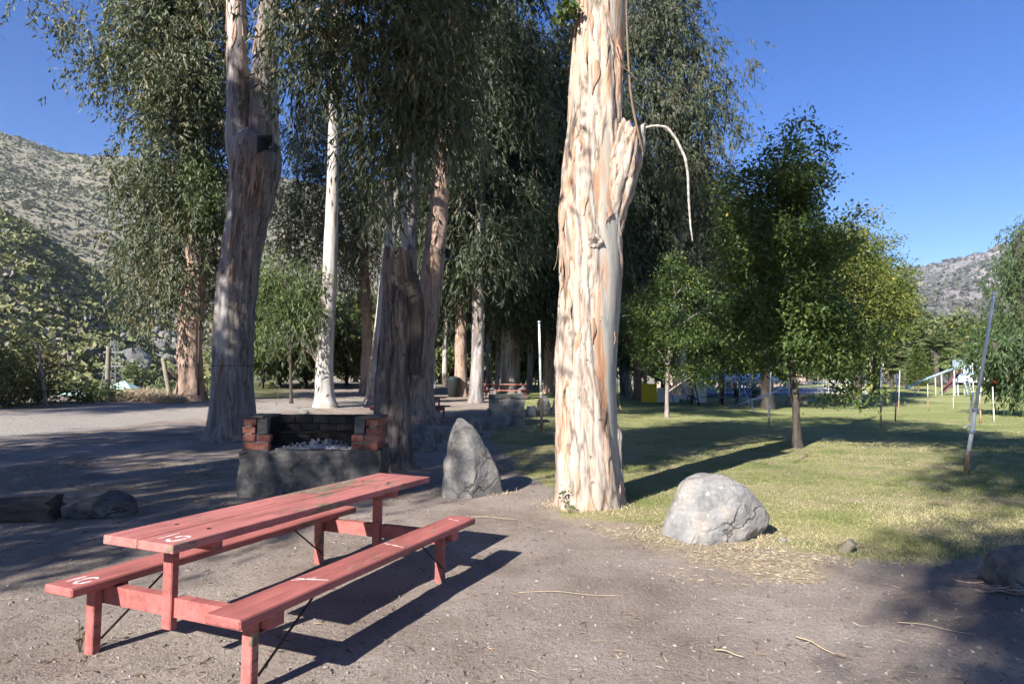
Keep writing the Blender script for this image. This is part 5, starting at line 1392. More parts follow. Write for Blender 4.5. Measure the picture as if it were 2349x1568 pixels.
for (x_, y_) in ((-0.12, ENDS[0] + 0.09), (0.13, ENDS[0] + 0.09), (-0.12, ENDS[1] - 0.09), (0.13, ENDS[1] - 0.09)):
    par = tp1[0] if x_ < 0 else tp1[1]
    MB().tube(np.array([[x_, y_, TH - 0.003], [x_, y_, TH + 0.003]]), 0.011, 10).done('bolt', IRON, par, False)
# carved ring stain and paint scrapes on the top
V, F = stroke(zero(-0.13, 1.05, 0.055, 0.055, 0, 6.29, 0.008), TH + 0.0005, 0.001)
obj('ring_stain', mk('ring_stain', V, F, pmat('rust_stain', [(0.3, (0.30, 0.09, 0.06)), (0.7, (0.42, 0.13, 0.1))], 9, rough=0.8, bumps=None)), tp1[0])
for (x, y, dx, dy) in ((BX1 + 0.02, 0.62, 0.19, 0.05), (BX1 + 0.03, 1.5, 0.18, -0.04), (BX1 + 0.05, 2.4, 0.12, -0.05), (BX1 + 0.02, 0.58, 0.10, 0.10)):
    V, F = stroke([(x, y, 0.004), (x + dx * 0.5, y + dy * 0.4, 0.01), (x + dx, y + dy, 0.003)], BH + 0.0005, 0.001)
    obj('paint_scrape', mk('paint_scrape', V, F, WHITE_MARK), bp1[1])
g = gp(940, 968)
g2 = gp(960, 958)
picnic_table('pink picnic table behind the twin stemmed eucalyptus, its top bleached pale', (-2.12, 20.9, gz(-2.12, 20.9)), 1.47, 'pink picnic tables', False)
picnic_table('pink picnic table seen over the far stone barbecue', (at(1214, 900, 33)[0], 33.5, gz(0.5, 33.5)), 1.45, 'pink picnic tables', False)

# ------------------------------------------------------------------ brick barbecue
rng = np.random.RandomState(540)
g = gp(560, 1142)
YQ = g[1] + 0.02
xl, xr = at(541, 1100, YQ)[0], at(866, 1100, YQ)[0]
zb = gz((xl + xr) / 2, YQ)
ztop = at(700, 1034, YQ)[2]; zpier = at(560, 957, YQ + 0.1)[2]
DEP = 0.82
bq = thing('brick_barbecue', 'brick and concrete barbecue full of ash, in shade behind the picnic table', 'barbecue', ((xl + xr) / 2, YQ, zb))
W_ = xr - xl
def rough_box(lo, hi, nx_, ny_, nz_, amp, seed, sc=5.0):
    lo = np.array(lo); hi = np.array(hi)
    V, F = [], []
    def face(o, du, dv, nu, nv_):
        st_ = sum(len(v) for v in V)
        a_, b_ = np.meshgrid(np.linspace(0, 1, nu), np.linspace(0, 1, nv_), indexing='ij')
        V.append((o + a_.ravel()[:, None] * du + b_.ravel()[:, None] * dv))
        for i in range(nu - 1):
            for j in range(nv_ - 1):
                k = st_ + i * nv_ + j
                F.append((k, k + nv_, k + nv_ + 1, k + 1))
    d = hi - lo
    ex, ey, ez = np.array([d[0], 0, 0]), np.array([0, d[1], 0]), np.array([0, 0, d[2]])
    face(lo, ex, ez, nx_, nz_); face(lo + ey, ez, ex, nz_, nx_)
    face(lo, ez, ey, nz_, ny_); face(lo + ex, ey, ez, ny_, nz_)
    face(lo + ez, ex, ey, nx_, ny_)
    V = np.concatenate(V)
    c = (lo + hi) / 2
    n = np.stack([fbm(V * sc + k * 9.7, seed + k, 4) - 0.5 for k in range(3)], 1)
    big = np.stack([fbm(V * sc * 0.35 + k * 5.7, seed + 10 + k, 2) - 0.5 for k in range(3)], 1)
    V = V + n * amp + big * amp * 1.6
    return V, np.array(F)
V, F = rough_box((-W_ / 2, 0, -0.1), (W_ / 2, DEP, ztop - zb), 90, 34, 44, 0.06, 541, 6.0)
obj('concrete_base', mk('concrete_base', V, F, CONCRETE, True), bq)
zt = ztop - zb
ch_ = (zpier - ztop) / 4.0
bl, bh_, bd = 0.235, ch_ - 0.018, 0.115
def brick_mesh(l, d, h, mat, nm='brick'):
    mb = MB().box((0, 0, 0), (l, d, h), None, 0.006)
    V = np.concatenate(mb.V); g_ = {}
    for f in mb.F: g_.setdefault(len(f), []).append(f)
    return mk(nm, V, [np.array(x) for x in g_.values()], mat)
hb = 0.17
BMR = brick_mesh(hb, bd, bh_, BRICK); BMS = brick_mesh(bl, bd, bh_, SOOT); BMY = brick_mesh(bd, bl, bh_, BRICK)
BMYS = brick_mesh(bd, bl, bh_, SOOT)
def br(me, x, y, c, j=0.006):
    obj('brick', me, bq, (x + rng.normal() * j, y + rng.normal() * j, zt + 0.004 + c * ch_ + rng.normal() * 0.002), (0, 0, rng.normal() * 0.012))
yf = 0.10
for side in (0, 1):
    for c in range(4):
        nb = 2 if c < 2 else 1
        for k in range(nb):
            x = (-W_ / 2 + 0.03 + k * (hb + 0.014)) if side == 0 else (W_ / 2 - 0.03 - hb - k * (hb + 0.014))
            br(BMR, x, yf, c)
        # side wall going back
        x = -W_ / 2 + 0.04 if side == 0 else W_ / 2 - 0.04 - bd
        for k in range(2):
            br(BMY, x, yf + bd + 0.012 + k * (bl + 0.012) + 0.02 * (c % 2), c)
for c in range(4):
    x = -W_ / 2 + 0.17 - 0.09 * (c % 2)
    while x < W_ / 2 - 0.30:
        br(BMS, x, DEP - 0.19, c); x += bl + 0.012
# mortar bodies behind the bricks, rendered smears on the pier tops
for side in (-1, 1):
    x0, x1 = sorted((side * (W_ / 2 - 0.055), side * (W_ / 2 - 0.145)))
    V, F = rough_box((x0, yf + 0.015, zt - 0.01), (x1, DEP - 0.1, zt + 4 * ch_ - 0.025), 8, 14, 12, 0.008, 545 + side, 9)
    obj('mortar_core', mk('mortar_core', V, F, MORTAR, True), bq)
    x0, x1 = sorted((side * (W_ / 2 - 0.05), side * (W_ / 2 - 0.03 - 2 * hb)))
    V, F = rough_box((x0, yf + 0.02, zt - 0.01), (x1, yf + bd - 0.012, zt + 2 * ch_ - 0.012), 12, 6, 8, 0.006, 547 + side, 9)
    obj('mortar_core', mk('mortar_core', V, F, MORTAR, True), bq)
    x0, x1 = sorted((side * (W_ / 2 - 0.03 - hb - 0.012), side * (W_ / 2 - 0.03 - hb - 0.15)))
    V, F = rough_box((x0, yf + 0.0, zt + 2 * ch_), (x1, yf + bd, zt + 4 * ch_ + 0.01), 10, 8, 12, 0.03, 550 + side, 6)
    obj('render_block', mk('render_block', V, F, CONCRETE, True), bq)
    x0, x1 = sorted((side * (W_ / 2 - 0.015), side * (W_ / 2 - 0.31)))
    V, F = rough_box((x0, yf - 0.012, zt + 4 * ch_ - 0.012), (x1, DEP - 0.08, zt + 4 * ch_ + 0.022), 14, 18, 4, 0.016, 553 + side, 6)
    obj('pier_cap', mk('pier_cap', V, F, CONCRETE, True), bq)
V, F = rough_box((-W_ / 2 + 0.2, DEP - 0.17, zt - 0.01), (W_ / 2 - 0.2, DEP - 0.06, zt + 4 * ch_ + 0.012), 40, 6, 12, 0.014, 556, 7)
obj('back_wall_core', mk('back_wall_core', V, F, SOOT, True), bq)
# grate
mb = MB()
zg_ = zt + 2.05 * ch_
for y in np.linspace(0.30, DEP - 0.24, 3): mb.tube(np.array([[-W_ / 2 + 0.2, y, zg_], [W_ / 2 - 0.2, y, zg_]]), 0.008, 6)
for x in np.linspace(-W_ / 2 + 0.24, W_ / 2 - 0.24, 34): mb.tube(np.array([[x, 0.28, zg_ + 0.01], [x, DEP - 0.22, zg_ + 0.01]]), 0.004, 5)
mb.done('grill_grate', IRON, bq, True)
for x in (-W_ / 2 + 0.32, W_ / 2 - 0.42):
    MB().tube(np.array([[x, 0.34, zt], [x, 0.34, zg_ - 0.008]]), 0.008, 6).done('grate_leg', IRON, bq, True)
# ash heap and charred lumps
nx_, ny_ = 60, 26
a_, b_ = np.meshgrid(np.linspace(-0.5, 0.52, nx_), np.linspace(0.14, DEP - 0.22, ny_), indexing='ij')
Q = np.stack([a_.ravel(), b_.ravel(), 0 * a_.ravel()], 1)
hgt = (0.10 * np.exp(-((Q[:, 0] - 0.05) / 0.34) ** 2 - ((Q[:, 1] - 0.42) / 0.16) ** 2) + 0.03 * (fbm(Q * 14, 560, 4) - 0.45))
V = np.c_[Q[:, :2], zt + np.maximum(0.003, hgt) + 0.004]
ii, jj = np.meshgrid(np.arange(nx_ - 1), np.arange(ny_ - 1), indexing='ij'); k = ii * ny_ + jj
obj('ash_heap', mk('ash_heap', V, np.stack([k, k + ny_, k + ny_ + 1, k + 1], -1).reshape(-1, 4), ASH_M, True), bq)
cm = [mk('ash_lump', *rock_mesh([(-0.5, 0), (-0.4, 0.6), (0.1, 0.8), (0.5, 0.4), (0.4, 0)], 0.8, 570 + k, 2, 0.1), m_) for k, m_ in enumerate((ASH_M, ASH_M, SOOT))]
for k in range(90):
    x, y = rng.normal(0.08, 0.26), rng.normal(0.40, 0.1)
    z = 0.10 * math.exp(-((x - 0.05) / 0.34) ** 2 - ((y - 0.42) / 0.16) ** 2)
    if abs(x) < 0.55: obj('ash_lump', cm[k % 3], bq, (x, max(0.16, y), zt + z), (rng.rand() * 0.5, 0, rng.rand() * 6.28), float(rng.uniform(0.025, 0.065)))
# far stone barbecue
g = gp(1150, 978)
YQ2 = g[1] + 0.2
x0, x1 = at(1120, 940, YQ2)[0], at(1203, 940, YQ2)[0]
z1 = at(1160, 908, YQ2)[2]; z0 = gz(x0, YQ2)
fb = thing('stone_barbecue', 'square grey stone barbecue among the border rocks', 'barbecue', ((x0 + x1) / 2, YQ2, z0))
V, F = rough_box((-(x1 - x0) / 2, 0, -0.1), ((x1 - x0) / 2, 0.95, z1 - z0), 40, 30, 34, 0.05, 581, 4)
obj('masonry_block', mk('masonry_block', V, F, STONE_GREY, True), fb)
V, F = rough_box((-(x1 - x0) / 2 + 0.01, -0.03, z1 - z0 - 0.07), ((x1 - x0) / 2 + 0.03, 0.97, z1 - z0 + 0.03), 30, 24, 4, 0.02, 583, 5)
obj('coping', mk('coping', V, F, CONCRETE, True), fb)

# ------------------------------------------------------------------ poles on the lawn
def pole(label, top, foot, Y=None, r=0.03, mat=POLE, head=True, group='thin poles on the lawn'):
    g = gp(*foot)
    Y = Y if Y else g[1]
    f = at(foot[0], foot[1], Y); zf = gz(f[0], Y); tpt = at(top[0], top[1], Y)
    t = thing('lawn_pole', label, 'pole', (f[0], Y, zf), 0, group)
    d = np.array([tpt[0] - f[0], 0.0, tpt[2] - zf])
    MB().tube(np.array([d * -0.02, d * 0.35, d * 0.37]), [r * 1.25, r * 1.25, r], 9).done('pipe', mat, t, True)
    MB().tube(np.array([d * 0.37, d * 0.7, d]), [r, r * 0.95, r * 0.9], 9).done('pipe', mat, t, True)
    if head:
        mb = MB()
        mb.tube(np.array([d, d + [0, 0, 0.06]]), [r * 1.12, r * 1.05], 9)
        mb.tube(np.array([d + [-0.05, 0, 0.05], d + [0.0, 0, 0.075], d + [0.05, 0, 0.06]]), r * 0.25, 6)
        mb.done('head', STEEL, t, True)
    return t, d
pl, d = pole('tall white pole with a rusty foot leaning right on the near lawn', (2280, 678), (2213, 1092), r=0.027)
mb = MB()
for q in (0.36, 0.24):
    c = d * q
    mb.tube(np.array([c + [0, 0, -0.02], c + [0.002, 0, 0.03]]), 0.055, 10)
mb.done('clamp', STEEL, pl, True)
MB().tube(np.array([d * 0.30 + [-0.075, 0, 0], d * 0.46 + [-0.09, 0, 0]]), 0.016, 7).done('rod', POLE, pl, True)
MB().tube(smooth_path(np.array([d * 0.27 + [-0.04, -0.03, 0.02], d * 0.27 + [-0.12, -0.03, 0.03], d * 0.27 + [-0.17, -0.03, -0.02]]), 8), 0.013, 6).done('cloth_tie', WHITE, pl, True)
pole('slender white pole with a rusty lower half between the rocks and the peeling trunk', (1237, 742), (1243, 982), 17.2, 0.032, POLE2)
pole('white lawn pole with hooked top left of the young ash', (1769, 838), (1763, 975), 24, 0.026)
pole('white pole with rusty lower third on the middle lawn', (2021, 826), (2020, 958), 25, 0.028, POLE2)
pole('thin dark pole on the middle lawn', (2057, 855), (2053, 940), 30, 0.025, NAVY, False)
pole('thin white pole next to the thin dark pole', (2064, 850), (2060, 928), 34, 0.02, POLE2, False)
pole('short white post right of the leaning pole', (2277, 887), (2279, 930), 30, 0.022, WHITE, False)
pole('short white pipe directly behind the leaning pole', (2246, 888), (2249, 936), 28, 0.025, POLE2, False)
pole('thin orange stake far out on the lawn', (2128, 880), (2128, 915), 42, 0.02, POLE2, False)
pole('thin white stake far out on the lawn', (2187, 868), (2186, 906), 45, 0.022, WHITE, False)
# dark blue post in front of the pool
pole('dark blue lamp post in front of the pool fence', (1661, 820), (1657, 912), 46, 0.07, NAVY, False)

# ------------------------------------------------------------------ loudspeakers on the trunks
def speaker(label, u, v, Y, size, rz, par=None):
    p = at(u, v, Y)
    t = thing('loudspeaker', label, 'loudspeaker', p, rz)
    s = size
    V, F = [], []
    ring = []
    for (h, y) in ((0.5, -0.35), (0.46, -0.30), (0.28, 0.05), (0.14, 0.3)):
        ring.append([(-h * s, y * s, -h * s), (h * s, y * s, -h * s), (h * s, y * s, h * s), (-h * s, y * s, h * s)])
    inner = [(-0.42 * s, -0.33 * s, -0.42 * s), (0.42 * s, -0.33 * s, -0.42 * s), (0.42 * s, -0.33 * s, 0.42 * s), (-0.42 * s, -0.33 * s, 0.42 * s)]
    deep = [(x * 0.3, 0.1 * s, z * 0.3) for (x, y, z) in inner]
    V = np.array(sum(ring, []) + inner + deep)
    for q in range(3):
        for j in range(4): F.append((q * 4 + j, (q * 4) + (j + 1) % 4, (q + 1) * 4 + (j + 1) % 4, (q + 1) * 4 + j))
    for j in range(4):
        F.append((j, 16 + j, 16 + (j + 1) % 4, (j + 1) % 4)); F.append((16 + j, 20 + j, 20 + (j + 1) % 4, 16 + (j + 1) % 4))
    F.append((20, 21, 22, 23)); F.append((12, 15, 14, 13))
    obj('horn', mk('horn', V, np.array(F), BLACKP), t)
    MB().tube(np.array([[0, 0.25 * s, 0], [0, 0.6 * s, 0]]), 0.16 * s, 10).done('driver', BLACKP, t, True)
    mb = MB(); mb.tube(np.array([[0, 0.1 * s, 0], [0, 0.15 * s, -0.02]]), 0.1 * s, 10); mb.done('centre_plug', STEEL, t, True)
    MB().tube(smooth_path(np.array([[-0.3 * s, 0.1 * s, 0.3 * s], [-0.2 * s, 0.6 * s, 0.5 * s], [0, 0.95 * s, 0.2 * s]]), 8), 0.02, 6).done('bracket', IRON, t, True)
    return t
speaker('square horn loudspeaker hanging in the fork of the grey eucalyptus', 617, 335, YF - 0.75, 0.40, -0.25)
speaker('square horn loudspeaker on the twin stemmed eucalyptus, pointing right', 1022, 583, Y8 - 0.2, 0.30, 0.9)

# ------------------------------------------------------------------ left side: posts, dry grass, pylon, houses
def fence_post(label, top, foot, Y, r):
    f = at(*foot, Y); tp = at(*top, Y); zf = gz(f[0], Y)
    t = thing('fence_post', label, 'post', (f[0], Y, zf), 0, 'old fence posts at the roadside')
    d = np.array([tp[0] - f[0], 0, tp[2] - zf])
    V, F, A, _ = trunk_arrays([[*(d * -0.05), r], [*(d * 0.5), r * 0.97], [*d, r * 0.92]], 12, 24, 5, 0.008, 0, 0.4)
    e = V[-12:].mean(0); V = np.concatenate([V, [e]])
    obj('post_shaft', mk('post_shaft', V, [F, np.array([[23 * 12 + j, 23 * 12 + (j + 1) % 12, 24 * 12] for j in range(12)])], POST, True), t)
    return t
fence_post('upright round wooden post at the left roadside', (249, 795), (246, 918), 24.5, 0.085)
lp = fence_post('leaning pale wooden post left of the shaggy trunk', (374, 821), (393, 905), 25.5, 0.085)
q0 = at(384, 846, 25.5) - np.array(lp.location); q1 = at(412, 873, 25.9) - np.array(lp.location)
MB().tube(np.array([q0, q1, q1 + (q1 - q0) * 0.35]), 0.06, 8).done('brace', BK_DARK, lp, True)
for k, (u, v) in enumerate(((402, 893), (258, 905))):
    fence_post(('short stub post at the foot of the shaggy trunk', 'short dark stub beside the upright post')[k], (u, v), (u + 1, v + 20), 26 - k, 0.07)
rng = np.random.RandomState(600)
def tuft_field(name, label, cat, poly_or_pts, n, h, w, lean, tone, mat, kind='stuff', z0=0.0, seed=1):
    rg = np.random.RandomState(seed)
    P = poly_or_pts(rg, n)
    z = gh(P[:, 0], P[:, 1]) + z0
    if P.shape[1] > 2: z = z + P[:, 2]
    C = np.c_[P[:, :2], z - 0.005]
    D = unit(np.c_[rg.normal(size=(n, 2)) * lean, np.ones(n)])
    S = unit(np.cross(D, np.c_[rg.normal(size=(n, 2)), np.zeros(n)]))
    Ls = h * (0.4 + 0.9 * rg.rand(n))
    V, F = leaf_arrays(C, D, S, Ls, w)
    rn = np.clip(rg.normal(tone, 0.2, n), 0, 1)
    return tag(obj(name, mk(name, V, F, mat, False, {'rnd': ('FACE', rn)})), label, cat, kind=kind)
def heap_pts(rg, n):
    u = rg.uniform(268, 430, n); dpt = rg.uniform(24.5, 27.5, n)
    x = (u - 1174.5) / FPX * dpt
    return np.c_[x, dpt, 0.12 * rg.rand(n) * np.clip(np.sin((u - 262) / 168 * 3.1), 0, 1) * 2]
tuft_field('dry_grass', 'heap of dry straw coloured grass between the two old posts', 'dry grass', heap_pts, 5200, 0.32, 0.022, 0.9, 0.62, L_STRAW, seed=601)
# lattice pylon
pb = at(258, 885, 82)
t = thing('lattice_pylon', 'pale steel lattice pylon rising behind the upright post', 'pylon', (pb[0], 82, pb[2] - 3))
hp = at(258, 780, 82)[2] - (pb[2] - 3)
def pyl(z): return 1.0 * (1 - z / hp) ** 1.1 + 0.28 if z < hp * 0.9 else 0.28
for sx in (-1, 1):
    for sy in (-1, 1):
        zs = np.linspace(0, hp, 12)
        MB().tube(np.array([[sx * pyl(z), sy * pyl(z), z] for z in zs]), 0.035, 5).done('leg', PYLON, t)
zs = np.linspace(0, hp, 11)
for i in range(10):
    mb = MB()
    for s1 in (-1, 1):
        for (a1, a2) in ((-1, 1), (1, -1)):
            mb.tube(np.array([[s1 * pyl(zs[i]), a1 * pyl(zs[i]), zs[i]], [s1 * pyl(zs[i + 1]), a2 * pyl(zs[i + 1]), zs[i + 1]]]), 0.022, 4)
            mb.tube(np.array([[a1 * pyl(zs[i]), s1 * pyl(zs[i]), zs[i]], [a2 * pyl(zs[i + 1]), s1 * pyl(zs[i + 1]), zs[i + 1]]]), 0.022, 4)
    mb.done('bracing', PYLON, t)
for z in (hp * 0.82, hp * 0.62):
    MB().box((-1.3, -0.1, z), (1.3, 0.1, z + 0.12)).done('cross_arm', PYLON, t)
# houses with green roofs
def hip_house(label, u0, u1, vr, ve, vb, Y, hip=0.3):
    a = at(u0, ve, Y); b_ = at(u1, ve, Y); zr = at(u0, vr, Y)[2]; zb_ = at(u0, vb, Y)[2]
    w = b_[0] - a[0]; d = w * 0.7
    t = thing('green_roofed_house', label, 'house', ((a[0] + b_[0]) / 2, Y, zb_ - 2), 0, 'green roofed houses in the valley')
    he = a[2] - zb_ + 2; hr = zr - zb_ + 2
    V = [(-w / 2, 0, he), (w / 2, 0, he), (w / 2, d, he), (-w / 2, d, he), (-w / 2 + w * hip, d / 2, hr), (w / 2 - w * hip, d / 2, hr), (-w / 2, 0, he - 0.15), (w / 2, 0, he - 0.15), (w / 2, d, he - 0.15), (-w / 2, d, he - 0.15)]
    F4 = np.array([(0, 1, 5, 4), (2, 3, 4, 5), (6, 7, 1, 0), (7, 8, 2, 1), (9, 6, 0, 3), (9, 8, 7, 6)]); F3 = np.array([(1, 2, 5), (3, 0, 4)])
    obj('roof', mk('roof', np.array(V), [F4, F3], GREENROOF), t)
    MB().box((-w / 2 + 0.4, 0.4, 0), (w / 2 - 0.4, d - 0.4, he - 0.16)).done('wall', WALLP, t)
    for k in (-0.28, 0.0, 0.28):
        wo = MB().box((k * w - 0.4, 0.34, he - 1.45), (k * w + 0.4, 0.398, he - 0.55)).done('window', WHITE, t)
        MB().box((k * w - 0.32, 0.31, he - 1.37), (k * w + 0.32, 0.338, he - 0.63)).done('pane', GLASS, wo)
    return t
hip_house('low house with pale green hipped roof right of the thin bare trunk', 128, 196, 896, 909, 922, 62, 0.24)
hip_house('house with a pointed pale green roof behind the upright post', 240, 300, 873, 890, 900, 95, 0.45)
hip_house('pale green roof partly hidden by the heap of dry grass', 262, 312, 903, 913, 922, 56, 0.3)

# ------------------------------------------------------------------ middle distance: bin, rail fence
p = gp(1044, 908)
t = thing('waste_bin', 'dark waste bin at the foot of a brown grove trunk', 'bin', (p[0], p[1] - 0.9, gz(p[0], p[1] - 0.9)))
MB().tube(np.array([[0, 0, 0], [0, 0, 0.9], [0, 0, 0.95]]), [0.30, 0.34, 0.37], 16).done('drum', BLACKP, t, True)
MB().tube(np.array([[0, 0, 0.95], [0, 0, 1.0], [0, 0, 1.1]]), [0.38, 0.37, 0.12], 16).done('lid', BLACKP, t, True)
for k, (u, v) in enumerate(((1130, 908), (1200, 905))):
    rock_px('rock', ('round dark rock behind the farthest picnic table at its left', 'round grey rock behind the farthest picnic table at its right')[k], [(u - 12, v), (u - 11, v - 12), (u, v - 20), (u + 11, v - 12), (u + 12, v)], 590 + k, STONE_GREY, 0.7, 4, 0.04, (u, v), 0.3)
yF = 50.0
x0, x1 = at(1228, 890, yF)[0], at(1330, 890, yF)[0]
t = thing('rail_fence', 'pale wooden rail fence seen between the grove trunks', 'fence', ((x0 + x1) / 2, yF, gz(x0, yF)))
for x in np.linspace(x0, x1, 3): MB().box((x - (x0 + x1) / 2 - 0.06, -0.05, -0.1), (x - (x0 + x1) / 2 + 0.06, 0.05, 1.25)).done('fence_post', POST, t)
for z in (0.35, 0.7, 1.05): MB().box(((x0 - x1) / 2, -0.09, z), ((x1 - x0) / 2, -0.052, z + 0.12)).done('rail', POST, t)
for (u, vt, vb, Y_) in ((996, 820, 888, 44), (882, 860, 905, 40)):
    f = at(u, vb, Y_); zf = gz(f[0], Y_)
    t = thing('concrete_post', 'slim pale post in front of the bushes ' + ('left of the thin white leaning trunk' if u > 900 else 'left of the leaning white trunk'), 'post', (f[0], Y_, zf))
    MB().box((-0.06, -0.06, -0.05), (0.06, 0.06, at(u, vt, Y_)[2] - zf), None, 0.01).done('post_shaft', WHITE, t)

# ------------------------------------------------------------------ playground behind the lawn
def base(u, Y): 
    p = at(u, 872, Y); return p[0], Y, gz(p[0], Y)
def zpx(u, v, Y): return at(u, v, Y)[2]
Yp = 48.0
x, y, z = base(1490, Yp)
t = thing('play_house', 'play set with a yellow end panel and white walls under the trees', 'play house', (x, y, z))
MB().box((-0.62, -0.06, 0.02), (-0.12, 0.0, 1.4), None, 0.02).done('yellow_panel', YELLOW, t)
MB().box((-0.10, 0.02, 0.02), (0.55, 0.09, 1.38), None, 0.02).done('yellow_panel', YELLOW, t)
MB().box((0.57, 0.0, 0.02), (2.2, 0.08, 1.1), None, 0.02).done('white_panel', WHITE, t)
MB().box((3.3, 0.0, 0.02), (4.2, 0.08, 1.5), None, 0.02).done('white_panel', WHITE, t)
V, F = [], []
MB().box((-0.75, -0.3, 0.0), (3.4, 0.3, 0.08), ([[0.89, 0, -0.0], [0, 1, 0], [-0.45, 0, 1]], (0.3, -0.6, 1.75))).done('slide_chute', NAVY, t)
for xx in (1.3, 2.9): MB().tube(np.array([[xx - 0.35, -0.6, 0], [xx, -0.55, 1.55]]), 0.05, 7).done('leg', BLUE, t)
for xx in (1.3, 2.9): MB().tube(np.array([[xx + 0.35, -0.6, 0], [xx, -0.55, 1.55]]), 0.05, 7).done('leg', BLUE, t)
x, y, z = base(1585, Yp + 1)
t = thing('sign_panel', 'white notice panel with a red block on the playground', 'sign', (x, y, z))
MB().box((-0.9, 0, 0.25), (0.9, 0.06, 1.25), None, 0.015).done('board', WHITE, t)
MB().box((-0.5, -0.012, 0.55), (0.05, -0.003, 1.1)).done('red_print', RED, t)
for xx in (-0.8, 0.8): MB().tube(np.array([[xx, 0.09, -0.05], [xx, 0.09, 1.4]]), 0.035, 7).done('post', NAVY, t)
x, y, z = base(1640, 44)
t = thing('swing_frame', 'blue steel swing frame in front of the pool', 'swing', (x, y, z))
for sx, col in ((-1, NAVY), (1, BLUE)):
    for sy in (-1, 1):
        MB().tube(np.array([[sx * 1.7 + 0.35, sy * 0.9, 0], [sx * 1.55, 0, 2.5]]), 0.05, 8).done('leg', col, t, True)
MB().tube(np.array([[-1.7, 0, 2.5], [1.7, 0, 2.5]]), 0.05, 8).done('top_bar', NAVY, t, True)
for xx in (-0.7, 0.5):
    for s_ in (-0.2, 0.2): MB().tube(np.array([[xx + s_, 0, 2.45], [xx + s_, 0.05, 0.6]]), 0.012, 5).done('chain', STEEL, t)
    MB().box((xx - 0.24, -0.08, 0.56), (xx + 0.24, 0.16, 0.6)).done('seat', NAVY, t)
x, y, z = base(1735, 38)
def seesaw(label, u, Y, span, tilt, cols):
    x, y, z = base(u, Y)
    t = thing('seesaw', label, 'seesaw', (x, y, z), 0, 'seesaws on the lawn')
    c, s_ = math.cos(tilt), math.sin(tilt)
    MB().box((-span / 2, -0.09, -0.04), (span / 2, 0.09, 0.04), ([[c, 0, -s_], [0, 1, 0], [s_, 0, c]], (0, 0, 0.62)), 0.01).done('plank', cols[0], t)
    for sg in (-1, 1):
        MB().box((-0.2, -0.16, 0.045), (0.2, 0.16, 0.08), ([[c, 0, -s_], [0, 1, 0], [s_, 0, c]], (sg * span * 0.46 * c, 0, 0.62 + sg * span * 0.46 * s_))).done('seat', cols[1], t)
        MB().tube(np.array([[sg * span * 0.36 * c, 0, 0.62 + sg * span * 0.36 * s_], [sg * span * 0.36 * c - 0.05 * s_, 0, 0.62 + sg * span * 0.36 * s_ + 0.35]]), 0.02, 6).done('handle', cols[1], t)
    for sy in (-1, 1):
        MB().tube(np.array([[0, sy * 0.3, -0.05], [0, sy * 0.12, 0.6]]), 0.04, 7).done('pivot_leg', cols[2], t)
    return t
seesaw('dark seesaw in the shade left of the large ash trunk', 1722, 40, 4.2, 0.34, (NAVY, NAVY, NAVY))
seesaw('second dark seesaw lying low behind the first in the shade', 1690, 42.5, 3.8, -0.05, (NAVY, NAVY, NAVY))
# pool: low blue wall, white picket fence, umbrellas, bank behind
Yq = 64.0
x0, x1 = at(1600, 872, Yq)[0], at(1990, 872, Yq)[0]
t = thing('pool_wall', 'low bright blue pool wall behind the lawn', 'pool wall', ((x0 + x1) / 2, Yq + 1.2, gz((x0 + x1) / 2, Yq)))
MB().box(((x0 - x1) / 2, 0, -0.1), ((x1 - x0) / 2, 0.25, 0.62)).done('wall_face', flat('pool_blue', (0.05, 0.13, 0.5)), t)
MB().box(((x0 - x1) / 2, -0.04, 0.622), ((x1 - x0) / 2, 0.3, 0.72)).done('coping', WHITE, t)
t = thing('picket_fence', 'long white picket fence along the pool', 'fence', ((x0 + x1) / 2, Yq, gz((x0 + x1) / 2, Yq)))
pk_ = MB().box((-0.02, -0.015, 0.05), (0.02, 0.015, 1.45)).done('picket', WHITE, t, loc=((x0 - x1) / 2, 0, 0))
n = int((x1 - x0) / 0.16)
for k in range(1, min(n, 150)): obj('picket', pk_.data, t, ((x0 - x1) / 2 + k * 0.16, 0, 0))
for z_ in (0.22, 1.25): MB().box(((x0 - x1) / 2, 0.018, z_), ((x1 - x0) / 2, 0.05, z_ + 0.06)).done('rail', WHITE, t)
CANVAS = flat('white_canvas', (0.62, 0.62, 0.64))
def umbrella(label, u, Y, w, h):
    x, y, z = base(u, Y)
    t = thing('pool_umbrella', label, 'umbrella', (x, y, z), 0.2, 'white umbrellas by the pool')
    MB().tube(np.array([[0, 0, 0], [0, 0, h]]), 0.035, 7).done('pole', STEEL, t, True)
    a_ = np.arange(8) * math.pi / 4
    V = np.array([[0, 0, h]] + [[w * 0.55 * math.cos(q), w * 0.55 * math.sin(q), h - w * 0.16] for q in a_] + [[w * math.cos(q), w * math.sin(q), h - w * 0.38] for q in a_] + [[w * math.cos(q), w * math.sin(q), h - w * 0.38 - 0.16] for q in a_])
    F3 = np.array([(0, 1 + k, 1 + (k + 1) % 8) for k in range(8)])
    F4 = np.array([(1 + k, 9 + k, 9 + (k + 1) % 8, 1 + (k + 1) % 8) for k in range(8)] + [(9 + k, 17 + k, 17 + (k + 1) % 8, 9 + (k + 1) % 8) for k in range(8)])
    obj('canopy', mk('canopy', V, [F3, F4], CANVAS), t)
    return t
umbrella('leftmost white umbrella by the pool, above the swing frame', 1648, 69, 2.0, 2.6)
umbrella('white pool umbrella just right of the blue lamp post', 1688, 71, 2.0, 2.35)
umbrella('white pool umbrella second from the right', 1712, 74, 2.1, 2.45)
umbrella('rightmost white umbrella by the pool, left of the large ash trunk', 1742, 70, 2.0, 2.4)
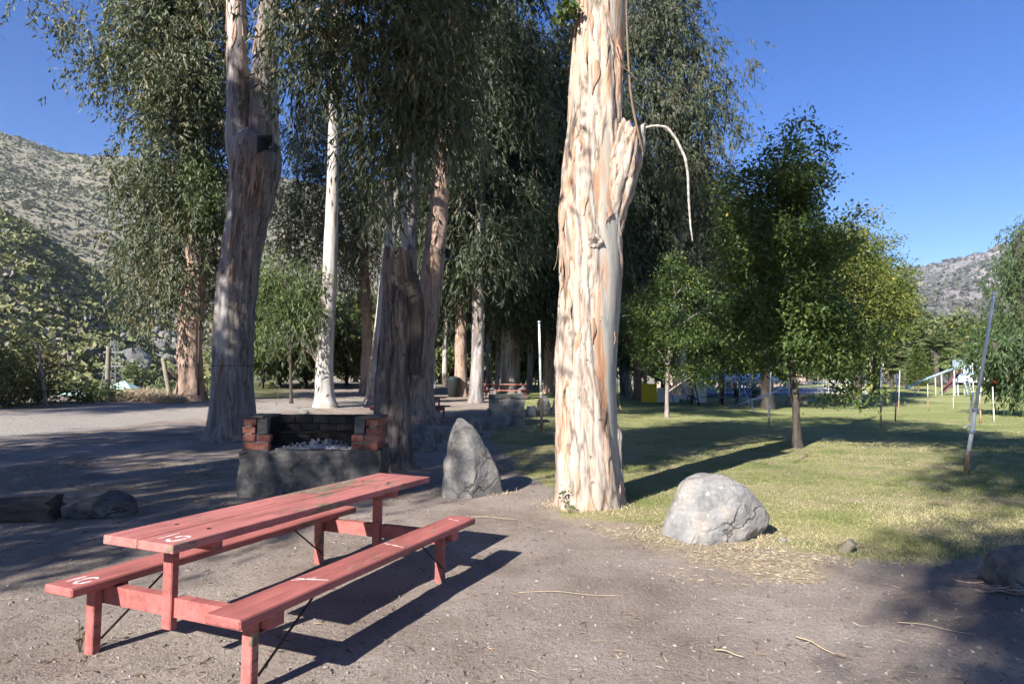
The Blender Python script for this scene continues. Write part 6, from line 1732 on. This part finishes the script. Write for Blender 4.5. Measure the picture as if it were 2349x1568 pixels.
# small palms at the fence
def frond_mesh(n, L, nleaf, lw, ll, seed, droop=0.9, mat=L_PALM, elev=(0.1, 1.3), tone=0.5, trunk_h=0.0):
    rg = np.random.RandomState(seed)
    Cs, Ds, Ss, Ls = [], [], [], []
    for k in range(n):
        a_ = rg.rand() * 6.28; el_ = rg.uniform(*elev)
        d0 = np.array([math.cos(a_) * math.cos(el_), math.sin(a_) * math.cos(el_), math.sin(el_)])
        LL = L * rg.uniform(0.8, 1.1)
        s = np.linspace(0.08, 1, nleaf)
        P = d0[None] * (s * LL)[:, None] + np.array([0, 0, -1]) * (droop * LL * 0.45 * s ** 2)[:, None]
        T = unit(np.gradient(P, axis=0)); sd = unit(np.cross(T, np.array([0, 0, 1.0]) + 0 * T))
        for sg in (-1, 1):
            D = unit(sd * sg * 0.8 + T * 0.55 + np.array([0, 0, -0.25]) + rg.normal(size=P.shape) * 0.08)
            Cs.append(P); Ds.append(D); Ss.append(unit(np.cross(D, np.array([0, 0, 1.0]) + 0.3 * rg.normal(size=P.shape)))); Ls.append(ll * LL / L * np.sin(np.clip(s * 0.95 + 0.12, 0, 1) * math.pi) ** 0.5 + 0.05)
    C, D, S, L_ = map(np.concatenate, (Cs, Ds, Ss, Ls))
    V, F = leaf_arrays(C, D, S, L_, lw)
    return mk('fronds', V, F, mat, False, {'rnd': ('FACE', np.clip(rg.normal(tone, 0.2, len(C)), 0, 1))})
PALM = [frond_mesh(46, 3.2, 26, 0.13, 0.7, 700, 1.0), frond_mesh(40, 2.9, 24, 0.13, 0.66, 701, 1.2)]
PALMS = frond_mesh(16, 1.3, 16, 0.05, 0.3, 702)
SK = frond_mesh(60, 2.0, 10, 0.14, 0.5, 703, 1.6, L_SKIRT, (-1.35, -0.7), 0.6)
def palm(label, u, v_c, Y, s, k, h=None, mesh=None, skirt=False, group='palms across the lawn'):
    x, y, z = base(u, Y)
    c = at(u, v_c, Y)[2] - z
    t = thing('palm_tree', label, 'palm', (x, y, z), u * 0.7, group)
    V, F, A, _ = trunk_arrays([[0, 0, -0.1, 0.26 * s], [0.05, 0, c * 0.5, 0.22 * s], [0, 0, c, 0.26 * s]], 14, 40, 9, 0.05, 0.03, 0.8, 0, 12)
    obj('trunk', mk('trunk', V, F, BK_DARK, True, A), t)
    obj('fronds', mesh or PALM[k], t, (0, 0, c), None, s)
    if skirt: obj('dry_skirt', SK, t, (0, 0, c + 0.2), None, (s * 0.9, s * 0.9, s * 1.5))
    return t
palm('broad feathery palm in the centre of the palm group', 2150, 800, 86, 1.15, 0)
palm('feathery palm at the left of the palm group', 2075, 826, 84, 1.0, 1)
palm('feathery palm at the right of the palm group', 2180, 832, 80, 0.95, 1)
palm('small feathery palm low at the left of the palm group', 2045, 850, 76, 0.85, 0)
palm('palm with a pale hanging skirt of dead fronds at the edge of the ash crowns', 2004, 782, 74, 0.9, 1, skirt=True)
palm('small dwarf palm at the pool fence right of the lamp post', 1690, 893, 62, 1.0, 0, mesh=PALMS, group='dwarf palms at the pool fence')
palm('small dwarf palm at the pool fence left of the large ash trunk', 1733, 897, 61, 1.0, 0, mesh=PALMS, group='dwarf palms at the pool fence')
# araucaria
rng = np.random.RandomState(710)
x, y, z = base(2106, 70)
t = thing('young_conifer', 'young tiered conifer in front of the palms', 'conifer', (x, y, z))
V, F = tube(np.array([[0, 0, -0.1], [0, 0, 2.5], [0, 0, 5.0]]), [0.1, 0.07, 0.02], 8, False)
obj('trunk', mk('trunk', V, np.array(F), BK_BROWN, True), t)
Cs, Ds, Ls = [], [], []
for i, zz in enumerate(np.linspace(0.7, 4.8, 14)):
    R = 1.9 * (1 - zz / 5.3) + 0.15
    for a_ in np.arange(7) * 0.8976 + i * 0.4:
        n_ = 14; s = np.linspace(0.1, 1, n_)
        P = np.stack([math.cos(a_) * R * s, math.sin(a_) * R * s, zz + 0.25 * R * s ** 2 - 0.1 * R * s], 1)
        for q in range(3):
            Cs.append(P); Ds.append(unit(np.array([math.cos(a_), math.sin(a_), 0.5]) + rng.normal(size=P.shape) * 0.6)); Ls.append(np.full(n_, 0.28))
C, D, L_ = np.concatenate(Cs), np.concatenate(Ds), np.concatenate(Ls)
V, F = leaf_arrays(C, D, unit(np.cross(D, rng.normal(size=D.shape))), L_, 0.09)
obj('branches', mk('branches', V, F, L_ASH, False, {'rnd': ('FACE', rng.rand(len(C)) * 0.8 + 0.1)}), t)
# shower arch and grey block
x, y, z = base(1818, 52)
t = thing('white_arch', 'white pipe arch standing by the pool fence', 'arch', (x, y, z))
a_ = np.linspace(math.pi, 0, 15)
P = np.concatenate([[[-0.3, 0, -0.05], [-0.3, 0, 0.8]], np.stack([0.3 * np.cos(a_), 0 * a_, 1.35 + 0.3 * np.sin(a_)], 1), [[0.3, 0, 0.8], [0.3, 0, 0.5]]])
V, F = tube(P, 0.05, 8); obj('pipe', mk('pipe', V, [np.array([f for f in F if len(f) == 4]), np.array([f for f in F if len(f) == 8])], WHITE, True), t)
x, y, z = base(1826, 47)
V, F = rock_mesh([(-0.95, 0), (-0.5, 0.85), (0.45, 0.95), (0.85, 0.3), (0.95, 0)], 1.2, 720, 4, 0.03, 26)
tag(obj('wedge_stone', mk('wedge_stone', V, F, STONE_GREY, True), None, (x, y, z - 0.03)), 'grey wedge shaped stone on the lawn behind the young ash', 'rock')
# slide, long slide rail and swing tower on the far lawn
Ys = 62.0
x, y, z = base(2190, Ys)
t = thing('playground_slide', 'maroon slide with a pale blue frame on the far lawn', 'slide', (x, y, z))
zt_ = 2.6
for sy in (-0.28, 0.28): MB().tube(np.array([[-1.2, sy, 0.25], [0.75, sy, zt_]]), 0.05, 6).done('chute_rail', MAROON, t)
V = np.array([[-1.25, -0.27, 0.22], [-1.25, 0.27, 0.22], [0.72, 0.27, zt_ - 0.06], [0.72, -0.27, zt_ - 0.06], [-1.25, -0.27, 0.17], [-1.25, 0.27, 0.17], [0.72, 0.27, zt_ - 0.11], [0.72, -0.27, zt_ - 0.11]])
obj('chute', mk('chute', V, np.array([(0, 3, 2, 1), (4, 5, 6, 7), (0, 1, 5, 4), (2, 3, 7, 6), (1, 2, 6, 5), (0, 4, 7, 3)]), MAROON), t)
for k in range(6):
    MB().box((0.9 + 0.33 * (5 - k) * 0.28, -0.25, 0.3 + k * 0.4), (1.05 + 0.33 * (5 - k) * 0.28, 0.25, 0.34 + k * 0.4)).done('step', LBLUE, t)
for sy in (-0.28, 0.28):
    MB().tube(np.array([[1.45, sy, 0], [0.85, sy, zt_ + 0.1], [0.75, sy, zt_ + 0.7]]), 0.045, 7).done('ladder_rail', LBLUE, t)
    MB().tube(np.array([[0.1, sy, 0], [0.1, sy, 1.75]]), 0.045, 7).done('leg', WHITE, t)
x, y, z = base(2222, Ys + 2)
t = thing('climbing_frame', 'pale blue climbing frame behind the maroon slide', 'climbing frame', (x, y, z))
for sx in (-0.8, 0.8):
    for sy in (-0.5, 0.5): MB().tube(np.array([[sx, sy, 0], [sx, sy, 3.1]]), 0.05, 7).done('leg', WHITE, t)
MB().box((-0.85, -0.55, 1.95), (0.85, 0.55, 2.05)).done('deck', LBLUE, t)
for k in np.linspace(-0.7, 0.7, 6): MB().box((k - 0.05, -0.545, 2.06), (k + 0.05, -0.505, 2.75)).done('railing_bar', LBLUE, t)
MB().box((-0.8, -0.56, 2.76), (0.8, -0.5, 2.84)).done('hand_rail', LBLUE, t)
MB().tube(np.array([[-2.9, -0.3, 0.25], [-0.85, -0.3, 2.0]]), 0.12, 7).done('ramp_rail', LBLUE, t)
x, y, z = base(2130, 60)
t = thing('long_slide', 'long pale blue pipe slide sloping across the far lawn', 'slide', (x, y, z))
Lx = at(2086, 872, 60)[0] - x; Rx = at(2196, 872, 60)[0] - x
zL, zR = zpx(2086, 886, 60) - z, zpx(2196, 842, 60) - z
MB().tube(np.array([[Lx, 0, zL], [0.3 * Lx, 0, zL + (zR - zL) * 0.32], [Rx, 0, zR]]), 0.11, 8).done('pipe', LBLUE, t, True)
for f in (0.12, 0.55, 0.68, 0.95):
    xx = Lx + (Rx - Lx) * f
    MB().tube(np.array([[xx, 0.05, -0.05], [xx, 0.05, zL + (zR - zL) * f]]), 0.045, 7).done('support', WHITE, t, True)
MB().box((Lx - 0.3, -0.2, zL - 0.25), (Lx, 0.2, zL + 0.1), None, 0.02).done('end_box', WHITE, t)
MB().box((Rx - 0.2, -0.3, zR - 0.2), (Rx + 0.4, 0.3, zR + 0.7), None, 0.02).done('top_box', LBLUE, t)
# parked cars far behind
def car(label, u, Y, col, rz):
    x, y, z = base(u, Y)
    t = thing('parked_car', label, 'car', (x, y, z), rz, 'cars parked behind the far lawn')
    prof = [(-2.1, 0.35), (-2.1, 0.75), (-1.9, 0.9), (-1.35, 0.98), (-0.8, 1.42), (0.7, 1.45), (1.3, 1.0), (2.0, 0.92), (2.12, 0.6), (2.1, 0.35)]
    m = len(prof)
    V = np.array([[a1, -0.82 if b1 < 1.2 else -0.66, b1] for a1, b1 in prof] + [[a1, 0.82 if b1 < 1.2 else 0.66, b1] for a1, b1 in prof])
    F4 = np.array([(i, (i + 1) % m, m + (i + 1) % m, m + i) for i in range(m)])
    obj('body', mk('body', V, [F4, np.array([list(range(m))[::-1]]), np.array([list(range(m, 2 * m))])], col), t)
    for sg in (-1, 1):
        MB().add(np.array([[-0.7, sg * 0.74, 1.36], [0.62, sg * 0.74, 1.38], [1.1, sg * 0.835, 1.02], [-1.15, sg * 0.835, 1.02]]), [(0, 1, 2, 3) if sg > 0 else (3, 2, 1, 0)]).done('window', GLASS, t)
        for xx in (-1.3, 1.3): MB().tube(np.array([[xx, sg * 0.68, 0.32], [xx, sg * 0.86, 0.32]]), 0.32, 14).done('wheel', BLACKP, t)
    return t
car('white car parked behind the climbing frame', 2228, 92, WHITE, 0.1)
car('second white car parked right of the climbing frame', 2262, 94, WHITE, -0.1)
car('red car glimpsed under the weeping tree', 2310, 90, RED, 0.2)
# earth bank behind the pool
x0, x1 = at(1560, 872, 112)[0], at(2010, 872, 112)[0]
nx_, ny_ = 60, 16
a_, b_ = np.meshgrid(np.linspace(0, 1, nx_), np.linspace(0, 1, ny_), indexing='ij')
Q = np.stack([x0 + (x1 - x0) * a_.ravel(), 108 + 26 * b_.ravel(), 0 * a_.ravel()], 1)
Q[:, 2] = gh(Q[:, 0], Q[:, 1]) - 0.3 + 5.5 * np.sin(b_.ravel() * math.pi / 2) * np.sin(np.clip(a_.ravel() * 1.15, 0, 1) * math.pi) ** 0.5 + 1.2 * (fbm(Q * 0.2, 730, 3) - 0.5)
ii, jj = np.meshgrid(np.arange(nx_ - 1), np.arange(ny_ - 1), indexing='ij'); k = ii * ny_ + jj
tag(obj('earth_bank', mk('earth_bank', Q, np.stack([k, k + ny_, k + ny_ + 1, k + 1], -1).reshape(-1, 4), SANDBANK, True)), kind='structure')

# ------------------------------------------------------------------ grass, straw, litter, pebbles
def fan(rg, n, u0, u1, v0, v1, pw=1.0):
    """ground points spread so that they are about even over a stretch of the picture"""
    u = rg.uniform(u0, u1, n); v = v0 + (v1 - v0) * rg.rand(n) ** pw
    d = HC * FPX / np.maximum(v - 872, 6)
    x = (u - 1174.5) / FPX * d
    for _ in range(6):
        z = gh(x, d); d = np.maximum(1, (HC - z)) * FPX / np.maximum(v - 872, 6); d = np.minimum(d, 70); x = (u - 1174.5) / FPX * d
    return np.c_[x, d]
def blades(name, label, cat, P, h, w, lean, tones, mat, seed, lie=False):
    rg = np.random.RandomState(seed)
    n = len(P)
    d = np.hypot(P[:, 0], P[:, 1])
    C = np.c_[P, gh(P[:, 0], P[:, 1]) + 0.05 * (fbm(np.c_[P, np.zeros(n)] * 0.7, 5, 3) - 0.5) + 0.022 * (fbm(np.c_[P, np.zeros(n)] * 4.0, 6, 3) - 0.5) - 0.002]
    if lie:
        a_ = rg.rand(n) * 6.28
        D = unit(np.c_[np.cos(a_), np.sin(a_), rg.normal(size=n) * 0.12 + 0.05])
        S = unit(np.cross(D, np.c_[rg.normal(size=(n, 2)) * 0.35, np.ones(n)]))
        C[:, 2] += 0.006
    else:
        D = unit(np.c_[rg.normal(size=(n, 2)) * lean, np.ones(n)])
        S = unit(np.cross(D, np.c_[rg.normal(size=(n, 2)), np.zeros(n)]))
    Ls = h * (0.45 + 0.9 * rg.rand(n)); W = w * (0.6 + 0.8 * rg.rand(n)) * np.clip(d / 8, 0.7, 3.0)
    V, F = leaf_arrays(C, D, S, Ls, W)
    return tag(obj(name, mk(name, V, F, mat, False, {'rnd': ('FACE', np.clip(tones, 0, 1))})), label, cat, kind='stuff')
rg = np.random.RandomState(800)
P = np.concatenate([fan(rg, 100000, 1120, 2400, 905, 1345), fan(rg, 75000, 1120, 2400, 940, 1345)])
mk_ = 0.5 * soft(P, LAWN, 0.7, 0.9, 3) + 0.5 * soft(P, LAWN, 1.2, 1.6, 63)
P = P[rg.rand(len(P)) < mk_ ** 1.6]
pat = fbm(np.c_[P, np.zeros(len(P))] * 0.8, 801, 4)
keep = rg.rand(len(P)) < np.clip(1.55 - 2.0 * pat + 0.02 * (np.hypot(P[:, 0], P[:, 1]) - 7), 0.15, 1)
P = P[keep]; pat = pat[keep]
near_edge = np.clip((9.0 - P[:, 1]) / 4, 0, 0.35)
blades('lawn_grass', 'short patchy green and yellow grass of the lawn', 'grass', P, 0.036, 0.0065, 0.7, 0.02 + 1.7 * (pat - 0.25) + near_edge + rg.normal(size=len(P)) * 0.16, L_GRASS, 802)
P = fan(rg, 60000, 1180, 1950, 1150, 1370)
P = P[rg.rand(len(P)) < (0.6 * soft(P, STRAWP, 0.9, 0.8, 4) + 0.4 * soft(P, STRAWP, 0.4, 1.6, 44)) ** 1.3 * 0.7]
P = P[fbm(np.c_[P, np.zeros(len(P))] * 2.2, 803, 4) > 0.47]
blades('straw', 'pale dry straw and leaf bits round the peeling trunk and boulder', 'straw', P, 0.06, 0.009, 1, rg.normal(0.55, 0.27, len(P)), L_STRAW, 804, True)
P = np.concatenate([fan(rg, 9000, -50, 560, 1060, 1215), fan(rg, 6000, 480, 1110, 935, 1010)])
P = P[fbm(np.c_[P, np.zeros(len(P))] * 1.2, 805, 3) > 0.46]
blades('straw', 'thin dry straw scattered on the dirt left of the barbecue', 'straw', P, 0.10, 0.008, 1, rg.normal(0.5, 0.22, len(P)), L_STRAW, 806, True)
P = np.concatenate([fan(rg, 1500, 0, 2400, 1180, 1620), fan(rg, 1300, -20, 1300, 1000, 1300)])
P = P[~inside(P, LAWN) | (rg.rand(len(P)) < 0.3)]
blades('leaf_litter', 'fallen brown eucalyptus leaves scattered over the dirt', 'leaf litter', P, 0.07, 0.012, 1, rg.rand(len(P)) ** 1.5, L_LITTER, 807, True)
P = fan(rg, 260, 0, 2400, 1180, 1620)
blades('fallen_twigs', 'thin pale fallen twigs scattered over the dirt', 'twigs', P, 0.22, 0.0035, 1, rg.normal(0.4, 0.25, len(P)), L_STRAW, 808, True)
# pebbles and crumbs of earth
P = np.concatenate([fan(rg, 3600, -20, 2400, 1240, 1640), fan(rg, 1500, -20, 1300, 1020, 1260)])
P = P[~inside(P, LAWN)]
U, F0 = ICO[2][0][:0], None
oc = np.array([[1, 0, 0], [-1, 0, 0], [0, 1, 0], [0, -1, 0], [0, 0, 1], [0, 0, -1]], float)
of = np.array([(0, 2, 4), (2, 1, 4), (1, 3, 4), (3, 0, 4), (2, 0, 5), (1, 2, 5), (3, 1, 5), (0, 3, 5)])
n = len(P)
s = (0.0035 + 0.011 * rg.rand(n) ** 3.5)
Rj = 1 + 0.35 * rg.normal(size=(n, 6, 3)); a_ = rg.rand(n) * 6.28
Vp = oc[None] * Rj * s[:, None, None]; Vp[:, :, 2] *= 0.7
ca, sa = np.cos(a_)[:, None], np.sin(a_)[:, None]
Vp = np.stack([Vp[:, :, 0] * ca - Vp[:, :, 1] * sa, Vp[:, :, 0] * sa + Vp[:, :, 1] * ca, Vp[:, :, 2]], -1)
zc = gh(P[:, 0], P[:, 1]) + 0.05 * (fbm(np.c_[P, np.zeros(n)] * 0.7, 5, 3) - 0.5) + 0.022 * (fbm(np.c_[P, np.zeros(n)] * 4.0, 6, 3) - 0.5)
Vp = Vp + np.c_[P, zc + s * 0.3][:, None]
Fp = (of[None] + (np.arange(n) * 6)[:, None, None]).reshape(-1, 3)
pm, tpn, bp_ = nt('pebble_stone')
tpn.links.new(ramp(tpn, attr(tpn, 'rnd'), [(0, (0.09, 0.075, 0.065)), (0.6, (0.22, 0.185, 0.165)), (0.9, (0.27, 0.24, 0.22)), (1, (0.36, 0.34, 0.31))]), bp_.inputs['Base Color'])
bp_.inputs['Roughness'].default_value = 0.9
tag(obj('pebbles', mk('pebbles', Vp.reshape(-1, 3), Fp, pm, False, {'rnd': ('FACE', np.repeat(rg.rand(n), 8))})), 'small pebbles and crumbs of earth on the dirt', 'pebbles', kind='stuff')
# ivy at the foot of the peeling trunk
rg = np.random.RandomState(820)
v0 = np.array([at(1292, 1140, YH - 0.40), at(1300, 1160, YH - 0.45), at(1312, 1172, YH - 0.5), at(1288, 1130, YH - 0.38)])
C = np.repeat(v0, 9, 0) + rg.normal(size=(36, 3)) * [0.03, 0.015, 0.03]
D = unit(rg.normal(size=C.shape) + [0, -0.5, 0.3])
V, F = leaf_arrays(C, D, unit(np.cross(D, rg.normal(size=D.shape))), 0.045, 0.035)
t = thing('ivy_sprig', 'small green ivy sprig at the left foot of the peeling trunk', 'plant', (v0[2][0], v0[2][1], gz(v0[2][0], v0[2][1])))
wpart('leaves', V, F, L_EUCB, t, False, {'rnd': ('FACE', rg.rand(36))})
Vt, Ft = tube(smooth_path(v0[[3, 0, 1, 2]], 12), 0.005, 5, False)
wpart('stem', Vt, np.array(Ft), TWIG, t)
# weed sprig by the near left table leg
p = np.array([*(tloc[:2] + np.array([math.sin(TH0), math.cos(TH0)]) * 0.17 + np.array([math.cos(TH0), -math.sin(TH0)]) * (BX0 - BW * 0.5 - 0.09)), 0])
t = thing('weed_sprig', 'tiny weed growing beside the near left table leg', 'plant', p)
C = rg.normal(size=(14, 3)) * [0.025, 0.02, 0.03] + [0, 0, 0.10]; C[:, 2] = np.abs(C[:, 2])
D = unit(rg.normal(size=C.shape)); V, F = leaf_arrays(C, D, unit(np.cross(D, rg.normal(size=D.shape))), 0.03, 0.022)
obj('leaves', mk('leaves', V, F, L_EUCB, False, {'rnd': ('FACE', rg.rand(14))}), t)
mb = MB()
for c in C[:6]: mb.tube(np.array([[0, 0, -0.01], c * [0.5, 0.5, 0.6], c]), 0.0025, 4, False)
mb.done('stems', TWIG, t)

# ------------------------------------------------------------------ the air: faint haze over the valley
hz = MB().box((-2700, -2700, -14), (2700, 2700, 420))
hm = bpy.data.materials.new('thin_haze'); hm.use_nodes = True
ht = hm.node_tree; ht.nodes.remove(ht.nodes['Principled BSDF'])
pv = ht.nodes.new('ShaderNodeVolumePrincipled')
pv.inputs['Color'].default_value = (0.80, 0.88, 1.0, 1)
pv.inputs['Density'].default_value = HAZE
pv.inputs['Anisotropy'].default_value = 0.0
ht.links.new(pv.outputs[0], ht.nodes['Material Output'].inputs['Volume'])
tag(hz.done('haze', hm), 'thin bluish haze filling the valley air', 'haze', kind='stuff')

rg = np.random.RandomState(840)
Ps, spec = [], ((float(hero.location.x), YH, 0.47, 0.44, 700), (*gp(1640, 1249)[:2], 0.56, 0.5, 520), (*gp(1085, 1139)[:2], 0.46, 0.32, 420), (float(stump.location.x), YS, 0.42, 0.42, 260), (float(fork.location.x), YF, 0.72, 0.7, 300))
for (cx, cy, ra, rb, n_) in spec:
    a_ = rg.rand(n_) * 6.28; k_ = 0.92 + np.abs(rg.normal(size=n_)) * 0.22
    Ps.append(np.c_[cx + ra * k_ * np.cos(a_), cy + (0.34 if ra in (0.56, 0.46) else 0) + rb * k_ * np.sin(a_)])
P = np.concatenate(Ps)
blades('dry_tufts', 'thin dry grass tufts round the feet of the trunks and stones', 'grass', P, 0.055, 0.008, 0.8, rg.normal(0.6, 0.25, len(P)), L_STRAW, 841)

# single long straws and sticks lying on the dirt
for k, (u0, v0, u1, v1, r_, lab) in enumerate(((1190, 1366, 1425, 1372, 0.003, 'long pale straw lying on the dirt in front of the peeling trunk'),
        (1825, 1468, 1915, 1505, 0.006, 'brown stick with a dried leaf end on the lower right dirt'), (2060, 1435, 2240, 1462, 0.003, 'long thin straw on the dirt near the right shadow'),
        (1640, 1497, 1705, 1516, 0.005, 'short pale stick at the bottom of the dirt'), (1080, 1188, 1185, 1192, 0.004, 'thin straw just beyond the far end of the bench'))):
    p0, p1 = gp(u0, v0), gp(u1, v1)
    t = thing('fallen_stick', lab, 'stick', (p0 + p1) / 2)
    m_ = (p0 + p1) / 2
    d_ = p1 - p0; sd = np.array([-d_[1], d_[0], 0]) * 0.05
    pts = smooth_path(np.array([p0 - m_ + [0, 0, 0.012], d_ * -0.15 + sd + [0, 0, 0.02], d_ * 0.2 - sd * 0.5 + [0, 0, 0.014], p1 - m_ + [0, 0, 0.01]]), 14)
    MB().tube(pts, np.linspace(r_, r_ * 0.6, 14), 6).done('stem', STICK, t, True)
    if k == 1:
        C = np.array([p1 - m_ + [0, 0, 0.012]] * 3); D = unit(np.array([[1, -0.6, 0.1], [0.8, -1, 0.05], [1, -0.2, 0.12]]))
        V, F = leaf_arrays(C, D, unit(np.cross(D, np.array([[0, 0, 1.0]] * 3))), 0.07, 0.025)
        obj('dry_leaf', mk('dry_leaf', V, F, L_LITTER, False, {'rnd': ('FACE', [0.9, 0.7, 0.8])}), t)
